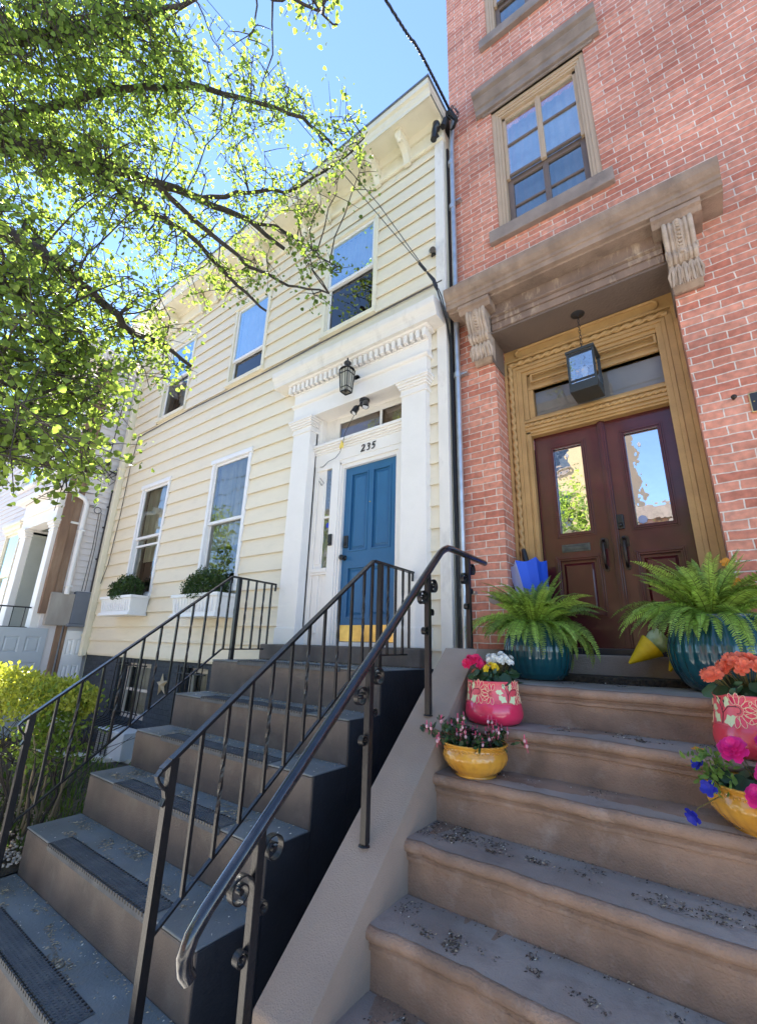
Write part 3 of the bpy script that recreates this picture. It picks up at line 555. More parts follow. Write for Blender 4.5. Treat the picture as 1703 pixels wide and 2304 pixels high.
for i in range(11): m.box(-7.08, -6.72, 3.128, 3.141, -1.47 + i * .026, -1.46 + i * .026)
for i in range(12): m.box(-7.08 + i * .032, -7.074 + i * .032, 3.125, 3.13, -1.475, -1.2)
m.build('grille', pm('grey_grille', (.3, .3, .3), .5), AC)
m = M(); a = Vector((-7.75, 2.55)); b = Vector((-6.0, 3.40)); dd = (b - a).normalized(); nn = Vector((-dd.y, dd.x)) * .16
m.prz([(a.x, a.y), (b.x, b.y), (b.x + nn.x, b.y + nn.y), (a.x + nn.x, a.y + nn.y)], -1.56, -1.48)
k = thing('areaway_wall', (-6.9, 2.95, -1.95), 'low wall with a white coping slab in front of the barred basement window', 'low wall'); m.build('coping', pm('white_stone', (.72, .68, .6), .7, dirt=.3, dirtc=(.3, .28, .2)), k, bevel=.01)
m = M(); m.prz([(a.x + .03, a.y + .04), (b.x, b.y + .03), (b.x + nn.x * .8, b.y + nn.y * .8), (a.x + nn.x * .8, a.y + nn.y * .8)], -1.95, -1.56); m.build('wall_base', darkstone, k)

# ------------------------------------------------------------------ red brick house
YB = 3.6
H2 = thing('brick_house', (1.0, 3.6, GZ), 'red brick row house with brownstone door hood and dark red double doors', 'house')
bw = [(-1.20, -.185, 4.26, 6.09), (-1.19, -.18, 7.42, 9.1), (1.3, 2.3, 4.26, 6.09), (1.3, 2.3, 7.42, 9.1)]
m = M(); wall(m, -1.735, 7, GZ - .1, 11.2, YB, bw + [(-1.325, .150, -.2, 2.985, .30)], .14)
m.quad((-1.735, YB, -2), (-1.735, 12, -2), (-1.735, 12, 11.2), (-1.735, YB, 11.2)); m.quad((-1.735, 12, 11.2), (7, 12, 11.2), (7, YB, 11.2), (-1.735, YB, 11.2))
m.build('brick_wall', redbrick, H2)
m = M(); m.box(-1.9, 7, 3.2, 3.62, 10.7, 11.25); m.build('cornice', lintel, H2)
# windows
for i, (a, b, c, d) in enumerate(bw):
    y = YB + .05
    m = M()
    for (o, p, q) in ((0, .045, 0), (.045, .075, .012), (.075, .10, .026)):
        m.box(a + o, a + p, y + q - .03, y + .1, c, d - o); m.box(b - p, b - o, y + q - .03, y + .1, c, d - o); m.box(a + p, b - p, y + q - .03, y + .1, d - p, d - o)
    w = m.build('window', winwood, H2, bevel=.002)
    ia, ib = a + .102, b - .102; mid = (ia + ib) / 2; mt = c + (d - c) * .42
    s = M(); z1 = d - .10; y2 = y + .03
    s.box(ia, ia + .035, y2, y2 + .04, mt, z1); s.box(ib - .035, ib, y2, y2 + .04, mt, z1); s.box(ia, ib, y2, y2 + .04, z1 - .04, z1); s.box(mid - .028, mid + .028, y2 - .004, y2 + .03, mt, z1)
    s.box(mid - .008, mid + .008, y2 - .012, y2, mt, z1)
    s.build('upper_sash', winwood, w, bevel=.002)
    s = M(); zz = (mt + z1) / 2 + .03; s.box(ia + .035, ib - .035, y2 + .004, y2 + .026, zz - .011, zz + .011)
    y3 = y2 + .042
    s.box(ia, ia + .055, y3, y3 + .04, c, mt + .06); s.box(ib - .055, ib, y3, y3 + .04, c, mt + .06); s.box(ia + .055, ib - .055, y3, y3 + .04, mt - .04, mt + .06); s.box(mid - .028, mid + .028, y3 - .002, y3 + .03, c, mt); s.box(mid - .008, mid + .008, y3 - .01, y3, c, mt)
    zz = c + (mt - c) * .5; s.box(ia + .055, ib - .055, y3 + .004, y3 + .026, zz - .011, zz + .011); s.box(ia, ib, y3 - .04, y3, mt + .03, mt + .055)
    s.build('lower_sash', winsash, w, bevel=.002)
    g = M(); g.quad((ia, y2 + .02, mt), (ib, y2 + .02, mt), (ib, y2 + .02, z1), (ia, y2 + .02, z1)); g.build('glass', glass_up, w)
    g = M(); g.quad((ia, y3 + .02, c), (ib, y3 + .02, c), (ib, y3 + .02, mt), (ia, y3 + .02, mt)); g.build('glass', glass_md, w)
    g = M(); n = 40
    for k in range(n):
        xa = ia + (ib - ia) * k / n; xb = ia + (ib - ia) * (k + 1) / n; g.add([(xa, y + .22 + .01 * sin(k * 1.3), c), (xb, y + .22 + .01 * sin(k * 1.3 + 1.3), c), (xb, y + .22 + .01 * sin(k * 1.3 + 1.3), d), (xa, y + .22 + .01 * sin(k * 1.3), d)], [(0, 1, 2, 3)], True)
    g.build('curtain', curtw, w)
    m = M(); m.box(a - .085, b + .085, YB - .06, y + .1, c - .155, c); m.build('sill', lintel, H2, bevel=.006)
    m = M(); h0 = d + .03
    m.box(a - .10, b + .10, YB - .02, y + .1, d, h0)
    m.prx([(YB, h0), (YB - .05, h0), (YB - .05, h0 + .09), (YB - .07, h0 + .10), (YB - .09, h0 + .14), (YB - .11, h0 + .17), (YB - .11, h0 + .19), (YB - .15, h0 + .21), (YB - .16, h0 + .28), (YB, h0 + .31)], a - .17, b + .17)
    m.build('window_hood', lintel, H2, bevel=.004)
# brownstone door hood: crown, entablature, soffit
m = M()
m.prx([(YB, 3.51), (3.275, 3.505), (3.265, 3.50), (3.265, 3.46), (3.272, 3.425), (3.295, 3.39), (3.315, 3.375), (3.315, 3.345), (3.33, 3.34), (3.33, 3.29), (3.375, 3.285), (3.375, 3.27), (YB, 3.27)], -1.70, .545)
m.build('hood_crown', hoodst, H2, bevel=.004)
for (xa, xb) in ((-1.575, -1.255), (.085, .405)):
    m = M(); m.prx([(YB, 3.27), (3.325, 3.27), (3.325, 3.235), (3.35, 3.22), (3.36, 3.20), (3.37, 3.185), (YB, 3.185)], xa, xb); m.build('corbel_cap', hoodst, H2, bevel=.003)
m = M(); m.box(-1.30, .13, 3.505, YB + .1, 2.975, 3.28)
m.box(-1.30, .13, 3.490, 3.51, 3.055, 3.10); m.prx([(3.505, 3.105), (3.47, 3.115), (3.47, 3.13), (3.505, 3.135)], -1.30, .13); m.box(-1.30, .13, 3.497, 3.51, 2.975, 3.04)
m.build('entablature', streak, H2, bevel=.003)
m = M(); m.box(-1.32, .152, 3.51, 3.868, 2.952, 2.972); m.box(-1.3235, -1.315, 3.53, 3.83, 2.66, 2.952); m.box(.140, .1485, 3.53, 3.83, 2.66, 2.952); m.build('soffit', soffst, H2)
# scrolled corbels with acanthus tips
def corbel(xc):
    m = M(); w = .098
    prof = [(YB, 3.19), (3.375, 3.19), (3.36, 3.16), (3.365, 3.11), (3.39, 3.04), (3.425, 2.985), (3.435, 2.955), (3.42, 2.93), (3.43, 2.90), (3.47, 2.885), (3.50, 2.87), (3.49, 2.83), (3.505, 2.78), (3.53, 2.73), (3.565, 2.70), (YB, 2.69)]
    m.prx(prof, xc - w, xc + w, True)
    front = prof[1:-1]
    def rib(x, r, a, b, off=.0):
        pts = [(x, y - off, z) for y, z in front[a:b]]; m.tube(pts, r, 8)
    for x, r in ((-.082, .017), (-.05, .012), (.05, .012), (.082, .017), (-.018, .010), (.018, .010)): rib(xc + x, r, 0, 9)
    # rope in the middle
    for k in range(15):
        t = k / 14; i = t * 5.999; j = int(i); f = i - j; y = front[j][0] * (1 - f) + front[j + 1][0] * f; z = front[j][1] * (1 - f) + front[j + 1][1] * f
        m.sphere((xc, y - .006, z), .017, 8, 5, (1.1, .8, .55))
    for sgn in (-1, 1):
        m.tube([(xc + sgn * w, 3.44 + .035 * cos(t) * (1 - t / 14), 2.95 + .035 * sin(t) * (1 - t / 14)) for t in np.linspace(0, 9, 26)], .008, 6)
    # leaves
    for i, x in enumerate((-.078, -.042, 0, .042, .078)):
        for s_ in (-1, 1):
            p = [(xc + x + s_ * .004, 3.475, 2.875), (xc + x + s_ * .012, 3.465, 2.83), (xc + x * 1.1 + s_ * .020, 3.475, 2.78), (xc + x * 1.12 + s_ * .012, 3.50, 2.735), (xc + x * 1.1 + s_ * .016, 3.50, 2.705)]
            m.tube(p, [.006, .012, .012, .010, .004], 7)
        m.tube([(xc + x, 3.47, 2.87), (xc + x, 3.455, 2.80), (xc + x * 1.1, 3.49, 2.725), (xc + x * 1.15, 3.48, 2.69)], [.008, .010, .010, .004], 7)
    return m.build('corbel', corbst, H2)
corbel(-1.412); corbel(.243)
# ochre door surround
YF = 3.84
m = M(); a, b = -1.322, .147
m.box(a, b, YF + .03, 4.0, 2.62, 2.98)      # back board
m.box(a + .16, b - .145, YF + .07, 4.0, 2.45, 2.64)
for (x0, x1) in ((a, -1.19), (.06, b)): m.box(x0, x1, YF + .02, 4.0, -.06, 2.80)
if True:
    m.box(a, a + .03, YF - .005, YF + .03, -.02, 2.795); m.box(b - .03, b, YF - .005, YF + .03, -.02, 2.795)
m.box(a + .085, a + .115, YF - .0, YF + .03, -.02, 2.69); m.box(b - .115, b - .085, YF, YF + .03, -.02, 2.69)
m.box(a + .115, a + .16, YF + .01, YF + .05, -.02, 2.655); m.box(b - .16, b - .115, YF + .01, YF + .05, -.02, 2.655)
m.box(a + .16, a + .205, YF + .03, YF + .10, -.02, 2.62); m.box(b - .145, b - .12, YF + .03, YF + .10, -.02, 2.62)
m.box(b - .082, b - .032, YF + .004, YF + .03, -.02, 2.74)
m.box(a + .175, a + .190, YF + .022, YF + .04, -.02, 1.9)
m.box(a, b, YF - .005, YF + .03, 2.795, 2.815); m.box(a + .085, b - .085, YF, YF + .03, 2.69, 2.72); m.box(a + .115, b - .115, YF + .01, YF + .05, 2.655, 2.69)
# transom bar: stacked mouldings
for (z0, z1, yy) in ((1.955, 1.975, .045), (1.975, 1.995, .03), (1.995, 2.01, .04), (2.01, 2.035, .02), (2.09, 2.115, .015), (2.115, 2.13, .03), (2.13, 2.15, .05)): m.box(a + .15, b - .12, YF + yy, 4.0, z0, z1)
m.box(a + .15, b - .12, YF + .035, 4.0, 2.035, 2.09)
# panel above the transom glass
for (z0, z1, yy) in ((2.45, 2.475, .045), (2.475, 2.50, .06), (2.62, 2.655, .05)): m.box(a + .16, b - .145, YF + yy, 4.0, z0, z1)
for (z0, z1) in ((2.515, 2.53), (2.59, 2.605)): m.box(-1.08, -.02, YF + .02, YF + .05, z0, z1)
m.box(-1.08, -1.06, YF + .02, YF + .05, 2.53, 2.59); m.box(-.04, -.02, YF + .02, YF + .05, 2.53, 2.59)
m.box(-1.13, -1.07, YF + .05, 4.0, 2.15, 2.45); m.box(0, .03, YF + .05, 4.0, 2.15, 2.45)
# long octagon panel
oc = [(-1.20, 2.865), (-1.165, 2.835), (-.005, 2.835), (.03, 2.865), (.03, 2.90), (-.005, 2.93), (-1.165, 2.93), (-1.20, 2.90)]
for r, yy in ((.012, YF + .022), (.006, YF + .012)): m.tube([(x, yy, z) for x, z in oc + oc[:1]], r, 8)
sur = m.build('door_surround', ochre, H2, bevel=.003)
def rope(p0, p1, r, pitch, name='rope_moulding'):
    p0 = Vector(p0); p1 = Vector(p1); d = p1 - p0; Ln = d.length; d.normalize(); a = Vector((0, -1, 0)); b = d.cross(a); mm = M(); n = int(Ln / pitch * 8); k = 12; vs = []
    for i in range(n + 1):
        c = p0 + d * (Ln * i / n)
        for j in range(k):
            t = 2 * pi * j / k; q = r * (1 + .26 * cos(2 * t + 2 * pi * i / 8)); vs.append(c + (a * cos(t) + b * sin(t)) * q)
    mm.add(vs, [(i * k + j, i * k + (j + 1) % k, (i + 1) * k + (j + 1) % k, (i + 1) * k + j) for i in range(n) for j in range(k)], True); return mm.build(name, ochre, sur)
rope((a + .057, YF + .01, -.02), (a + .057, YF + .01, 2.74), .024, .085)
rope((a + .06, YF + .01, 2.757), (b - .06, YF + .01, 2.757), .024, .085)
rope((a + .16, YF + .03, 2.062), (b - .13, YF + .03, 2.062), .018, .05)
g = M(); g.quad((-1.1, YF + .09, 2.14), (.02, YF + .09, 2.14), (.02, YF + .09, 2.46), (-1.1, YF + .09, 2.46)); g.build('transom_glass', glassmat('transom_glass', base=.02, ior=1.45, tint=(.9, .9, .9)), H2)
g = M(); g.quad((-1.15, 4.3, 1.9), (.1, 4.3, 1.9), (.1, 4.0, 2.6), (-1.15, 4.0, 2.6)); g.quad((-1.4, 4.9, 0), (.25, 4.9, 0), (.25, 4.3, 2.0), (-1.4, 4.3, 2.0)); g.quad((-1.15, 4.0, 0), (-1.4, 4.9, 0), (-1.4, 4.9, 2.9), (-1.15, 4.0, 2.9)); g.quad((.1, 4.0, 0), (.25, 4.9, 0), (.25, 4.9, 2.9), (.1, 4.0, 2.9)); g.quad((-1.4, 4.0, 2.9), (.3, 4.0, 2.9), (.3, 4.9, 2.9), (-1.4, 4.9, 2.9)); g.build('hall_ceiling', pm('hall_ceiling', (.30, .27, .22), .8), H2)
# doors
YD = 3.95
m = M(); m.quad((-1.1, YF + .13, 2.14), (.03, YF + .13, 2.14), (.03, YF + .13, 2.46), (-1.1, YF + .13, 2.46)); m.build('transom_backing', pm('lit_ceiling_grey', (.42, .39, .35), .8, c2=(.30, .28, .25), vs=1.5), H2)  # added sheet behind the glass; its grey stands in for the lit hall ceiling
def leaf(x0, x1, gx0, gx1, panx, nm):
    op = [(gx0, gx1, .985, 1.80), (panx[0], panx[1], .31, .755)]
    m = M(); wall(m, x0, x1, .04, 1.955, YD, op, .03); (a_, b_, c_, d_) = op[1]; yo = YD + .02
    m.quad((a_, yo, c_), (b_, yo, c_), (b_, yo, d_), (a_, yo, d_)); e, i_ = .03, .05
    o = [(a_ + e, yo, c_ + e), (b_ - e, yo, c_ + e), (b_ - e, yo, d_ - e), (a_ + e, yo, d_ - e)]; q = [(a_ + i_, yo - .014, c_ + i_), (b_ - i_, yo - .014, c_ + i_), (b_ - i_, yo - .014, d_ - i_), (a_ + i_, yo - .014, d_ - i_)]
    m.add(o + q, [(0, 1, 5, 4), (1, 2, 6, 5), (2, 3, 7, 6), (3, 0, 4, 7), (4, 5, 6, 7)])
    for (a_, b_, c_, d_) in op:
        for (w0, w1, pr) in ((-.035, -.02, .008), (-.02, -.008, .016), (-.008, .006, .010)):
            m.box(a_ + w0, a_ + w1, YD - pr, YD + .01, c_ + w0, d_ - w0); m.box(b_ - w1, b_ - w0, YD - pr, YD + .01, c_ + w0, d_ - w0)
            m.box(a_ + w1, b_ - w1, YD - pr, YD + .01, c_ + w0, c_ + w1); m.box(a_ + w1, b_ - w1, YD - pr, YD + .01, d_ - w1, d_ - w0)
    D = m.build(nm, oxblood, H2, bevel=.002)
    g = M(); g.quad((gx0, YD + .022, .985), (gx1, YD + .022, .985), (gx1, YD + .022, 1.80), (gx0, YD + .022, 1.80)); g.build('glass', glass_door, D)
    g = M(); g.quad((gx0 - .05, YD + .08, .9), (gx1 + .05, YD + .08, .9), (gx1 + .05, YD + .08, 1.9), (gx0 - .05, YD + .08, 1.9)); g.build('lace_panel', interior, D)
    return D
DL = leaf(-1.115, -.56, -.955, -.705, (-.985, -.685), 'door'); DR = leaf(-.505, .03, -.372, -.118, (-.385, -.105), 'door')
m = M(); m.box(-.56, -.505, YD - .022, YD + .03, .04, 1.955); m.box(-.545, -.52, YD - .032, YD - .02, .04, 1.955); m.build('astragal', oxblood, DR, bevel=.003)
m = M(); m.box(-.955, -.73, YD - .006, YD + .002, .822, .888); m.box(-.945, -.74, YD - .010, YD - .004, .832, .838); m.box(-.945, -.74, YD - .010, YD - .004, .872, .878); m.box(-.935, -.75, YD - .012, YD - .006, .842, .868); m.build('letter_slot', pm('aged_bronze', (.10, .11, .11), .35, metal=.8, var=.3, vs=20), DL, bevel=.002)
brz = pm('dark_bronze', (.055, .042, .035), .35, metal=.7, var=.3, vs=30)
def pull(x, D):
    m = M(); m.pry([(x - .028, .83), (x - .034, .855), (x - .03, .90), (x - .012, .915), (x, .912), (x + .012, .915), (x + .03, .90), (x + .034, .855), (x + .028, .83), (x + .012, .82), (x - .012, .82)], YD - .008, YD)
    m.tube([(x, YD - .005, .87), (x, YD - .045, .862), (x, YD - .058, .84), (x, YD - .062, .78), (x, YD - .055, .70), (x, YD - .03, .665), (x, YD - .004, .66)], [.010, .012, .012, .014, .012, .010, .010], 10)
    m.pry([(x - .018, .645), (x - .02, .67), (x, .69), (x + .02, .67), (x + .018, .645), (x, .632)], YD - .008, YD); m.tube([(x, YD - .02, .885), (x, YD - .055, .895)], [.014, .01], 8)
    m.build('pull_handle', brz, D, bevel=.002)
pull(-.622, DL); pull(-.470, DR)
m = M(); m.box(-.505, -.455, YD - .022, YD, .97, 1.09); m.sphere((-.48, YD - .026, 1.0), .016, 12, 6); m.box(-.50, -.46, YD - .03, YD - .02, 1.02, 1.085); m.build('keypad_lock', blackglass, DR, bevel=.004)
g = M(); g.add([(-.325 + .035 * cos(t), YD + .015, 1.035 + .035 * sin(t)) for t in np.linspace(0, 2 * pi, 9)[:-1]], [tuple(range(8))]); g.build('security_sticker', pm('pale_blue_sticker', (.3, .36, .55), .4), DR)
g = M(); g.add([(-.84 + .012 * cos(t), YD + .015, 1.72 + .022 * sin(t)) for t in np.linspace(0, 2 * pi, 15)[:-1]], [tuple(range(14))]); g.build('suction_cup', vinyl, DL)
g = M(); g.add([(-.27 + .012 * cos(t), YD + .015, 1.68 + .022 * sin(t)) for t in np.linspace(0, 2 * pi, 15)[:-1]], [tuple(range(14))]); g.build('suction_cup', vinyl, DR)
m = M(); m.box(-1.32, .155, 3.86, 4.1, -.19, .035); m.build('door_saddle', pm('dark_saddle', (.02, .02, .025), .4), H2, bevel=.004)
m = M(); m.box(-1.322, .156, 3.72, 3.87, -.20, -.012); m.build('threshold', brownlt, H2, bevel=.012)
m = M(); m.box(.43, .80, YB - .018, YB, 1.575, 1.722); pq = m.build('wall_plaque', pm('brass_edge', (.75, .55, .25), .35, metal=.8), H2, bevel=.003)
m = M(); m.box(.437, .793, YB - .021, YB - .015, 1.582, 1.715); m.build('plaque_face', pm('plaque_black', (.03, .03, .035), .4), pq)
m = M(); m.sphere((.452, YB - .022, 1.65), .005, 8, 5); m.build('plaque_screw', brass, pq)
m = M(); m.tube([(.353, YB + .01, 1.71), (.353, YB - .05, 1.705)], .008, 8); m.sphere((.353, YB - .05, 1.705), .018, 10, 6, (1, .6, 1)); tag(m.build('wall_peg', brz, org=(.353, YB, 1.7)), 'dark round peg in the brick wall beside the black plaque', 'peg')
m = M(); m.pry([(-1.50, .41), (-1.48, .45), (-1.44, .47), (-1.40, .455), (-1.385, .42), (-1.40, .38), (-1.45, .365), (-1.49, .385)], YB - .006, YB); m.build('mortar_patch', pm('mortar_patch', (.30, .24, .2), .9), H2)
# hanging lantern
LN = thing('hanging_lantern', (-.585, 3.70, 2.972), 'square black lantern hanging on a chain over the dark red doors', 'lantern')
lx, ly = -.565, 3.70
m = M(); m.lathe([(.0, -.045), (.012, -.042), (.03, -.03), (.06, -.02), (.068, -.008), (.068, 0)], (lx, ly, 2.972), 28); m.build('canopy', ironmatt, LN)
m = M(); z = 2.93; k = 0
while z > 2.56:
    ax = (1, 0) if k % 2 else (0, 1); m.tube([(lx + ax[0] * .009 * cos(t), ly + ax[1] * .009 * cos(t), z - .018 + .018 * sin(t)) for t in np.linspace(0, 2 * pi, 11)], .0028, 5, cap=False); z -= .029; k += 1
m.build('chain', ironmatt, LN)
m = M(); hw = .112; rot = Matrix.Translation((lx, ly, 0)) @ Matrix.Rotation(radians(-3), 4, 'Z') @ Matrix.Translation((-lx, -ly, 0))
m.box(lx - hw - .006, lx + hw + .006, ly - hw - .006, ly + hw + .006, 2.50, 2.525); m.box(lx - hw + .02, lx + hw - .02, ly - hw + .02, ly + hw - .02, 2.525, 2.545); m.box(lx - hw, lx + hw, ly - hw, ly + hw, 2.12, 2.20)
for a_ in (-1, 1):
    for b_ in (-1, 1): m.box(lx + a_ * hw - (.018 if a_ > 0 else 0), lx + a_ * hw + (0 if a_ > 0 else .018), ly + b_ * hw - (.018 if b_ > 0 else 0), ly + b_ * hw + (0 if b_ > 0 else .018), 2.20, 2.50)
m.tube([(lx, ly, 2.545), (lx, ly, 2.575)], .01, 8); m.xf(rot); m.build('lantern_frame', pm('lantern_black', (.03, .035, .035), .45), LN, bevel=.003)
m = M(); q = hw - .012
for (xa, ya, xb, yb) in ((-q, -q, q, -q), (q, -q, q, q), (q, q, -q, q), (-q, q, -q, -q)): m.quad((lx + xa, ly + ya, 2.20), (lx + xb, ly + yb, 2.20), (lx + xb, ly + yb, 2.50), (lx + xa, ly + ya, 2.50))
m.xf(rot); m.build('glass', glassmat('lantern_glass', base=.45, ior=1.5, wav=.002, wsc=14), LN)
m = M(); m.tube([(lx, ly, 2.2), (lx, ly, 2.32)], .018, 10); m.sphere((lx, ly, 2.36), .03, 12, 8, (1, 1, 1.4)); m.build('bulb', pm('bulb_white', (.8, .78, .7), .3), LN)
m = M()
for (z0, z1) in ((2.215, 2.235), (2.47, 2.49)):
    for s_ in (-1, 1): m.box(lx - q + .006, lx + q - .006, ly + s_ * q - .004, ly + s_ * q + .004, z0, z1)
m.xf(rot); m.build('glass_bead', ironmatt, LN)
# pipes and cables in the corner between the houses
PP = thing('corner_pipe', (-1.70, 3.52, .0), 'galvanised pipe in the corner between the clapboard and brick houses', 'pipe')
m = M(); m.tube([(-1.70, 3.53, .0), (-1.695, 3.53, 1.0), (-1.69, 3.53, 3.2), (-1.685, 3.53, 5.9), (-1.66, 3.53, 6.28)], .030, 14); m.build('pipe_run', galv, PP)
for z in (.30, .47, 2.64, 3.46, 4.9, 5.6): M().tube([(-1.695, 3.53, z - .03), (-1.695, 3.53, z + .03)], .038, 14).build('coupling', galv, PP)
for z in (.47, 2.66, 5.0): m = M(); m.box(-1.70, -1.60, 3.545, 3.6, z - .01, z + .01); m.sphere((-1.62, 3.585, z), .014, 8, 5); m.build('pipe_strap', galv, PP)
m = M(); m.box(-1.758, -1.738, 3.53, 3.62, GZ, 5.9); tag(m.build('joint_shade', pm('joint_shade_black', (.012, .012, .014), .6, bump=.6, bs=60), org=(-1.745, 3.5, 0)), 'black strip standing in for the shadow in the joint between the two houses', 'shade strip')  # black strip with the shadow of the gap put into its colour
m = M(); pts = [(-1.755, 3.24, 3.52), (-1.72, 3.24, 3.38), (-1.735, 3.40, 3.20), (-1.745, 3.49, 3.0), (-1.743, 3.49, 2.0), (-1.738, 3.485, 1.0), (-1.735, 3.49, 0.0)]
m.tube(pts, .008, 6); m.tube([(p[0] + .018, p[1] - .004, p[2] + .03 * sin(i * 2)) for i, p in enumerate(pts)], .006, 6); tag(m.build('drop_cable', blackglass, org=(-1.74, 3.49, 2)), 'black cables dropping beside the galvanised pipe', 'cable')
# electrical service head and overhead cables
SH = thing('insulator_cluster', (-1.66, 3.5, 6.2), 'tangle of insulators and splices at the top of the galvanised pipe', 'insulators')
m = M(); m.sphere((-1.66, 3.47, 6.34), .05, 12, 8, (1, 1.2, 1.1)); m.tube([(-1.63, 3.44, 6.30), (-1.60, 3.42, 6.2), (-1.57, 3.44, 6.12)], [.03, .028, .02], 10); m.tube([(-1.70, 3.42, 6.22), (-1.73, 3.40, 6.10)], .035, 10); m.build('weather_head', ironmatt, SH)
m = M()
for i in range(7): m.sphere((-1.645 + .004 * i, 3.44, 6.38 - .03 * i), .021, 10, 6, (1, 1, .6))
m.build('insulator', galv, SH)
m = M(); gg = np.random.default_rng(4)
for i in range(7):
    a_, b_, c_ = gg.uniform(-.06, .06), gg.uniform(-.05, .03), gg.uniform(-.05, .05); m.tube([(-1.66, 3.46, 6.36), (-1.62 + a_, 3.40 + b_, 6.25 + c_), (-1.55 + a_ * .6, 3.42 + b_, 6.10 + c_), (-1.62 + a_ * .4, 3.45, 6.02), (-1.68, 3.50, 6.14)], .006, 5)
m.build('splice_wires', blackglass, SH)
def strands(m, pts, r, off, turns):
    P = [Vector(p) for p in pts]; out = [[], [], []]; N = 130
    for i in range(N + 1):
        t = i / N * (len(P) - 1); j = min(int(t), len(P) - 2); f = t - j
        a, b, c, d_ = P[max(j - 1, 0)], P[j], P[j + 1], P[min(j + 2, len(P) - 1)]
        q = .5 * ((2 * b) + (c - a) * f + (2 * a - 5 * b + 4 * c - d_) * f * f + (3 * b - a - 3 * c + d_) * f ** 3); dr = (c - b).normalized(); u = dr.orthogonal().normalized(); v = dr.cross(u)
        for k in range(3): an = 2 * pi * (turns * i / N + k / 3); out[k].append(q + (u * cos(an) + v * sin(an)) * off)
    for o in out: m.tube(o, r, 5)
m = M(); strands(m, [(-1.65, 3.45, 6.37), (-1.668, 2.72, 6.39), (-1.765, 2.233, 6.50), (-2.2, -1.0, 7.0), (-3.0, -9, 8.2)], .0085, .010, 26); tag(m.build('service_cable', pm('cable_blue_black', (.012, .016, .03), .4, bump=0), org=(-1.65, 3.45, 6.37)), 'thick twisted cable running up to the corner between the houses', 'cable')
S0 = Vector((-1.80, 3.25, 3.68)); E0 = Vector((-3.563, 2.114, 6.9)); vv = E0 - S0
for k, (ofs, lab) in enumerate((((0, 0, 0), 'lower of the two thin wires crossing the cream siding'), ((.05, -.02, .06), 'upper of the two thin wires crossing the cream siding'))):
    m = M(); o = Vector(ofs); m.tube([S0 + vv * .02, S0 + vv * .3 + o, S0 + vv * .6 + o, S0 + vv + o * 1.3, S0 + vv * 2.6 + o * 2], .0048, 5); tag(m.build('overhead_wire', blackglass, org=S0), lab, 'wire', 'thin wires over the cream facade')
m = M(); m.tube([S0 + vv * .03, S0, (-1.77, 3.24, 3.58), (-1.755, 3.24, 3.52)], [.012, .02, .022, .012], 8); m.tube([S0 + vv * .07, S0 + vv * .04], .017, 8); tag(m.build('wire_clamp', ironmatt, org=S0), 'black splice clamp where the two thin wires meet near the hood', 'clamp')

# ------------------------------------------------------------------ dark painted stoop of the cream house
ST = thing('dark_stoop', (-2.98, 1.9, GZ), 'dark painted stone stoop rising to the blue front door', 'stoop')
X0, X1 = -4.0, -1.965
sidep = pm('blue_black_side_paint', (.010, .014, .022), .75, var=.3, bump=.4, bs=60)
lev = [(-.16, 2.70), (-.447, 2.37), (-.708, 2.07), (-.975, 1.77), (-1.243, 1.43), (-1.51, 1.12), (-1.77, .82)]
for i, (z, y) in enumerate(lev):
    yb = lev[i - 1][1] if i else YW + .02
    m = M(); m.box(X0 + rng.uniform(-.006, .006), X1 + rng.uniform(-.004, .004), y, yb + (.01 if i else 0), GZ - .1, z - .012); s = m.build('step', charc, ST, bevel=.014)
    m = M(); m.box(X0 + .0, X1, y + .001, yb, z - .012, z); m.build('tread', slate, s, bevel=.006)
    m = M(); m.box(X1 + .006, X1 + .012, y + .004, yb, GZ - .1, z - .006); m.build('painted_side', sidep, s)
    m = M()
    a, b = X0 + .42, X1 - .38
    m.box(a, b, y - .006, y + .125, z, z + .006); m.box(a, b, y - .014, y - .002, z - .03, z + .006)
    for r in range(5):
        for c in range(int((b - a) / .022)): m.box(a + .008 + c * .022, a + .018 + c * .022, y + .01 + r * .022, y + .02 + r * .022, z + .006, z + .0085)
    if i < 6:
        mm_ = m.build('tread_mat', rubber, s)
    m = M(); [m.box(a + .01 + c * .028, a + .019 + c * .028, y - .0165, y + .004, z - .008, z + .0075) for c in range(int((b - a) / .028))]; [m.box(a + .01 + c * .028, a + .019 + c * .028, y + .112, y + .122, z + .005, z + .0095) for c in range(int((b - a) / .028))]
    if i < 6: m.build('mat_studs', blackglass, s)
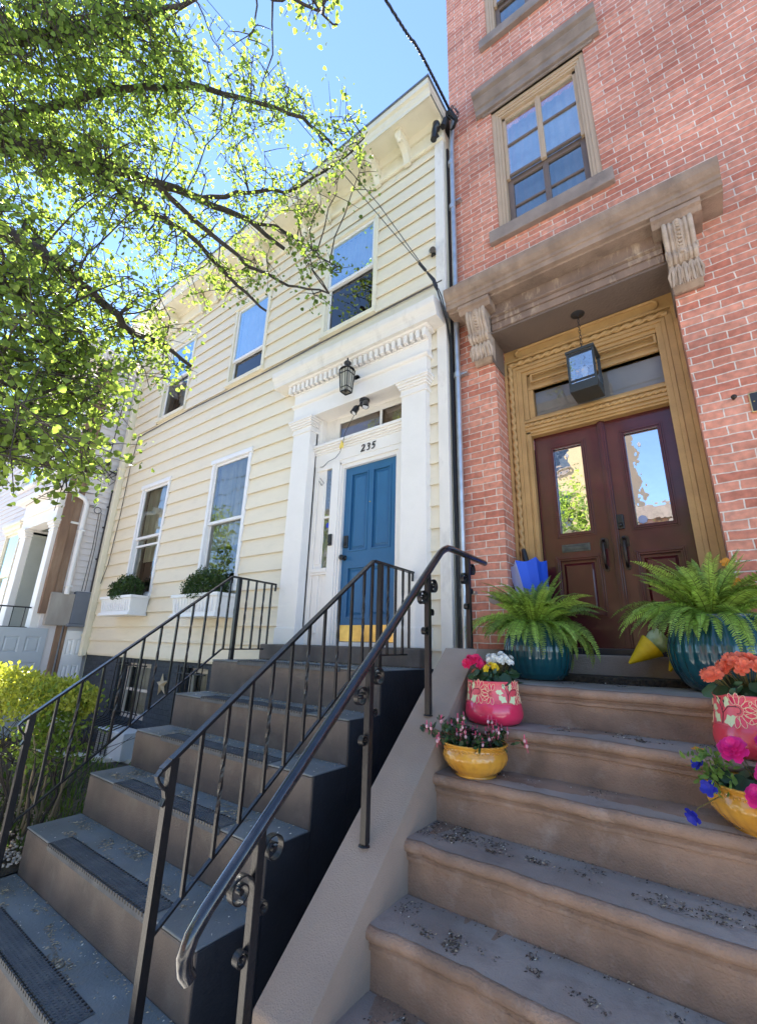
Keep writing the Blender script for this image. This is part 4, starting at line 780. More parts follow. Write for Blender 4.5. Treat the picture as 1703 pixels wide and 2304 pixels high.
# ------------------------------------------------------------------ brownstone stoop
BS = thing('brownstone_stoop', (-.55, 2.0, GZ), 'brownstone stoop with rounded nosings leading up to the dark red double doors', 'stoop')
bx0, bx1 = -1.292, .46
BL = [(-.190 - .2172 * i, 2.80 - .2695 * i) for i in range(8)]
for i, (z, y) in enumerate(BL):
    yr = y + .036; yb = BL[i - 1][1] + .05 if i else 3.88; zl = z - .2172 if i < 7 else GZ - .1
    arc = [(y + .026 - .026 * sin(t), z - .026 - .026 * cos(t)) for t in np.linspace(.0, pi, 9)]
    pr = [(yr, zl - .01), (yr, z - .088), (yr - .010, z - .084), (yr - .012, z - .070), (yr - .006, z - .062), (y + .020, z - .060)] + arc + [(yb, z + .001), (yb, zl - .01)]
    n = 40; m = M(); k = len(pr); vs = []
    gx = np.random.default_rng(50 + i); w1 = np.cumsum(gx.normal(0, .0026, n + 1)); w1 -= np.linspace(0, w1[-1], n + 1); w2 = np.cumsum(gx.normal(0, .0018, n + 1)); w2 -= np.linspace(0, w2[-1], n + 1)
    for j in range(n + 1):
        x = bx0 + (bx1 - bx0) * j / n
        for (yy, zz) in pr: e = 1 if yy < yr - .001 else .3; vs.append((x, yy + w1[j] * e, zz + (w2[j] if zz > z - .1 else 0)))
    m.add(vs, [(j * k + q, j * k + (q + 1) % k, (j + 1) * k + (q + 1) % k, (j + 1) * k + q) for j in range(n) for q in range(k)])
    s = m.build('step', brown, BS)
    m = M(); vs = []
    for j in range(n + 1):
        x = bx0 + (bx1 - bx0) * j / n
        for (yy, zz) in ((y + .024 + w1[j], z + w2[j] + .0015), (y + .055, z + w2[j] + .0022), ((yb - .02), z + .0022)): vs.append((x, yy, zz))
    m.add(vs, [(j * 3 + q, (j + 1) * 3 + q, (j + 1) * 3 + q + 1, j * 3 + q + 1) for j in range(n) for q in range(2)], True)
    m.build('worn_tread', brownlt, s)
def cheek(x0, x1):
    zt = lambda y: .843 * y - 2.42
    m = M(); pr = [(1.386, GZ - .1), (1.386, zt(1.386)), (2.877, .006), (3.6, .006), (3.6, GZ - .1)]; m.prx(pr, x0, x1); return m.build('cheek_wall', stucco, BS, bevel=.012)
cheek(-1.532, -1.2905); cheek(.4585, .70)
# ------------------------------------------------------------------ iron railings of the dark stoop
def railing(name, x, lab):
    R = thing(name, (x, 2.0, -1.2), lab, 'railing', 'thin black iron railings of the dark stoop')
    A = Vector((x, 1.235, -.555)); B = Vector((x, 2.765, .655)); C = Vector((x, 3.345, .645)); sl = (B - A) / (B.y - A.y)
    m = M()
    def bar(p, q, w, h, mm=m): mm.tube([p, q], 1, 4, False, flat=(h * .707, w * .707), up=(0, 0, 1))
    bar(A, B, .040, .016); bar(B, C, .040, .016)
    m.tube([C, C + Vector((0, .004, -.02)), C + Vector((0, .0, -.075))], .012, 6)
    curl = [A, A + Vector((0, -.02, -.025)), A + Vector((0, -.008, -.05)), A + Vector((0, .025, -.085)), A + Vector((0, .035, -.12)), A + Vector((0, .02, -.15))]
    m.tube(curl, 1, 4, False, flat=(.008, .022)); m.build('top_rail', iron, R)
    m = M(); La = Vector((x, 1.28, -1.205)); Lb = Vector((x, 2.74, -.062)); Lc = Vector((x, 3.25, -.055)); bar(La, Lb, .022, .012, m); bar(Lb, Lc, .022, .012, m); m.build('bottom_rail', iron, R)
    for (y, z0) in ((1.285, -1.51), (2.86, -.16)):
        zt = A.z + (y - A.y) * sl.z if y < B.y else B.z
        m = M(); m.box(x - .019, x + .019, y - .019, y + .019, z0, zt); m.build('post', iron, R)
    n = 0; y = 2.655
    ys = []
    while y > 1.36: ys.append(y); y -= .137
    ys += [2.755, 2.97, 3.08, 3.19, 3.29]
    for i, y in enumerate(sorted(ys)):
        z0 = La.z + (y - La.y) * (Lb.z - La.z) / (Lb.y - La.y) if y < Lb.y else Lb.z; z1 = A.z + (y - A.y) * sl.z if y < B.y else B.z
        m = M(); k = 26; tw = [(min(max((t - .25) / .5, 0), 1)) * pi * 1.5 if i % 2 else 0 for t in np.linspace(0, 1, k + 1)]; vs = []
        for q in range(k + 1):
            z = z0 + (z1 - z0) * q / k
            for j in range(4): an = pi / 4 + j * pi / 2 + tw[q]; vs.append((x + .0118 * cos(an), y + .0118 * sin(an), z))
        m.add(vs, [(q * 4 + j, q * 4 + (j + 1) % 4, (q + 1) * 4 + (j + 1) % 4, (q + 1) * 4 + j) for q in range(k) for j in range(4)]); m.build('baluster', iron, R)
    m = M(); m.box(x - .009, x + .009, 3.28, 3.298, -.16, -.055); m.build('foot', iron, R)
railing('stair_railing', -3.925, 'thin iron railing on the garden side of the dark stoop')
railing('stair_railing', -2.10, 'thin iron railing on the dark stoop in front of the blue door')
# ------------------------------------------------------------------ heavy pipe handrail with scrolls
HR = thing('pipe_handrail', (-1.41, 2.0, -.4), 'glossy black pipe handrail with scrolled posts on the brownstone cheek wall', 'handrail')
hx = -1.412; pipe = pm('glossy_black_paint', (.012, .013, .018), .17, var=.4, vs=30, bump=.35, bs=14, coat=.7)
m = M(); sl = (.676 + .845) / (2.66 - 1.02)
cl = [(hx, 1.015, -.955), (hx, .998, -.93), (hx, .992, -.895), (hx, 1.008, -.85)]
P = cl + [(hx, 1.05 + t * (2.60 - 1.05), -.80 + t * (2.60 - 1.05) * .917) for t in np.linspace(0, 1, 12)] + [(hx, 2.645, .648), (hx, 2.70, .672), (hx, 2.77, .676), (hx, 3.30, .672), (hx, 3.335, .670)]
m.tube(P, [.024] * (len(P)), 18); m.sphere((hx, 3.335, .67), .024, 14, 8); m.build('rail', pipe, HR)
def spiral(m, cy, cz, r, turns, start, sgn, w=.028, t=.0045):
    pts = [(cy + r * (1 - .62 * k / 40) * cos(start + sgn * turns * 2 * pi * k / 40), cz + r * (1 - .62 * k / 40) * sin(start + sgn * turns * 2 * pi * k / 40)) for k in range(41)]
    m.tube([(hx, a, b) for a, b in pts], 1, 4, False, up=(1, 0, 0), flat=(w * .707, t * .707)); m.tube([(hx - .012, cy, cz), (hx + .012, cy, cz)], r * .2, 8)
def hpost(y, zt, zb, sc=1.):
    m = M(); m.box(hx - .0165, hx + .0165, y - .0165, y + .0165, zb, zt); p = m.build('post', iron, HR, bevel=.002)
    m = M(); m.lathe([(.03, 0), (.026, .006), (.0, .007)], (hx, y, zb), 12); m.build('base_plate', iron, p)
    for (dy, dz, r, st, sg) in ((.066, -.085, .051, pi, -1), (-.066, -.17, .051, 0, 1), (.036, -.25, .024, pi, -1), (-.038, -.365, .026, 0, 1)):
        if zt + dz > zb + .06:
            m = M(); spiral(m, y + dy, zt + dz, r, 1.35, st, sg); m.build('scroll', iron, HR)
zr = lambda y: -.80 + (y - 1.05) * .917
for y in (1.24, 1.855, 2.428): hpost(y, zr(y), .843 * y - 2.42)
hpost(3.02, .66, .006)

# ------------------------------------------------------------------ pots and flowers on the brownstone stoop
teal = pm('teal_glaze', (.010, .085, .105), .13, c2=(.006, .045, .065), vs=4, bump=.05, bs=12, coat=.6)
pinkg = pm('pink_glaze', (.72, .035, .11), .2, c2=(.62, .025, .085), vs=5, bump=.06, bs=14, coat=.5)
pinkg2 = pm('coral_pink_glaze', (.70, .06, .085), .2, c2=(.60, .04, .07), vs=5, bump=.06, bs=14, coat=.5)
pinkl = pm('unglazed_pink_band', (.74, .11, .13), .35, c2=(.66, .06, .1), vs=7, bump=.1, bs=30, coat=.2)
yelg = pm('mustard_glaze', (.62, .33, .045), .16, c2=(.5, .22, .02), vs=9, bump=.12, bs=22, coat=.6, dirt=.25, dirtc=(.25, .12, .03), ds=14)
paint_c = pm('cream_line_paint', (.85, .68, .42), .4, bump=0)
paint_g = pm('pale_green_paint', (.62, .70, .42), .4, var=.1, bump=0)
potsoil = pm('potting_soil', (.03, .022, .016), .95, bump=1, bs=60)
def petal(name, c, c2, tr=.3): return leafmat(name, c, c2, var=.12, rough=.5, mixf=tr)
p_pink = petal('hot_pink_petal', (.85, .03, .16), (.9, .08, .25)); p_white = petal('white_petal', (.88, .88, .82), (.9, .9, .85)); p_yel = petal('yellow_petal', (.9, .68, .03), (.9, .7, .1))
p_cor = petal('coral_petal', (.92, .22, .12), (.95, .36, .2)); p_mag = petal('magenta_petal', (.80, .03, .30), (.9, .1, .4)); p_blue = petal('violet_blue_petal', (.02, .03, .42), (.05, .05, .5)); p_fus = petal('fuchsia_petal', (.75, .10, .22), (.85, .25, .4)); p_or = petal('orange_petal', (.9, .4, .04), (.95, .55, .1))
bego = leafmat('begonia_leaf', (.035, .085, .035), (.05, .12, .04), var=.3, mixf=.2, rough=.35)
def flower(m, c, r, g, layers=3, n=5, up=None, ruff=.25):
    c = Vector(c); nn = Vector(up if up is not None else (g.normal(0, .5), g.normal(-.5, .4), 1)).normalized(); a = nn.orthogonal().normalized(); b = nn.cross(a); ph = g.uniform(0, 6)
    for l in range(layers):
        rl = r * (1 - min(.27, .82 / layers) * l); k = n; tilt = .15 + min(.38, 1.15 / layers) * l; ph += .6
        for i in range(k):
            t = ph + 2 * pi * i / k; d = a * cos(t) + b * sin(t); s = nn.cross(d); w = rl * 3.6 / k
            base = c + nn * (.12 * r * l); o = len(m.v)
            P = [base, base + d * rl * .45 + s * w * .55 + nn * rl * tilt * .35, base + d * rl * .95 + s * w * .5 + nn * rl * (tilt * .9 + g.uniform(-ruff, ruff) * .3), base + d * rl * 1.08 + nn * rl * (tilt + g.uniform(-ruff, ruff) * .4),
                 base + d * rl * .95 - s * w * .5 + nn * rl * (tilt * .9 + g.uniform(-ruff, ruff) * .3), base + d * rl * .45 - s * w * .55 + nn * rl * tilt * .35, base + d * rl * .6 + nn * rl * (tilt * .25)]
            m.add(P, [(0, 1, 6), (1, 2, 3, 6), (3, 4, 5, 6), (5, 0, 6)], True)
def round_leaf(m, c, r, nrm, dirv):
    c = Vector(c); n = Vector(nrm).normalized(); d = Vector(dirv); d = (d - n * d.dot(n)).normalized(); s = n.cross(d); P = []; k = 18
    for i in range(k):
        t = 2 * pi * i / k; rr = r * (1 - .42 * math.exp(-((t if t < pi else 2 * pi - t) / .45) ** 2)) * (1 + .05 * cos(7 * t)); P.append(c - d * rr * cos(t) * -1 * -1 + s * rr * sin(t) * .95 + n * (.16 * r * cos(2 * t) - .08 * r))
    m.add(P + [c + n * .02 * r], [(i, (i + 1) % k, k) for i in range(k)], True)
def teal_pot(cx, cy, z, rmax, h, lab):
    P = thing('planter', (cx, cy, z), lab, 'planter', 'large teal glazed planters')
    s = rmax; base = [(.60, 0), (.68, .01), (.82, .10), (.93, .24), (.985, .38), (1.0, .50), (.992, .60), (.955, .70), (.90, .80), (.845, .90), (.80, .985), (.80, 1.0), (.765, 1.0), (.74, .97), (.76, .90)]
    nr = 26; N = nr * 8
    prof = []
    for (r0, z0), (r1, z1) in zip(base, base[1:]):
        for k in range(4): t = k / 4; prof.append(((r0 + (r1 - r0) * t) * s, (z0 + (z1 - z0) * t) * h))
    prof.append((base[-1][0] * s, base[-1][1] * h))
    def mod(a, zz):
        t = zz / h
        if t > .985 or t < .05: return 1
        u = (a * nr / (2 * pi)) % 1; v = abs(u - .5) * 2       # 0 in the middle of a flute, 1 at its edge
        edge = .60 + .045 * v
        if t < edge: return 1 - .034 * v ** 2.5 * min(1, t * 3)
        u2 = (a * nr / (2 * pi) + .5) % 1; v2 = abs(u2 - .5) * 2; return 1 - .012 - .03 * v ** 2.5 * min(1, (.985 - t) * 12) + .01 * (1 - v)
    m = M(); m.lathe(prof, (cx, cy, z), N, mod); m.build('pot_body', teal, P)
    m = M(); m.lathe([(.0, h * .90), (s * .77, h * .90)], (cx, cy, z), 30, cap=False); m.build('potting_soil', potsoil, P)
    return P
TL = (-1.05, 3.36, -.187, .232, .375); TR = (.055, 3.31, -.187, .305, .41)
teal_pot(*TL, 'teal glazed planter on the left of the top landing beside the pipe handrail')
teal_pot(*TR, 'teal glazed planter at the right edge of the top landing below the yellow sleeve')
def fern(cx, cy, z, n, L0, seed, lab, lean=(0, 0)):
    F = thing('fern', (cx, cy, z), lab, 'fern', 'boston ferns in the teal planters'); g = np.random.default_rng(seed); mL = M(); mD = M(); st = M()
    for i in range(n):
        m = mD if g.uniform() < .33 else mL
        a = 2 * pi * i / n * 2.4 + g.uniform(-.25, .25); rank = i / n; up = 1.42 - 1.62 * rank + g.uniform(-.12, .12); L = L0 * g.uniform(.55, 1.18) * (1 - .18 * (rank < .25))
        d = Vector((cos(a) + lean[0], sin(a) + lean[1], 0)).normalized(); pts = []; k = 38; p = Vector((cx, cy, z)) + d * g.uniform(.02, .09); el_ = up + .25; seg = L / k
        for j in range(k + 1):
            pts.append(p.copy()); el_ -= (.55 + 1.0 * rank) / k * (1 + .8 * j / k); p = p + (d * cos(el_) + Vector((0, 0, 1)) * sin(el_)) * seg
        st.tube(pts, [.0026 * (1 - .7 * j / k) for j in range(k + 1)], 4)
        tw = g.uniform(-.9, .9)
        for j in range(1, k + 1):
            for h in (0,):
                q = pts[j] if not h else (pts[j] + pts[min(j + 1, k)]) / 2; t = (pts[j] - pts[j - 1]).normalized(); side = t.cross(Vector((0, 0, 1)));
                if side.length < .1: side = t.cross(d)
                side.normalize(); nr = side.cross(t); side = (side * cos(tw) + nr * sin(tw)); s_ = (j + h) / k; pl = L0 * .088 * (sin(pi * min(1, s_ * .92 + .10)) ** .6) * (1 - .25 * s_) + .003
                for sg in (-1, 1):
                    dr = (side * sg + t * .35 + nr * -.15 + Vector((g.normal(0, .07), g.normal(0, .07), g.normal(0, .1)))).normalized(); w = .0042 + .001 * (1 - s_); tp = q + dr * pl
                    m.add([q - t * w, q + dr * pl * .5 - t * w * .9, tp, q + dr * pl * .5 + t * w * 1.0, q + t * w], [(0, 1, 2, 3, 4)])
    mL.build('fronds', fleaf, F); mD.build('older_fronds', leafmat('old_fern_leaf', (.17, .27, .05), (.32, .44, .08), var=.4), F); st.build('frond_stems', leafmat('frond_stem', (.16, .2, .05), (.2, .3, .05)), F)
fern(-1.05, 3.34, .17, 230, .45, 21, 'bright green fern arching over the left teal planter by the umbrella', (-.1, -.1))
fern(.0, 3.30, .21, 230, .47, 22, 'bright green fern arching over the right teal planter by the brick jamb', (-.18, -.15))
# pink folk painted pots
def pink_pot(cx, cy, z, R_, h, lab, mt, seed, spin=0.):
    P = thing('flower_pot', (cx, cy, z), lab, 'flower pot', 'pink pots painted with flowers')
    base = [(.70, 0), (.78, .008), (.92, .07), (.99, .18), (1.0, .28), (.975, .40), (.945, .48), (.935, .495), (.925, .50), (.90, .60), (.875, .75), (.855, .90), (.86, .955), (.875, .975), (.87, 1.0), (.835, 1.0), (.82, .97), (.82, .9)]
    fr = lambda zz: np.interp(zz / h, [b[1] for b in base[:15]], [b[0] for b in base[:15]]) * R_
    m = M(); m.lathe([(r * R_, q * h) for r, q in base[:8]], (cx, cy, z), 60); m.build('pot_body', mt, P)
    m = M(); m.lathe([(r * R_, q * h) for r, q in base[7:]], (cx, cy, z), 60, cap=False); m.build('painted_band', pinkl, P)
    m = M(); m.lathe([(0, .91 * h), (.83 * R_, .91 * h)], (cx, cy, z), 30, cap=False); m.build('potting_soil', potsoil, P)
    line, lf, dk, rd = M(), M(), M(), M()
    def sp(u, v, off=.0006):   # u metres around, v height
        zz = v; r = fr(zz) + off; a = spin + u / (R_ * .9); return (cx + r * cos(a), cy + r * sin(a), z + zz)
    def ln(mm, pts, r): mm.tube([sp(u, v, .0008) for u, v in pts], r, 5)
    def bloom(u, v, s, dirn, n=9, span=3.6):
        for i in range(n):
            t = dirn - span / 2 + span * i / (n - 1); c, q = cos(t), sin(t); k = 12; pts = []
            for j in range(k + 1):
                e = pi * j / k * 2; rr = .62 + .38 * cos(e); ww = .17 * sin(e); pts.append((u + s * (c * rr * 1.0 - q * ww + .12 * c), v + s * (q * rr + c * ww + .12 * q)))
            rd.add([sp(a, b, .0005) for a, b in pts[:-1]], [tuple(range(k))]); ln(line, pts, .0011)
            dk.sphere(sp(u + s * .22 * c, v + s * .22 * q, .0012), .0019, 6, 4)
    def lf_(u, v, s, dirn):
        k = 10; pts = []
        for sg, rg in ((1, range(k + 1)), (-1, range(k - 1, 0, -1))):
            for j in rg: t = j / k; w = .30 * sin(pi * t) * (1 + .3 * cos(t * 16)); pts.append((u + s * (cos(dirn) * t - sg * w * sin(dirn)), v + s * (sin(dirn) * t + sg * w * cos(dirn))))
        c = (u + s * .5 * cos(dirn), v + s * .5 * sin(dirn)); o = [sp(a, b, .0007) for a, b in pts] + [sp(*c, .0009)]
        lf.add(o, [(i, (i + 1) % len(pts), len(pts)) for i in range(len(pts))])
    per = 2 * pi * R_ * .9; nrep = 4; w = per / nrep
    for i in range(nrep):
        o = i * w; v0 = h * .52; s = h * .25
        ln(dk, [(o, v0), (o + w * .02, v0 + .18 * h), (o + w * .12, v0 + .28 * h), (o + w * .26, v0 + .30 * h)], .0016)
        ln(dk, [(o + w * .02, v0 + .14 * h), (o - w * .02, v0 + .28 * h), (o - w * .08, v0 + .38 * h)], .0012); ln(dk, [(o + w * .0, v0 + .2 * h), (o + w * .05, v0 + .34 * h)], .001)
        bloom(o + w * .27, v0 + .24 * h, s, .15, 9); bloom(o - w * .40, v0 + .20 * h, s * .85, pi - .1, 8)
        lf_(o + w * .03, v0 + .02 * h, h * .28, .35); lf_(o + w * .07, v0 + .26 * h, h * .2, 1.3); lf_(o - w * .03, v0 + .02 * h, h * .24, pi - .6); lf_(o - w * .1, v0 + .22 * h, h * .2, pi - .2); lf_(o - w * .06, v0 + .3 * h, h * .15, 1.9)
        for q in ((-.10, .40), (.05, .36), (-.02, .40)): dk.sphere(sp(o + w * q[0], v0 + h * q[1], .001), .0035, 6, 4, (1, 1, 1.6))
    line.build('petal_outline', paint_c, P); lf.build('painted_leaf', paint_g, P); dk.build('painted_stem', blackglass, P); rd.build('painted_petal', pinkg, P)
    return P
pink_pot(-1.118, 2.685, -.406, .168, .235, 'hot pink painted pot with pink, white and yellow begonias on the left', pinkg, 1, -2.2)
pink_pot(.105, 2.685, -.406, .185, .250, 'coral pink painted pot with orange begonias at the right edge', pinkg2, 2, -2.5)
def begonia(cx, cy, z, R_, seed, lab, groups, nleaf=26, stemz=.07):
    B = thing('begonia', (cx, cy, z), lab, 'begonia'); g = np.random.default_rng(seed)
    lm = M()
    for i in range(nleaf):
        a = g.uniform(0, 2 * pi); r = R_ * g.uniform(.3, 1.12); round_leaf(lm, (cx + r * cos(a), cy + r * sin(a), z + g.uniform(.0, .055)), g.uniform(.024, .046), (cos(a) * .7 + g.normal(0, .3), sin(a) * .7 + g.normal(0, .3) - .3, .8), (cos(a), sin(a), -.2))
    leaves(lm, np.stack([cx + g.normal(0, R_ * .45, 160), cy + g.normal(0, R_ * .45, 160), z + g.uniform(-.01, .05, 160)], 1), .04, seed=seed)
    lm.build('leaves', bego, B)
    sm = M()
    for (dx, dy, dz, sp, n, r, mt, nm) in groups:
        m = M()
        for i in range(n):
            v = Vector((g.normal(), g.normal(), abs(g.normal()) + .1)).normalized() * sp * g.uniform(.75, 1.05); c = Vector((cx + dx, cy + dy, z + dz)) + Vector((v.x, v.y, v.z * .8)); flower(m, c, r * g.uniform(.8, 1.15), g, up=(v.x * 1.3, v.y * 1.3 - .35 * sp, v.z + .3 * sp)); sm.tube([(cx + dx * .5, cy + dy * .5, z - .01), tuple(c)], .0018, 4)
        m.build(nm, mt, B)
    sm.build('flower_stems', leafmat('begonia_stem', (.2, .16, .06), (.3, .3, .08)), B)
begonia(-1.118, 2.685, -.175, .13, 31, 'begonias in hot pink, white and yellow in the left pink pot',
        [(-.105, -.03, .085, .06, 22, .026, p_pink, 'pink_blooms'), (.045, .02, .09, .085, 34, .021, p_white, 'white_blooms'), (.02, -.065, .065, .045, 13, .02, p_yel, 'yellow_blooms'), (-.06, -.09, .03, .025, 3, .022, p_cor, 'coral_bloom')])
begonia(.105, 2.685, -.16, .15, 32, 'orange coral begonias in the right pink pot',
        [(-.03, -.06, .10, .085, 30, .030, p_cor, 'coral_blooms'), (-.125, -.09, .07, .05, 14, .027, p_cor, 'coral_blooms'), (.12, -.04, .07, .05, 10, .024, p_white, 'white_blooms')], 34)
# mustard bowls
def bowl(cx, cy, z, R_, h, lab, spin=0.):
    P = thing('flower_bowl', (cx, cy, z), lab, 'flower bowl', 'mustard yellow ribbed bowls')
    base = [(.56, 0), (.60, .0), (.63, .03), (.62, .07), (.66, .12), (.80, .24), (.93, .42), (.985, .58), (.985, .68), (.95, .78), (.94, .80), (.93, .86), (.96, .91), (1.0, .955), (1.01, .985), (.98, 1.0), (.92, .97), (.89, .85), (.88, .8)]
    prof = []
    for (r0, z0), (r1, z1) in zip(base, base[1:]):
        for k in range(3): t = k / 3; prof.append(((r0 + (r1 - r0) * t) * R_, (z0 + (z1 - z0) * t) * h))
    def mod(a, zz):
        t = zz / h
        if .09 < t < .7: return 1 + .020 * abs(cos(a * 13 + t * 1.5)) ** .6 * min(1, (t - .09) * 6, (.7 - t) * 8)
        if t > .93: return 1 + .012 * cos(a * 34)
        return 1
    m = M(); m.lathe(prof, (cx, cy, z), 208, mod); gg = np.random.default_rng(8)
    for i in range(70):
        a = 2 * pi * i / 70; r = R_ * .95; m.sphere((cx + r * cos(a), cy + r * sin(a), z + h * (.79 + .03 * (i % 2))), .0045, 6, 4)
    m.build('bowl_body', yelg, P); m = M(); m.lathe([(0, .84 * h), (.9 * R_, .84 * h)], (cx, cy, z), 30, cap=False); m.build('potting_soil', potsoil, P)
bowl(-1.112, 2.395, -.622, .168, .158, 'mustard yellow bowl of fuchsia against the left cheek wall')
bowl(.065, 2.395, -.622, .190, .165, 'mustard yellow bowl of magenta roses and blue pansies at the right edge')
# fuchsia
FU = thing('fuchsia', (-1.112, 2.395, -.49), 'dark leaved fuchsia with drooping pink and white flowers in the left yellow bowl', 'fuchsia'); g = np.random.default_rng(41)
lm, sm, fm, wm = M(), M(), M(), M()
for i in range(42):
    a = g.uniform(0, 2 * pi); el_ = g.uniform(.35, 1.4); L = g.uniform(.09, .19); d = Vector((cos(a) * cos(el_) * 1.25 - .12, sin(a) * cos(el_) * .9 - .1, sin(el_))); p0 = Vector((-1.112 + .08 * cos(a), 2.395 + .08 * sin(a), -.50)); tip = p0 + d * L + Vector((0, 0, -.01)); sm.tube([p0, p0 + d * L * .5 + Vector((0, 0, .012)), tip], .0016, 4)
    k = 14; C = np.array([p0 + (tip - p0) * g.uniform(.15, 1) for _ in range(k)]); leaves(lm, C, .040, up=.1, seed=100 + i)
    if i % 2 == 0 or el_ > 1:
        for _ in range(2):
            c = tip + Vector((g.normal(0, .016), g.normal(0, .012), g.uniform(-.015, .01)))
            for q in range(4):
                t = q * pi / 2 + g.uniform(0, 1); e = c + Vector((cos(t) * .020, sin(t) * .020, .004)); s_ = Vector((-sin(t), cos(t), 0)) * .0045; fm.add([c, (c + e) / 2 + s_, e, (c + e) / 2 - s_], [(0, 1, 2, 3)])
            fm.tube([c + Vector((0, 0, .02)), c], .0028, 5); wm.sphere(c + Vector((0, 0, -.010)), .0075, 8, 5, (1, 1, 1.3))
            for q in range(3): fm.tube([c + Vector((0, 0, -.015)), c + Vector((g.normal(0, .005), g.normal(0, .005), -.04))], .0007, 3)
lm.build('leaves', dleaf, FU); sm.build('stems', leafmat('red_stem', (.2, .06, .04), (.3, .1, .05)), FU); fm.build('pink_sepals', p_fus, FU); wm.build('pale_corollas', petal('blush_petal', (.85, .55, .6), (.9, .6, .7)), FU)
# roses and pansies in the right bowl
RB = thing('rose_begonia', (.065, 2.395, -.47), 'magenta rose-like blooms with blue pansies in the right yellow bowl', 'flowers'); g = np.random.default_rng(42)
lm, bm, sm, mm = M(), M(), M(), M()
for (x, y, z, r) in ((-.01, 2.28, -.335, .048), (.09, 2.25, -.40, .052), (.04, 2.22, -.47, .044), (.12, 2.30, -.33, .045), (.0, 2.36, -.33, .035), (.16, 2.24, -.46, .05), (.10, 2.38, -.31, .04)):
    flower(mm, (x, y, z), r, g, layers=7, n=6, up=(-.2, -.8, .55), ruff=.35); sm.tube([(.065, 2.39, -.5), (x, y, z)], .002, 4)
for (x, y, z, up) in ((-.105, 2.22, -.465, (-.3, -1, .3)), (-.13, 2.30, -.40, (-.6, -.5, .5)), (-.165, 2.17, -.555, (-.5, -.8, -.3))):
    flower(bm, (x, y, z), .028, g, layers=2, n=5, up=up, ruff=.3); sm.tube([(-.06, 2.3, -.49), (x + .02, y, z + .03), (x, y, z)], .0016, 4)
for i in range(36):
    a = g.uniform(0, 2 * pi); r = g.uniform(.05, .19); round_leaf(lm, (.065 + r * cos(a), 2.395 + r * sin(a) * .9, -.47 + g.uniform(0, .05)), g.uniform(.022, .042), (cos(a) * .5, sin(a) * .5 - .5, .8), (cos(a), sin(a), 0))
lm.build('leaves', bego, RB)
l2 = M(); leaves(l2, np.stack([g.normal(-.08, .032, 170), g.normal(2.31, .04, 170), g.uniform(-.49, -.36, 170)], 1), .03, up=.5, seed=9); l2.build('light_leaves', leafmat('pansy_leaf', (.14, .27, .05), (.25, .4, .08)), RB)
mm.build('magenta_blooms', p_mag, RB); bm.build('blue_pansies', p_blue, RB); sm.build('stems', MT['begonia_stem'], RB)
# folded umbrella in the corner
UM = thing('umbrella', (-1.17, 3.74, -.19), 'half folded umbrella in royal blue and pale blue standing behind the left fern', 'umbrella')
n = 6; ax0 = Vector((-1.225, 3.77, .80)); tip = Vector((-1.06, 3.68, -.14)); dr = (tip - ax0).normalized(); a = dr.orthogonal().normalized(); b = dr.cross(a)
pale_ = lambda i: (a * cos(2 * pi * (i + .5) / n + .5) + b * sin(2 * pi * (i + .5) / n + .5)).x < -.15
for k, mt_, nm in ((0, pm('royal_blue_nylon', (.015, .09, .62), .5, var=.08, bump=.2, bs=12), 'blue_panel'), (1, pm('pale_blue_nylon', (.42, .50, .85), .5, var=.06, bump=.2, bs=12), 'pale_panel')):
    m = M()
    for i in range(n):
        if pale_(i) != bool(k): continue
        S_ = 10
        for j in range(S_):
            for q in range(6):
                def P(jj, qq):
                    t = jj / S_; u = qq / 6; an = 2 * pi * (i + u) / n + .5; rr = (.150 * (1 - t) ** .8 + .016) * (1 - .24 * sin(pi * u)) ; e = .012 * sin(pi * u) if jj == 0 else 0
                    return ax0 + dr * (.085 + t * .80 + e * 1.6) + (a * cos(an) + b * sin(an)) * rr
                m.add([P(j, q), P(j, q + 1), P(j + 1, q + 1), P(j + 1, q)], [(0, 1, 2, 3)], True)
    m.build(nm, mt_, UM)
m = M(); m.tube([ax0 - dr * .035, ax0 + dr * .04, ax0 + dr * .10], [.020, .026, .020], 12); m.sphere(ax0 - dr * .04, .020, 10, 6); m.build('handle', blackglass, UM)
m = M(); m.tube([ax0, tip + dr * .03], .006, 6); m.build('shaft', iron, UM)
# yellow sleeve and the yellow bloom behind the right fern
def cone_wrap(name, apex, base, r, lab, cat, seed):
    T_ = thing(name, apex, lab, cat); A = Vector(apex); B = Vector(base); d = (B - A).normalized(); a = d.orthogonal().normalized(); b = d.cross(a); L = (B - A).length; g = np.random.default_rng(seed)
    m = M(); k = 24; n = 60; vs = []
    for i in range(n + 1):
        t = i / n; rr = .008 + r * t; rr *= 1 + .035 * sin(i * pi * .9)
        for j in range(k): an = 2 * pi * j / k; vs.append(A + d * L * t + (a * cos(an) + b * sin(an)) * rr)
    m.add(vs, [(i * k + j, i * k + (j + 1) % k, (i + 1) * k + (j + 1) % k, (i + 1) * k + j) for i in range(n) for j in range(k)], True); m.build('ribbed_cone', pm('bright_yellow', (.86, .62, .015), .45, var=.06, vs=20, bump=.3, bs=60), T_)
    m = M(); n2 = 14; vs = []
    for i in range(n2 + 1):
        t = i / n2
        for j in range(k): an = 2 * pi * j / k; q = (r * .8 + .02 * t) * (1 + .1 * sin(3 * an + i * .7) * t); vs.append(B - d * L * .15 + d * .12 * t + (a * cos(an) + b * sin(an)) * q)
    m.add(vs, [(i * k + j, i * k + (j + 1) % k, (i + 1) * k + (j + 1) % k, (i + 1) * k + j) for i in range(n2) for j in range(k)], True); m.build('plastic_sleeve', pm('pale_green_plastic', (.50, .62, .40), .2, c2=(.25, .4, .16), vs=14, bump=.3, bs=30), T_)
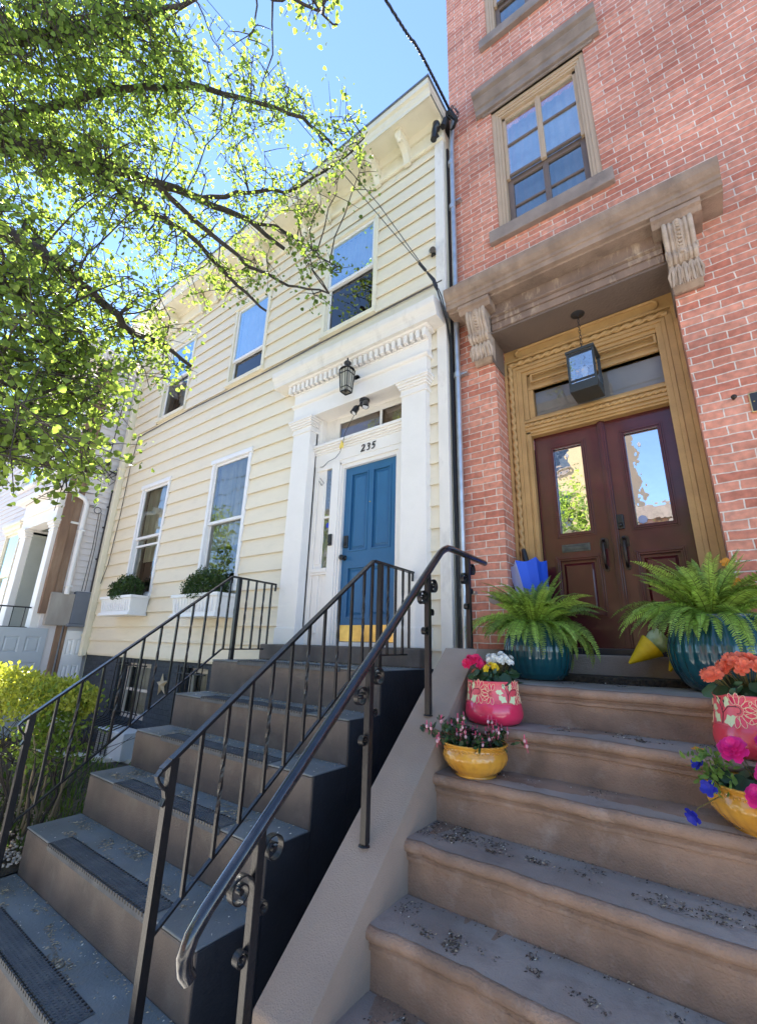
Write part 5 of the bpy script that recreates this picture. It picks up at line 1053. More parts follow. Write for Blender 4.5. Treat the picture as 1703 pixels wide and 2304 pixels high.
cone_wrap('wrapped_bundle', (-.50, 3.56, -.06), (-.35, 3.60, .06), .078, 'yellow ribbed cone in a pale green sleeve leaning on the threshold', 'bundle', 3)
cone_wrap('wrapped_bundle', (-.275, 3.60, -.10), (-.20, 3.63, .05), .05, 'yellow cone mostly hidden between the threshold and the right teal planter', 'bundle', 4)
YB_ = thing('yellow_bouquet', (.11, 3.68, -.19), 'yellow and orange bouquet standing behind the right fern', 'bouquet'); g = np.random.default_rng(77); m = M(); m2 = M()
for i in range(26): flower(m if i % 3 else m2, (.115 + g.normal(0, .035), 3.62 + g.normal(0, .03), .36 + g.normal(0, .085)), .032, g, layers=2, n=5, up=(-.2, -1, .4))
m.build('yellow_blooms', p_yel, YB_); m2.build('orange_blooms', p_or, YB_)
m = M(); m.tube([(.11, 3.68, -.19), (.11, 3.66, .1), (.11, 3.63, .36)], [.05, .04, .03], 12); m.build('wrapping', pm('bright_yellow', (.8, .6, .02)), YB_)
# door mat
m = M(); pr = []
for t in np.linspace(0, pi, 30): pr.append((-.56 + .50 * cos(t), 3.70 - .36 * sin(t) ** .7))
m.prz(pr, -.189, -.150)
g = np.random.default_rng(6)
for i in range(900):
    t = g.uniform(0, pi); m.sphere((-.56 + .502 * cos(t), 3.70 - .362 * sin(t) ** .7, g.uniform(-.187, -.155)), .006, 4, 3)
tag(m.build('door_mat', pm('dark_coir', (.085, .065, .045), .95, c2=(.022, .018, .015), vs=40, bump=1, bs=150), org=(-.56, 3.5, -.19)), 'dark half round coir mat in front of the threshold', 'door mat')
# fallen debris
def debris(name, lab, zones, mats_, seed, org):
    g = np.random.default_rng(seed); m = M()
    for (xa, xb, ya, yb, z, n, s) in zones:
        for i in range(n):
            x, y = g.uniform(xa, xb), g.uniform(ya, yb); a = g.uniform(0, 2 * pi); L = s * g.uniform(.4, 1.3); w = L * g.uniform(.12, .42); h = g.uniform(.001, .006); c, q = cos(a), sin(a)
            m.add([(x - c * L, y - q * L, z + .001), (x - q * w, y + c * w, z + h), (x + c * L, y + q * L, z + .001 + h * .6), (x + q * w, y - c * w, z + .001)], [(0, 1, 2, 3)])
    return tag(m.build(name, mats_, org=org), lab, 'debris', kind='stuff')
dm = leafmat('dry_petal', (.36, .29, .19), (.4, .3, .2), var=.65, mixf=.1); dk_ = leafmat('dark_crumbs', (.085, .06, .042), (.09, .07, .05), var=.75, mixf=.05); wh = leafmat('pale_petal', (.8, .76, .66), (.8, .75, .6), var=.15, mixf=.2)
zz = []; gz = np.random.default_rng(12)
for i, (z, y) in enumerate(lev):
    yb = lev[i - 1][1] if i else 3.26
    zz.append((X0 + .05, X1 - .02, yb - .06, yb - .005, z + .001, 260, .007)); zz.append((X0 + .05, X1 - .02, y + .01, yb, z + .001, 160, .006))
    for _ in range(16):
        cx_, cy_ = gz.uniform(X0 + .2, X1 - .15), gz.uniform(y + .08, yb - .06); zz.append((cx_ - .06, cx_ + .06, cy_ - .03, cy_ + .03, z + .001, 34, .011))
debris('dry_blossom_litter', 'dry blossom litter scattered on the dark stoop treads', zz, dm, 5, (-3, 2, -1))
debris('pale_petal_litter', 'tiny white petals scattered on the dark stoop treads', [(X0 + .05, X1 - .02, y + .01, (lev[i - 1][1] if i else 3.26) - .01, z + .002, 60, .007) for i, (z, y) in enumerate(lev)], wh, 6, (-3, 2, -1))
zz = []
for i, (z, y) in enumerate(BL):
    yb = (BL[i - 1][1] + .036) if i else 3.7; zt_ = z + .0025
    if i: zz.append((bx0 + .02, .3, yb - .045, yb - .004, zt_, 130, .005))
    for _ in range(18):
        cx_, cy_ = gz.uniform(bx0 + .1, .2), gz.uniform(y + .09, yb - .05); w_2 = gz.uniform(.02, .06); zz.append((cx_ - w_2, cx_ + w_2, cy_ - .02, cy_ + .02, zt_, int(gz.integers(8, 34)), .007))
z, y = BL[3]; zz += [(bx0 + .01, bx0 + .20, y + .09, y + .30, z + .0025, 420, .0065), (bx0 + .15, bx0 + .42, y + .14, y + .26, z + .0025, 160, .007), (bx0 + .50, bx0 + .60, y + .15, y + .2, z + .003, 80, .007), (-.35, -.1, y + .1, y + .2, z + .003, 140, .008)]
z, y = BL[2]; zz += [(-.98, -.90, y + .12, y + .24, z + .0025, 70, .007), (-.8, -.5, y + .2, y + .29, z + .0025, 90, .006)]
z, y = BL[4]; zz += [(bx0 + .02, bx0 + .12, y + .14, y + .27, z + .0025, 60, .006), (-1.0, -.93, y + .06, y + .12, z + .003, 60, .008)]
debris('dark_leaf_crumbs', 'dark soil crumbs and dry bits on the brownstone treads', zz, dk_, 7, (-.5, 2, -.7))
debris('dry_straw_bits', 'straw coloured bits scattered on the brownstone treads', [(a, b, c, d, e + .002, max(3, n // 5), s * .9) for (a, b, c, d, e, n, s) in zz], dm, 8, (-.5, 2, -.7))
debris('white_petal_specks', 'white petal specks on the brownstone treads', [(a, b, c, d, e + .003, max(1, n // 22), s * .7) for (a, b, c, d, e, n, s) in zz], wh, 9, (-.5, 2, -.7))
m = M(); flower(m, (-.14, 2.60, -.396), .024, np.random.default_rng(3), layers=1, n=4, up=(0, -.1, 1)); tag(m.build('fallen_petal', p_or, org=(-.14, 2.6, -.4)), 'single fallen orange petal lying on a brownstone tread', 'petal')

# ------------------------------------------------------------------ pale neighbouring house on the left
H3 = thing('pale_house', (-12, 2.7, GZ), 'pale narrow-boarded house on the far left with a columned doorway', 'house')
pale = pm('pale_pink_white_siding', (.76, .71, .70), .55, var=.03, vs=3, bump=.05, dirt=.15, dirtc=(.4, .38, .36))
greyboard = pm('grey_green_paint', (.42, .43, .38), .6, var=.05)  # plain grey-green paint of the vestibule
YN = 2.7
hw3 = [(-12.05, -11.08, .35, 2.12), (-10.62, -8.99, .1, 2.5), (-12.05, -11.08, 3.1, 4.8), (-10.2, -9.3, 3.1, 4.8)]
m = M(); siding(m, -16, -9.0, .0, 5.2, YN, .112, hw3, proud=.022); m.build('front_siding', pale, H3)
# side wall facing the cream house (boards run in depth)
m = M(); z = .78
while z < 5.5:
    x = -8.95; m.quad((x + .024, 2.74, z), (x + .024, 3.46, z), (x + .002, 3.46, z + .130), (x + .002, 2.74, z + .130)); m.quad((x + .016, 2.74, z), (x + .016, 3.46, z), (x + .024, 3.46, z), (x + .024, 2.74, z)); m.quad((x + .016, 2.74, z), (x + .016, 3.46, z), (x + .014, 3.46, z + .02), (x + .014, 2.74, z + .02)); z += .112
m.build('side_siding', pale, H3)
m = M(); wall(m, -16, -8.96, GZ - .1, 5.6, YN + .012, hw3, .3); m.quad((-8.96, YN + .012, -2.05), (-8.96, 9, -2.05), (-8.96, 9, 5.6), (-8.96, YN + .012, 5.6)); m.quad((-16, YN, 5.6), (-8.96, YN, 5.6), (-8.96, 9, 5.6), (-16, 9, 5.6)); m.quad((-16, 9, -2), (-8.96, 9, -2), (-8.96, 9, 5.6), (-16, 9, 5.6)); m.build('wall', pale, H3)
m = M(); m.box(-16, -8.85, 2.4, 2.72, 5.3, 5.65); m.box(-16, -8.9, 2.6, 2.7, 5.1, 5.3); m.build('cornice', white, H3)
tim = pm('bare_brown_timber', (.30, .19, .12), .8, c2=(.20, .12, .08), vs=5, bump=.4, bs=30, dirt=.4, dirtc=(.4, .33, .27), ds=5, stretch=(1, 1, .2))
m = M(); m.box(-9.0, -8.90, 2.66, 2.80, .38, 5.2); m.box(-8.955, -8.925, 2.79, 2.93, .62, 5.2); m.build('corner_timber', tim, H3, bevel=.004)
m = M(); m.tube([(-8.93, 2.60, 2.62), (-8.90, 2.72, 2.52), (-8.87, 2.92, 2.44), (-8.87, 2.975, 2.34), (-8.87, 2.98, .72)], .042, 10)
for z in (1.85, .86): m.box(-8.96, -8.82, 2.93, 3.03, z - .015, z + .015)
m.build('downspout', vinyl, H3)
m = M(); m.tube([(-8.88, 3.36, .80), (-8.88, 3.36, 2.68), (-8.86, 3.37, 2.72), (-8.84, 3.36, 2.68)], .024, 10)
for z in (1.4, 2.0, 2.4): m.box(-8.95, -8.85, 3.33, 3.40, z - .01, z + .01)
m.build('electric_conduit', pm('rusty_dark_pipe', (.035, .03, .03), .6, bump=.2), H3)
m = M(); gq = np.random.default_rng(15)
for i in range(5): m.tube([(-8.90, 3.46, 2.95 + .1 * i), (-8.87, 3.3 - .03 * i, 2.90 + gq.uniform(-.1, .1)), (-8.87, 3.12, 2.98 + gq.uniform(-.1, .2)), (-8.86, 2.8, 3.2 + gq.uniform(-.2, .2)), (-8.9, 2.2, 3.3)], .007, 5)
m.sphere((-8.87, 3.16, 3.22), .05, 10, 6); m.tube([(-8.86, 3.16, 5.6), (-8.86, 3.2, 4.6), (-8.86, 3.16, 3.3)], .009, 5); m.tube([(-8.86, 3.16, 3.2), (-8.86, 3.22, 3.08), (-8.86, 3.44, 3.05)], .016, 6)
m.tube([(-8.87, 3.17 + .06 * cos(t), 2.28 + .06 * sin(t)) for t in np.linspace(0, 12, 30)], .006, 5); m.tube([(-8.87, 3.20, 2.25), (-8.87, 3.22, 1.6), (-8.87, 3.20, .8)], .006, 5); m.tube([(-8.87, 3.24, 2.25), (-8.87, 3.26, 1.6), (-8.87, 3.25, .8)], .006, 5)
m.tube([(-9.5, 2.4, 2.42), (-8.87, 3.1, 2.32)], .006, 5); m.tube([(-9.5, 2.4, 2.46), (-8.87, 3.1, 2.35)], .006, 5)
m.build('wall_cables', blackglass, H3)
conc = pm('stained_concrete', (.46, .43, .39), .85, c2=(.25, .22, .2), vs=2.4, bump=.3, dirt=.3, ds=4, stretch=(1, 1, .35)); grb = pm('blue_grey_paint', (.15, .17, .21), .7, var=.06, bump=.1)
m = M(); m.box(-9.0, -8.86, 2.76, 3.12, .20, .74); m.build('concrete_beam', conc, H3, bevel=.01); m = M(); m.box(-9.0, -8.85, 3.12, 3.465, .24, .79); m.box(-9.0, -8.83, 3.08, 3.465, .19, .24); m.build('grey_beam_end', grb, H3, bevel=.01)
m = M(); m.box(-8.95, -8.90, 3.08, 3.12, -1.9, .2); m.box(-8.95, -8.90, 2.97, 3.04, -1.9, .2); m.build('door_post', tim, H3)
def side_door(y0, y1, z0, z1, x, nm, mt):
    m = M(); W = y1 - y0; ops = []
    for cc in ((.12, .44), (.56, .88)):
        for rr in ((.06, .36), (.44, .72), (.80, .93)): ops.append((y0 + cc[0] * W, y0 + cc[1] * W, z0 + rr[0] * (z1 - z0), z0 + rr[1] * (z1 - z0)))
    for a, b, c, d_ in cells(y0, y1, z0, z1, ops): m.quad((x, a, c), (x, b, c), (x, b, d_), (x, a, d_))
    for (a, b, c, d_) in ops:
        e = .02; o = [(x, a, c), (x, b, c), (x, b, d_), (x, a, d_)]; q = [(x - .012, a + e, c + e), (x - .012, b - e, c + e), (x - .012, b - e, d_ - e), (x - .012, a + e, d_ - e)]; r = [(x - .002, a + 2 * e, c + 2 * e), (x - .002, b - 2 * e, c + 2 * e), (x - .002, b - 2 * e, d_ - 2 * e), (x - .002, a + 2 * e, d_ - 2 * e)]
        m.add(o + q + r, [(0, 1, 5, 4), (1, 2, 6, 5), (2, 3, 7, 6), (3, 0, 4, 7), (4, 5, 9, 8), (5, 6, 10, 9), (6, 7, 11, 10), (7, 4, 8, 11), (8, 9, 10, 11)])
    m.box(x - .045, x - .014, y0, y1, z0, z1); return m.build(nm, mt, H3)
side_door(3.125, 3.45, -1.85, .125, -8.90, 'basement_door', vinyl)
gd = pm('pale_blue_grey_door', (.45, .50, .55), .5, var=.03, bump=.05); side_door(2.22, 2.86, -1.75, .145, -8.93, 'open_panel_door', gd)
# doorway of the pale house
for (x0, x1) in ((-10.72, -10.42), (-9.2, -8.98)):
    m = M(); m.box(x0, x1, 2.60, 2.95, .1, 1.86)
    for (o, a, b) in ((.01, 1.80, 1.83), (.02, 1.86, 1.91), (.04, 1.91, 1.96), (.06, 1.96, 2.0)): m.box(x0 - o, x1 + o, 2.60 - o, 2.95, a, b)
    m.build('column', white, H3, bevel=.004)
m = M(); m.box(-10.74, -8.96, 2.58, 2.8, 2.0, 2.22); m.box(-10.78, -8.93, 2.55, 2.8, 2.22, 2.27); m.box(-10.76, -8.95, 2.57, 2.8, 2.27, 2.52); m.box(-10.95, -8.86, 2.44, 2.8, 2.52, 2.62); m.build('entablature', white, H3, bevel=.004)
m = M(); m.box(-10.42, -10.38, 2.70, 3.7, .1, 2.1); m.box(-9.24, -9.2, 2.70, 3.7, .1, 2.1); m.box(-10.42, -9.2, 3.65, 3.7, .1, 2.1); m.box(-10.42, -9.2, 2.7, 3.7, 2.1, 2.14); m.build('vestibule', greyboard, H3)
m = M(); m.box(-10.2, -9.45, 3.60, 3.645, .12, 1.95); dd_ = m.build('front_door', pm('olive_grey_door', (.16, .17, .14), .6), H3); m = M()
for i in range(60): t = i * .105; m.sphere((-9.82 + .13 * cos(t), 3.57, 1.35 + .13 * sin(t)), .025, 6, 4)
tag(m.build('door_wreath', dleaf, org=(-9.82, 3.57, 1.35)), 'small round wreath hanging on the shadowed door of the pale house', 'wreath')
w = sash_window(H3, -12.05, -11.08, .35, 2.12, YN, 1.15, creamtrim, creamtrim, glass_up, curtain=([(-12.0, -11.13, .38, 1.2)], curtw)); sash_window(H3, -12.05, -11.08, 3.1, 4.8, YN, 3.9, white, white, glass_up, curtain=([(-12.0, -11.13, 3.1, 4.8)], curtw)); sash_window(H3, -10.2, -9.3, 3.1, 4.8, YN, 3.9, white, white, glass_up, curtain=([(-10.1, -9.35, 3.1, 4.8)], curtw))
m = M(); m.box(-12.1, -11.03, 2.62, 2.71, 2.12, 2.22); m.box(-12.15, -10.98, 2.58, 2.71, 2.22, 2.27); m.build('window_cap', creamtrim, H3)
m = M(); m.box(-10.8, -9.0, 1.75, 2.7, GZ, .08); m.box(-10.8, -9.0, 1.2, 1.75, GZ, -.4); m.box(-10.8, -9.0, .6, 1.2, GZ, -.9); m.build('stoop', conc, H3)
RL = thing('scroll_railing', (-9.1, 2.3, .1), 'black scrollwork railing on the stoop of the far left house', 'railing')
m = M(); m.tube([(-9.1, 2.68, .47), (-9.1, 1.8, .47), (-9.1, 1.0, -.25)], .012, 6); m.tube([(-9.1, 2.68, .15), (-9.1, 1.8, .15)], .01, 6); m.build('rail', iron, RL)
for y in (2.68, 2.52, 2.36, 2.2, 1.82): m = M(); m.tube([(-9.1, y, .08), (-9.1, y, .47)], .008, 6); m.build('baluster', iron, RL)
m = M()
for cz_, sg in ((.40, 1), (.28, -1), (.18, 1)): m.tube([(-9.1, 2.05 + .05 * (1 - k / 24) * cos(sg * k * .35), cz_ + .05 * (1 - k / 24) * sin(sg * k * .35)) for k in range(24)], .006, 5); m.tube([(-9.1, 1.93 + .05 * (1 - k / 24) * cos(sg * k * .35 + pi), cz_ + .05 * (1 - k / 24) * sin(sg * k * .35 + pi)) for k in range(24)], .006, 5)
m.build('scroll', iron, RL)
# ------------------------------------------------------------------ hedge
HG = thing('privet_hedge', (-5.8, 1.7, -1.5), 'sunlit yellow-green privet hedge beside the dark stoop', 'hedge'); g = np.random.default_rng(61)
N = 34000; xx = g.uniform(-7.6, -4.33, N); th = g.uniform(0, 2 * pi, N); rr = g.uniform(.5, 1.0, N) ** .5
hb = .33 * (1 + .12 * np.sin(xx * 3.1) + .08 * np.sin(xx * 7.7)); endt = np.clip((xx + 4.30) / -.45, 0, 1) ** .5
top = -.27 + .03 * np.sin(xx * 4.3) + .02 * np.sin(xx * 11)
yc_ = 1.27 + .48 * np.clip((xx + 5.15) / .75, 0, 1)
yy_ = yc_ + .36 * rr * np.cos(th) * endt * (1 + .1 * np.sin(5 * xx)); zz_ = top - hb + hb * rr * np.sin(th) * endt
keep = g.uniform(0, 1, N) < (.03 + .97 * (zz_ > top - hb * 1.1))
C = np.stack([xx, yy_, zz_ + g.normal(0, .02, N)], 1)[keep]; cl_ = g.normal(0, 1, len(C)); m = M(); leaves(m, C, .042, up=.9, seed=62)
hb_ = m.build('foliage', hleaf, HG)
m = M()
for i in range(26):
    x0 = -7.4 + i * .115; y0 = 1.27 + .48 * min(1, max(0, (x0 + 5.15) / .75)) + g.uniform(-.15, .15); p = [Vector((x0, y0, -1.52))]
    for k in range(5): p.append(p[-1] + Vector((g.normal(0, .05), g.normal(0, .05), .13)))
    m.tube(p, [.016, .013, .011, .009, .007, .005], 6)
    for q in range(5):
        s_ = p[2 + q % 3]; m.tube([s_, s_ + Vector((g.normal(0, .12), g.normal(0, .12), .2)), s_ + Vector((g.normal(0, .2), g.normal(0, .2), .45))], [.006, .004, .002], 5)
m.build('stems', bark, HG)
# shrub with bare stems at the end of the hedge
SB = thing('young_shrub', (-4.62, 1.72, -1.5), 'thin-stemmed leafy shrub at the right end of the hedge', 'shrub'); m = M(); l2 = M(); g = np.random.default_rng(63)
for i in range(7):
    p = [Vector((-4.70 + g.normal(0, .06), 1.72 + g.normal(0, .05), -1.52))]; v = Vector((g.normal(.04, .12), g.normal(0, .1), 1)).normalized()
    for k in range(7): p.append(p[-1] + v * .15 + Vector((g.normal(0, .02), g.normal(0, .02), 0)))
    m.tube(p, [.012 - .0013 * k for k in range(8)], 6)
    for k in range(4, 8): leaves(l2, np.array([p[k] + Vector((g.normal(0, .09), g.normal(0, .08), g.normal(0, .06))) for _ in range(75)]), .042, up=.8, seed=600 + i * 9 + k)
m.build('stems', pm('pale_bark', (.28, .22, .13), .8, var=.2), SB); l2.build('foliage', leafmat('shrub_leaf', (.12, .20, .03), (.26, .38, .05)), SB)
# ------------------------------------------------------------------ garden fence of black pickets
FN = thing('picket_fence', (-4.6, 1.30, -1.5), 'low black iron picket fence left of the dark stoop', 'fence')
for i in range(20):
    x = -4.02 - .105 * i; m = M(); m.box(x - .011, x + .011, 1.16, 1.182, -1.52, -.76 - .012 * (i % 2)); m.build('picket', ironmatt, FN, bevel=.003)
m = M(); m.box(-6.2, -4.0, 1.152, 1.16, -.93, -.90); m.box(-6.2, -4.0, 1.152, 1.16, -1.42, -1.39); m.build('fence_rail', ironmatt, FN)
m = M(); m.box(-4.42, -4.30, 1.10, 1.15, -.93, -.88); tag(m.build('fence_tag', whitedirty, org=(-4.36, 1.12, -.9)), 'small white tag tied on the black picket fence', 'tag')
# ------------------------------------------------------------------ street tree
TR_ = thing('street_tree', (-6.7, -1.5, GZ), 'broad leafy street tree spreading its branches over the stoops', 'tree')
BR=[[(-4.662,-0.154,3.916),(-4.231,0.175,3.963),(-4.084,0.397,4.099),(-4.036,0.739,4.302),(-4.038,1.226,4.59),(-3.999,1.744,4.852),(-3.905,2.339,5.072),(-3.675,2.75,4.83)],[(-4.065,0.489,4.108),(-3.865,0.776,4.055),(-3.807,1.216,4.001),(-3.802,1.554,4.095),(-3.822,2.274,3.945),(-3.728,2.638,3.806)],[(-3.952,-0.043,2.947),(-3.698,0.305,2.786),(-3.676,0.505,2.786),(-3.663,0.705,2.759),(-3.776,1.006,2.762),(-3.896,1.344,2.706),(-3.922,1.623,2.782),(-3.973,1.978,2.748)],[(-3.686,0.129,2.306),(-3.512,0.37,2.283),(-3.509,0.444,2.274),(-3.511,0.57,2.242),(-3.555,0.731,2.123),(-3.641,0.892,1.906),(-3.856,1.051,1.717)],[(-3.654,0.297,1.745),(-3.487,0.492,1.71),(-3.532,0.686,1.543),(-3.541,0.87,1.426),(-3.639,1.146,1.388)],[(-4.323,-0.344,4.48),(-3.94,-0.05,4.643),(-3.741,0.171,4.803),(-3.674,0.416,5.199),(-3.456,0.718,5.66),(-3.061,1.046,6.162)],[(-4.82,-0.19,4.175),(-4.516,0.126,4.505),(-4.285,0.363,4.713),(-4.216,0.518,4.953),(-3.987,0.885,5.456),(-3.739,1.313,5.897),(-3.463,1.853,6.094),(-3.07,2.332,6.14),(-2.843,2.75,5.853)],[(-2.18,0.734,4.686),(-2.04,1.021,4.695),(-1.878,1.182,4.725),(-1.763,1.354,4.723),(-1.668,1.509,4.71)],[(-4.038,1.226,4.59),(-3.926,1.885,4.461),(-3.733,2.325,4.213),(-3.5,2.742,4.161),(-2.814,2.75,3.664)],[(-3.546,0.399,1.218),(-3.514,0.608,1.222),(-3.489,0.772,1.202),(-3.596,1.029,1.155),(-3.515,1.243,1.193)],[(-3.905,2.339,5.072),(-3.659,2.707,5.072),(-3.168,2.75,4.508),(-2.707,2.75,3.967)],[(-3.999,1.744,4.852),(-3.821,2.232,5.372),(-3.5,2.653,5.585),(-2.826,2.75,5.611),(-2.417,2.75,5.701)]]
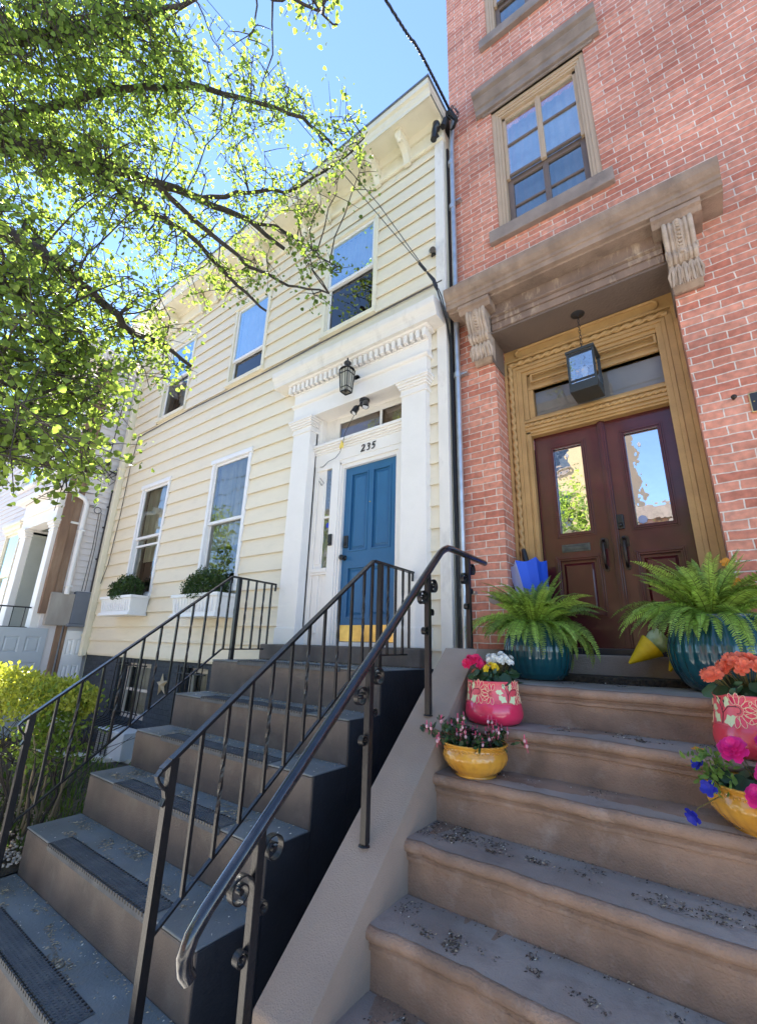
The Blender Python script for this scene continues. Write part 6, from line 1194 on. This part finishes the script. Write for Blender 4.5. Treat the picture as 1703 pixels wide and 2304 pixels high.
CL=[(-3.73,0.25,2.54,0.34),(-3.23,0.29,1.82,0.34),(-3.44,0.38,1.75,0.34),(-3.29,0.35,1.65,0.34),(-3.71,0.44,1.75,0.34),(-2.86,0.38,1.17,0.34),(-3.03,0.4,1.08,0.34),(-3.65,0.54,1.21,0.34),(-3.49,0.33,2.36,0.34),(-4.0,0.35,2.43,0.34),(-3.48,0.36,2.01,0.34),(-4.69,0.52,2.7,0.34),(-3.16,0.39,1.69,0.34),(-3.59,0.42,1.73,0.34),(-3.43,0.48,1.65,0.34),(-4.0,0.56,1.67,0.34),(-3.92,0.65,1.54,0.34),(-3.71,0.61,1.31,0.34),(-2.98,0.5,0.93,0.34),(-3.55,0.56,1.05,0.34),(-3.61,0.44,2.58,0.34),(-3.18,0.35,2.13,0.34),(-3.62,0.42,2.2,0.34),(-4.33,0.57,2.6,0.34),(-3.39,0.46,1.91,0.34),(-3.51,0.52,1.72,0.34),(-4.36,0.69,2.04,0.34),(-3.04,0.53,1.37,0.34),(-3.34,0.58,1.34,0.34),(-3.89,0.64,1.48,0.34),(-3.81,0.66,1.32,0.34),(-3.38,0.64,1.05,0.34),(-4.23,0.56,2.96,0.34),(-3.52,0.49,2.29,0.34),(-4.18,0.63,2.69,0.34),(-3.43,0.5,2.02,0.34),(-3.67,0.56,2.02,0.34),(-3.36,0.61,1.78,0.34),(-3.86,0.71,1.94,0.34),(-2.45,0.45,1.05,0.34),(-3.5,0.67,1.47,0.34),(-4.47,0.84,1.74,0.34),(-3.66,0.79,1.33,0.34),(-3.93,0.6,2.86,0.34),(-3.2,0.56,2.27,0.34),(-2.63,0.44,1.65,0.34),(-3.1,0.51,1.94,0.34),(-3.53,0.71,1.98,0.34),(-3.81,0.79,2.0,0.34),(-3.33,0.69,1.63,0.34),(-3.63,0.77,1.76,0.34),(-4.05,0.9,1.77,0.34),(-2.44,0.59,0.99,0.34),(-2.95,0.66,1.08,0.34),(-4.31,0.85,2.98,0.34),(-3.21,0.67,2.27,0.34),(-3.09,0.67,2.01,0.34),(-3.4,0.81,1.99,0.34),(-4.03,0.87,2.24,0.34),(-3.51,0.79,1.83,0.34),(-4.08,1.03,1.93,0.34),(-4.04,0.95,1.8,0.34),(-4.32,1.14,1.75,0.34),(-3.61,0.93,1.36,0.34),(-3.43,0.99,1.23,0.34),(-3.46,0.86,2.38,0.34),(-3.11,0.79,1.98,0.34),(-2.91,0.7,1.7,0.34),(-3.62,0.94,1.87,0.34),(-4.23,1.11,1.99,0.34),(-3.7,1.09,1.78,0.34),(-3.36,0.95,1.33,0.34),(-2.45,0.73,0.97,0.34),(-3.9,1.19,1.43,0.34),(-4.27,1.14,2.79,0.34),(-4.08,1.2,2.52,0.34),(-3.82,1.12,2.27,0.34),(-2.89,0.86,1.61,0.34),(-3.87,1.16,1.88,0.34),(-3.55,1.05,1.69,0.34),(-3.63,1.13,1.61,0.34),(-4.07,-0.18,4.75,0.34),(-4.04,-0.12,4.57,0.34),(-4.3,-0.12,4.67,0.34),(-4.19,-0.06,4.22,0.34),(-4.53,0.03,4.19,0.34),(-4.46,0.15,3.66,0.34),(-3.31,-0.15,4.15,0.34),(-4.0,-0.11,4.95,0.34),(-4.34,-0.12,4.91,0.34),(-4.01,-0.06,4.45,0.34),(-3.95,-0.08,4.32,0.34),(-3.92,0.06,4.16,0.34),(-3.86,0.0,3.95,0.34),(-4.16,0.04,4.02,0.34),(-4.35,0.1,4.07,0.34),(-4.26,0.14,3.69,0.34),(-5.18,0.25,4.43,0.34),(-3.44,-0.06,4.63,0.34),(-3.89,-0.07,5.19,0.34),(-3.94,-0.02,4.87,0.34),(-4.49,-0.0,5.39,0.34),(-3.75,0.05,4.52,0.34),(-4.4,0.11,4.87,0.34),(-4.45,0.08,4.75,0.34),(-4.76,0.17,4.85,0.34),(-4.27,0.2,4.17,0.34),(-4.12,0.16,3.92,0.34),(-4.42,0.24,4.1,0.34),(-3.72,0.25,3.32,0.34),(-3.44,-0.02,4.47,0.34),(-3.4,0.07,4.49,0.34),(-3.85,0.08,4.76,0.34),(-4.14,0.08,4.78,0.34),(-3.65,0.12,4.26,0.34),(-3.72,0.13,4.1,0.34),(-4.41,0.22,4.56,0.34),(-4.51,0.29,4.63,0.34),(-3.85,0.28,3.81,0.34),(-4.75,0.33,4.42,0.34),(-4.1,0.33,3.68,0.34),(-3.81,0.07,5.21,0.34),(-3.13,0.14,4.17,0.34),(-3.76,0.17,4.82,0.34),(-4.3,0.29,5.46,0.34),(-3.9,0.28,4.67,0.34),(-3.74,0.29,4.22,0.34),(-4.51,0.35,4.85,0.34),(-3.94,0.42,4.18,0.34),(-4.1,0.33,4.18,0.34),(-3.87,0.42,3.86,0.34),(-3.86,0.47,3.59,0.34),(-3.75,0.13,5.3,0.34),(-3.56,0.21,4.87,0.34),(-3.34,0.18,4.33,0.34),(-4.4,0.35,5.58,0.34),(-3.59,0.3,4.51,0.34),(-3.96,0.35,4.64,0.34),(-4.49,0.55,5.27,0.34),(-4.32,0.56,4.7,0.34),(-4.17,0.56,4.54,0.34),(-4.39,0.55,4.47,0.34),(-4.03,0.58,3.96,0.34),(-3.24,0.29,4.72,0.34),(-3.48,0.26,4.97,0.34),(-3.5,0.35,4.94,0.34),(-4.17,0.49,5.6,0.34),(-4.16,0.5,5.29,0.34),(-4.23,0.56,5.29,0.34),(-4.47,0.55,5.35,0.34),(-4.53,0.73,5.16,0.34),(-3.65,0.52,3.95,0.34),(-3.75,0.6,3.99,0.34),(-3.86,0.72,3.81,0.34),(-3.33,0.28,5.09,0.34),(-3.3,0.33,5.09,0.34),(-3.37,0.37,4.86,0.34),(-3.03,0.37,4.4,0.34),(-3.94,0.57,5.42,0.34),(-4.0,0.54,5.18,0.34),(-3.76,0.57,4.73,0.34),(-4.33,0.71,5.13,0.34),(-3.82,0.64,4.58,0.34),(-3.63,0.71,4.17,0.34),(-3.89,0.77,4.12,0.34),(-3.92,0.8,4.18,0.34),(-3.24,0.41,5.25,0.34),(-3.52,0.53,5.58,0.34),(-3.64,0.47,5.46,0.34),(-3.64,0.56,5.37,0.34),(-3.48,0.59,5.11,0.34),(-4.07,0.64,5.5,0.34),(-4.03,0.83,5.26,0.34),(-4.78,1.02,6.01,0.34),(-4.12,0.86,5.15,0.34),(-3.2,0.67,3.68,0.34),(-3.79,0.84,4.17,0.34),(-3.89,0.94,4.13,0.34),(-3.14,0.58,5.17,0.34),(-3.41,0.58,5.4,0.34),(-3.71,0.72,5.6,0.34),(-3.53,0.77,5.42,0.34),(-4.25,0.88,6.15,0.34),(-4.57,1.1,6.18,0.34),(-3.66,0.91,5.05,0.34),(-4.36,1.13,5.63,0.34),(-4.29,1.08,5.13,0.34),(-4.23,1.19,4.97,0.34),(-4.53,1.16,4.91,0.34),(-3.63,0.67,6.12,0.34),(-3.27,0.67,5.41,0.34),(-3.23,0.8,5.16,0.34),(-3.83,0.85,5.69,0.34),(-3.24,0.8,4.84,0.34),(-3.92,1.05,5.7,0.34),(-4.46,1.28,6.25,0.34),(-4.17,1.15,5.52,0.34),(-3.99,1.16,5.06,0.34),(-3.35,1.0,4.13,0.34),(-3.61,0.81,6.27,0.34),(-2.71,0.74,4.73,0.34),(-4.13,1.2,6.95,0.34),(-3.43,0.86,5.42,0.34),(-3.68,1.12,5.74,0.34),(-3.82,1.17,5.81,0.34),(-3.93,1.32,5.58,0.34),(-3.54,1.22,4.86,0.34),(-4.34,1.52,5.89,0.34),(-3.38,1.05,5.69,0.34),(-3.6,1.14,5.85,0.34),(-3.33,1.13,5.32,0.34),(-4.01,1.3,6.15,0.34),(-4.25,1.48,6.11,0.34),(-4.06,0.29,2.6,0.34),(-4.53,0.41,2.48,0.34),(-3.6,0.52,1.36,0.34),(-3.42,0.51,1.12,0.34),(-3.23,0.29,2.06,0.34),(-3.76,0.43,2.36,0.34),(-3.45,0.41,1.96,0.34),(-3.63,0.38,1.96,0.34),(-3.62,0.51,1.89,0.34),(-3.75,0.48,1.75,0.34),(-3.11,0.44,1.22,0.34),(-2.64,0.47,1.02,0.34),(-3.54,0.65,1.14,0.34),(-3.47,0.58,0.98,0.34),(-3.34,0.41,2.26,0.34),(-3.96,0.49,2.55,0.34),(-3.8,0.6,2.22,0.34),(-4.06,0.68,2.36,0.34),(-3.7,0.66,1.98,0.34),(-3.14,0.55,1.43,0.34),(-4.1,0.79,1.8,0.34),(-3.49,0.63,1.27,0.34),(-3.17,0.6,1.12,0.34),(-4.02,0.78,1.22,0.34),(-3.85,0.65,2.82,0.34),(-3.57,0.54,2.46,0.34),(-3.84,0.61,2.44,0.34),(-4.05,0.8,2.35,0.34),(-4.71,0.82,2.56,0.34),(-3.78,0.81,1.9,0.34),(-3.5,0.71,1.42,0.34),(-3.96,0.9,1.5,0.34),(-3.36,0.75,1.22,0.34),(-3.82,0.7,2.69,0.34),(-4.14,0.86,2.73,0.34),(-3.22,0.71,1.98,0.34),(-3.59,0.86,1.97,0.34),(-3.23,0.82,1.7,0.34),(-3.88,0.94,1.85,0.34),(-3.17,0.76,1.3,0.34),(-3.8,1.06,1.48,0.34),(-4.25,1.05,2.84,0.34),(-4.27,1.16,2.8,0.34),(-3.64,0.97,2.08,0.34),(-3.48,0.94,1.91,0.34),(-3.56,1.02,1.8,0.34),(-3.84,1.16,1.76,0.34),(-3.25,1.06,1.28,0.34),(-3.52,1.07,1.23,0.34),(-3.81,1.2,1.98,0.34),(-4.49,-0.14,5.13,0.34),(-4.37,-0.08,4.71,0.34),(-4.21,0.07,3.86,0.34),(-3.9,0.15,3.3,0.34),(-4.1,-0.19,5.2,0.34),(-3.84,-0.13,4.95,0.34),(-3.79,-0.11,4.53,0.34),(-3.9,-0.03,4.56,0.34),(-3.95,-0.01,4.3,0.34),(-4.1,0.06,4.27,0.34),(-4.89,0.08,5.01,0.34),(-4.09,0.16,3.97,0.34),(-4.27,0.24,3.92,0.34),(-4.31,0.16,3.65,0.34),(-3.52,-0.07,4.72,0.34),(-3.77,-0.05,5.0,0.34),(-4.09,0.03,5.1,0.34),(-4.05,0.02,4.65,0.34),(-4.19,0.16,4.88,0.34),(-4.51,0.18,4.93,0.34),(-4.68,0.18,4.61,0.34),(-4.09,0.33,4.07,0.34),(-4.33,0.28,4.1,0.34),(-5.22,0.41,4.61,0.34),(-3.19,0.05,4.46,0.34),(-3.94,0.06,5.44,0.34),(-3.57,0.11,4.62,0.34),(-3.85,0.19,4.69,0.34),(-3.61,0.13,4.22,0.34),(-4.65,0.24,5.19,0.34),(-4.57,0.28,4.92,0.34),(-4.61,0.45,4.79,0.34),(-4.53,0.46,4.28,0.34),(-4.29,0.45,4.02,0.34),(-2.81,0.08,4.01,0.34),(-3.97,0.24,5.7,0.34),(-3.37,0.2,4.4,0.34),(-4.03,0.29,5.31,0.34),(-3.96,0.36,5.0,0.34),(-4.23,0.4,5.08,0.34),(-4.31,0.56,4.93,0.34),(-4.58,0.55,4.79,0.34),(-4.34,0.63,4.38,0.34),(-4.37,0.59,4.09,0.34),(-3.58,0.24,5.44,0.34),(-3.87,0.32,5.65,0.34),(-3.02,0.34,4.49,0.34),(-3.53,0.44,4.84,0.34),(-4.01,0.43,5.23,0.34),(-3.58,0.49,4.27,0.34),(-3.74,0.51,4.41,0.34),(-4.08,0.73,4.46,0.34),(-3.86,0.72,4.28,0.34),(-3.96,0.75,4.03,0.34),(-3.4,0.47,5.49,0.34),(-3.59,0.42,5.52,0.34),(-3.59,0.59,5.38,0.34),(-3.71,0.54,5.03,0.34),(-4.55,0.78,6.26,0.34),(-3.99,0.73,5.14,0.34),(-4.27,0.88,5.33,0.34),(-3.87,0.8,4.64,0.34),(-4.14,0.94,4.77,0.34),(-3.4,0.72,3.47,0.34),(-3.22,0.5,5.44,0.34),(-3.47,0.65,5.77,0.34),(-3.81,0.67,5.74,0.34),(-3.81,0.7,5.76,0.34),(-4.27,0.9,6.15,0.34),(-4.36,1.02,5.85,0.34),(-4.62,1.12,5.99,0.34),(-3.1,0.83,3.8,0.34),(-3.86,1.01,4.45,0.34),(-3.14,0.75,3.35,0.34),(-3.29,0.6,5.62,0.34),(-3.4,0.71,5.57,0.34),(-3.67,0.76,5.71,0.34),(-4.19,0.97,6.01,0.34),(-4.21,1.13,5.99,0.34),(-4.15,1.11,5.5,0.34),(-4.43,1.39,5.63,0.34),(-3.69,1.05,4.37,0.34),(-3.92,1.09,4.43,0.34),(-3.34,0.8,5.66,0.34),(-3.22,0.93,5.57,0.34),(-3.06,0.81,4.85,0.34),(-3.56,0.98,5.39,0.34),(-3.42,0.97,5.08,0.34),(-4.13,1.34,5.73,0.34),(-3.67,1.29,4.8,0.34),(-3.39,0.13,2.69,0.3),(-3.68,0.21,2.67,0.3),(-3.04,0.19,2.47,0.3),(-3.4,0.22,2.53,0.3),(-2.95,0.2,2.11,0.3),(-3.02,0.24,2.46,0.3),(-3.93,0.39,3.06,0.3),(-4.09,0.43,3.04,0.3),(-3.92,0.4,3.38,0.3),(-4.48,0.56,3.72,0.3),(-3.84,0.43,3.17,0.3),(-3.87,0.51,3.06,0.3),(-3.93,0.54,3.38,0.3),(-3.85,0.53,3.13,0.3),(-3.86,0.56,2.99,0.3),(-3.75,0.62,2.8,0.3),(-3.71,0.67,3.61,0.3),(-4.23,0.75,3.85,0.3),(-3.95,0.71,3.3,0.3),(-3.07,0.56,2.46,0.3),(-3.51,0.75,2.77,0.3),(-3.39,0.75,2.6,0.3),(-3.77,0.7,3.53,0.3),(-4.22,0.86,3.7,0.3),(-3.5,0.82,3.02,0.3),(-4.48,0.98,3.45,0.3),(-4.07,1.0,3.03,0.3),(-3.51,0.81,2.53,0.3),(-3.96,0.97,2.69,0.3),(-3.85,1.07,2.44,0.3),(-3.9,0.85,3.87,0.3),(-4.23,1.07,4.2,0.3),(-3.99,0.99,3.83,0.3),(-4.21,1.16,3.66,0.3),(-3.89,1.12,3.25,0.3),(-4.01,1.11,3.19,0.3),(-3.87,1.09,2.73,0.3),(-4.39,1.28,3.0,0.3),(-4.05,1.25,2.65,0.3),(-3.63,1.12,2.13,0.3),(-3.07,0.98,1.61,0.3),(-4.65,1.21,4.93,0.3),(-4.39,1.32,4.5,0.3),(-4.02,1.15,4.01,0.3),(-4.1,1.18,3.86,0.3),(-2.93,0.93,2.46,0.3),(-3.93,1.24,3.19,0.3),(-3.71,1.26,2.96,0.3),(-4.18,1.36,2.99,0.3),(-4.79,1.6,3.08,0.3),(-4.23,1.55,2.6,0.3),(-3.73,1.25,2.17,0.3),(-3.01,0.98,3.25,0.3),(-4.35,1.5,4.42,0.3),(-4.1,1.29,3.81,0.3),(-4.33,1.57,4.03,0.3),(-3.41,1.17,2.79,0.3),(-3.75,1.44,3.14,0.3),(-4.45,1.78,3.28,0.3),(-3.59,1.36,2.39,0.3),(-3.67,1.39,2.29,0.3),(-3.83,1.56,2.22,0.3),(-4.03,1.47,4.74,0.3),(-3.75,1.35,4.18,0.3),(-3.32,1.24,3.57,0.3),(-4.23,1.52,4.15,0.3),(-3.69,1.36,3.5,0.3),(-3.96,1.6,3.64,0.3),(-3.08,1.23,2.6,0.3),(-3.57,1.5,2.73,0.3),(-4.48,1.81,3.22,0.3),(-3.95,1.76,2.61,0.3),(-3.83,1.69,2.38,0.3),(-3.76,1.54,4.52,0.3),(-4.26,1.86,4.85,0.3),(-3.67,1.59,3.82,0.3),(-4.48,1.87,4.27,0.3),(-4.07,1.78,3.77,0.3),(-4.12,1.95,3.74,0.3),(-4.13,2.05,2.76,0.3),(-3.73,1.78,4.66,0.3),(-4.24,2.13,5.18,0.3),(-4.06,1.85,4.46,0.3),(-3.72,1.97,3.87,0.3),(-4.52,2.35,4.49,0.3),(-4.16,2.27,5.64,0.3),(-4.29,2.27,5.37,0.3),(-3.99,2.25,4.76,0.3),(-4.25,2.4,5.04,0.3),(-3.8,2.15,4.05,0.3),(-4.03,2.39,4.19,0.3),(-4.08,2.3,4.0,0.3),(-3.47,2.02,4.77,0.3),(-4.03,2.45,5.68,0.3),(-3.65,2.16,4.75,0.3),(-3.76,2.36,4.48,0.3),(-3.88,2.39,4.22,0.3),(-3.44,2.39,4.67,0.3),(-3.32,2.26,4.1,0.3),(-2.99,1.49,4.95,0.3),(-3.83,2.0,6.02,0.3),(-3.11,1.68,5.79,0.3),(-3.14,1.83,5.71,0.3),(-3.97,2.01,6.77,0.3),(-3.11,1.77,5.15,0.3),(-4.02,2.12,6.12,0.3),(-3.71,2.07,5.51,0.3),(-3.69,2.31,5.15,0.3),(-3.36,2.16,6.73,0.3),(-3.53,2.08,6.41,0.3),(-3.24,1.95,5.6,0.3),(-3.25,2.01,5.3,0.3),(-3.47,2.31,5.39,0.3),(-3.82,2.57,5.59,0.3),(-3.66,2.44,5.18,0.3),(-3.14,2.08,6.45,0.3),(-3.32,2.23,6.64,0.3),(-3.65,2.42,6.92,0.3),(-3.01,1.99,5.5,0.3),(-3.34,2.54,5.92,0.3),(-3.59,2.5,5.75,0.3),(-3.04,2.42,4.86,0.3),(-3.64,2.75,5.45,0.3),(-3.01,2.25,6.37,0.3),(-3.24,2.41,6.48,0.3),(-2.82,2.37,5.68,0.3),(-2.92,2.54,5.48,0.3),(-3.11,2.44,5.53,0.3),(-3.05,2.57,5.08,0.3),(-3.41,2.72,5.37,0.3),(-2.47,2.23,5.4,0.3),(-2.96,2.49,6.16,0.3),(-2.96,2.58,5.91,0.3),(-2.46,2.41,4.73,0.3),(-2.75,2.43,4.8,0.3),(-2.29,2.25,5.19,0.3),(-2.4,2.39,4.93,0.3),(-2.39,2.61,5.15,0.3),(-3.08,2.53,4.29,0.22),(-2.77,2.28,3.73,0.22),(-2.58,2.28,3.74,0.22),(-2.79,2.49,3.95,0.22),(-2.87,2.61,3.55,0.22),(-2.73,2.68,3.87,0.22),(-4.48,1.04,1.32,0.22),(-3.24,0.93,0.86,0.22),(-3.18,1.0,1.05,0.22),(-3.01,0.86,0.94,0.22),(-3.35,1.07,1.08,0.22),(-1.9,1.27,5.05,0.22),(-2.1,1.38,5.35,0.22),(-1.46,1.03,3.97,0.22),(-1.5,1.12,4.05,0.22),(-1.86,1.48,5.16,0.22),(-3.99,1.34,5.73,0.22),(-4.0,1.24,6.48,0.22),(-3.33,1.28,5.39,0.22),(-4.15,1.58,6.4,0.22),(-3.81,1.49,5.39,0.22),(-3.78,1.62,4.99,0.22),(-3.07,1.31,5.62,0.22),(-3.44,1.26,5.89,0.22),(-3.4,1.31,5.36,0.22),(-3.77,1.64,5.94,0.22),(-4.14,1.85,6.2,0.22),(-3.73,1.76,5.39,0.22),(-2.17,1.07,4.39,0.22),(-3.45,1.65,6.65,0.22),(-3.56,1.59,6.3,0.22),(-3.46,1.8,6.26,0.22),(-3.36,1.67,5.68,0.22),(-3.96,1.87,5.89,0.22),(-4.06,1.99,5.69,0.22),(-3.66,1.91,7.23,0.22),(-3.56,1.85,6.81,0.22),(-2.73,1.55,4.94,0.22),(-3.32,1.79,5.75,0.22),(-3.38,1.92,5.54,0.22),(-2.38,2.29,5.15,0.22),(-2.38,2.6,5.34,0.22),(-2.13,2.43,4.68,0.22)]
g = np.random.default_rng(71); bm_ = M()
fork = Vector((-5.9, -1.1, 2.1))
tk = M(); tk.tube([(-6.7, -1.5, GZ - .1), (-6.65, -1.48, GZ + .3), (-6.4, -1.35, 0), (-6.15, -1.2, 1.2), fork], [.24, .19, .17, .155, .14], 16); tk.build('trunk', bark, TR_)
BRV = [[Vector(p) for p in l] for l in BR]; rad = [.062, .036, .05, .034, .022, .05, .04, .022, .026, .02, .018, .022]
root = {0, 2, 3, 4, 5, 6, 9}; BRV[7] = [BRV[5][-1].copy()] + BRV[7]; BRV[8][0] = BRV[0][4].copy(); rad[7] = .018
node = []
for i, l in enumerate(BRV):
    r0 = rad[i] * 1.25; n = len(l); pts = l; rs = [r0 * (1 - .72 * k / (n - 1)) for k in range(n)]
    if i in root:
        mid = (fork + l[0]) / 2 + Vector((0, 0, .25 + .1 * (i % 3))); pts = [fork, mid] + l; rs = [r0 * 1.5, r0 * 1.2] + rs
    sm_ = []; sr = []
    for k in range(len(pts) - 1):
        for q in range(4): t = q / 4; j = Vector((g.normal(0, .012), g.normal(0, .012), g.normal(0, .012))); sm_.append(pts[k].lerp(pts[k + 1], t) + j); sr.append(rs[k] * (1 - t) + rs[k + 1] * t)
    sm_.append(pts[-1]); sr.append(rs[-1]); bm_.tube(sm_, sr, 10); node += [(p, r) for p, r in zip(sm_, sr) if (i not in root or p is not sm_[0])][4:]
bm_.build('limbs', bark, TR_)
NP = np.array([tuple(p) for p, _ in node]); tw = M(); lf_ = M(); seed = 0
for (x, y, z, r) in CL:
    c = Vector((x, y, z)); dq = ((NP - np.array([x, y, z])) ** 2).sum(1); j = int(dq.argmin()); s_ = Vector(NP[j]); dist = (c - s_).length
    if dist > 2.3: continue
    mid = s_.lerp(c, .5) + Vector((g.normal(0, .06), g.normal(0, .06), .05 * dist)); tw.tube([s_, s_.lerp(mid, .5) + Vector((g.normal(0, .02), g.normal(0, .02), .01)), mid, mid.lerp(c, .5) + Vector((g.normal(0, .03), g.normal(0, .03), 0)), c], [.009, .007, .006, .0045, .003], 5)
    tips = [c, mid]
    for q in range(5):
        d = Vector((g.normal(), g.normal(), g.normal(-.05, .6))).normalized() * r * g.uniform(.5, 1.1); o = mid.lerp(c, g.uniform(.2, 1)); tw.tube([o, o + d * .5 + Vector((0, 0, .012)), o + d], [.004, .003, .0018], 4); tips += [o + d, o + d * .6]
    P_ = []; 
    for q in range(int(60 * (r / .30) * g.uniform(.5, 1.25))):
        b = tips[int(g.integers(len(tips)))]; P_.append(b + Vector((g.normal(0, .04), g.normal(0, .04), g.normal(0, .035))))
    seed += 1; leaves(lf_, np.array(P_), .034, up=-.35, shape='round', seed=1000 + seed)
tw.build('twigs', bark, TR_); lf_.build('crown', tleaf, TR_)
# ------------------------------------------------------------------ the other side of the street (mirrored in the door and window glass)
def far_house(x0, x1, h, mat_, lab, y=-15.):
    H = thing('row_house', ((x0 + x1) / 2, y, GZ), lab, 'house', 'row houses across the street'); m = M(); ho = []
    n = 3; w = (x1 - x0) / n
    for f in range(int(h // 3.2)):
        for i in range(n): ho.append((x0 + w * i + w * .3, x0 + w * i + w * .7, GZ + 1.6 + f * 3.2, GZ + 3.4 + f * 3.2))
    wall(m, x0, x1, GZ - .2, GZ + h, -y, ho, .2); m.v = [(a, -b, c) for a, b, c in m.v]; m.quad((x0, y, GZ + h), (x1, y, GZ + h), (x1, y - 9, GZ + h), (x0, y - 9, GZ + h)); m.quad((x0, y, GZ), (x0, y - 9, GZ), (x0, y - 9, GZ + h), (x0, y, GZ + h)); m.quad((x1, y, GZ), (x1, y - 9, GZ), (x1, y - 9, GZ + h), (x1, y, GZ + h)); m.build('wall', mat_, H)
    m = M(); [m.quad((a, y - .15, c), (b, y - .15, c), (b, y - .15, d_), (a, y - .15, d_)) for a, b, c, d_ in ho]; m.build('window_glass', pm('far_window', (.08, .1, .13), .1), H)
    m = M(); m.box(x0 - .1, x1 + .1, y, y + .4, GZ + h - .6, GZ + h + .1)
    for a, b, c, d_ in ho: m.box(a - .1, b + .1, y, y + .1, c - .15, c); m.box(a - .1, b + .1, y, y + .08, d_, d_ + .2)
    m.build('trim', lintel, H)
far_house(-14, -8.2, 10, redbrick, 'red brick row house across the street, left of the tall tan one'); far_house(-8.1, -2.4, 15, pm('ochre_wall', (.5, .36, .2), .8), 'tall tan plastered row house opposite the stoops'); far_house(-2.2, 5.0, 8.4, pm('rose_wall', (.5, .26, .2), .8), 'low rose coloured row house opposite the stoops'); far_house(-21, -14.1, 11, pm('grey_wall', (.4, .38, .36), .8), 'grey row house at the left end across the street')
for k, (x, y, h, lab) in enumerate(((-3.7, -9.2, 8.2, 'bushy street tree across the road facing the tan house'), (.7, -10.5, 7.4, 'taller street tree across the road beside the low rose house'), (-14.5, -7.2, 8.5, 'round street tree across the road, nearest the grey house'), (-21.5, -6.2, 9.5, 'tallest street tree, farthest left across the road'))):
    T_ = thing('street_tree', (x, y, GZ), lab, 'tree', 'street trees across the road'); m = M(); m.tube([(x, y, GZ), (x + .1, y, GZ + 1.4), (x, y + .1, GZ + h * .6), (x, y, GZ + h * .9)], [.16, .13, .09, .03], 10)
    for q in range(9): a = q * .9; m.tube([(x, y, GZ + 1.5 + q * .25), (x + .6 * cos(a), y + .6 * sin(a), GZ + 2.2 + q * .25), (x + 1.1 * cos(a), y + 1.1 * sin(a), GZ + 2.9 + q * .22)], [.06, .04, .015], 6)
    m.build('trunk', bark, T_); N = 5200; v = g.normal(size=(N, 3)); v /= np.linalg.norm(v, axis=1)[:, None]; C = v * (g.uniform(.45, 1, (N, 1)) ** .6) * np.array([1.7, 1.7, h * .36]) * (1 + .22 * np.sin(v[:, :1] * 6 + k) * np.cos(v[:, 1:2] * 5)) + np.array([x, y, GZ + h * .64]); m = M(); leaves(m, C, .17, up=0, shape='oval', seed=88 + k); m.build('crown', tleaf, T_)

for k, (y, z, lab) in enumerate(((-5.6, 6.6, 'lower overhead street cable running along the road'), (-5.7, 7.4, 'middle overhead street cable running along the road'), (-5.9, 8.3, 'highest overhead street cable running along the road'))):
    m = M(); m.tube([(-40 + 8 * i, y, z + .25 * abs(((i * 8) % 40) / 20 - 1)) for i in range(11)], .018, 5); tag(m.build('street_cable', blackglass, org=(0, y, z)), lab, 'cable', 'cables along the road')
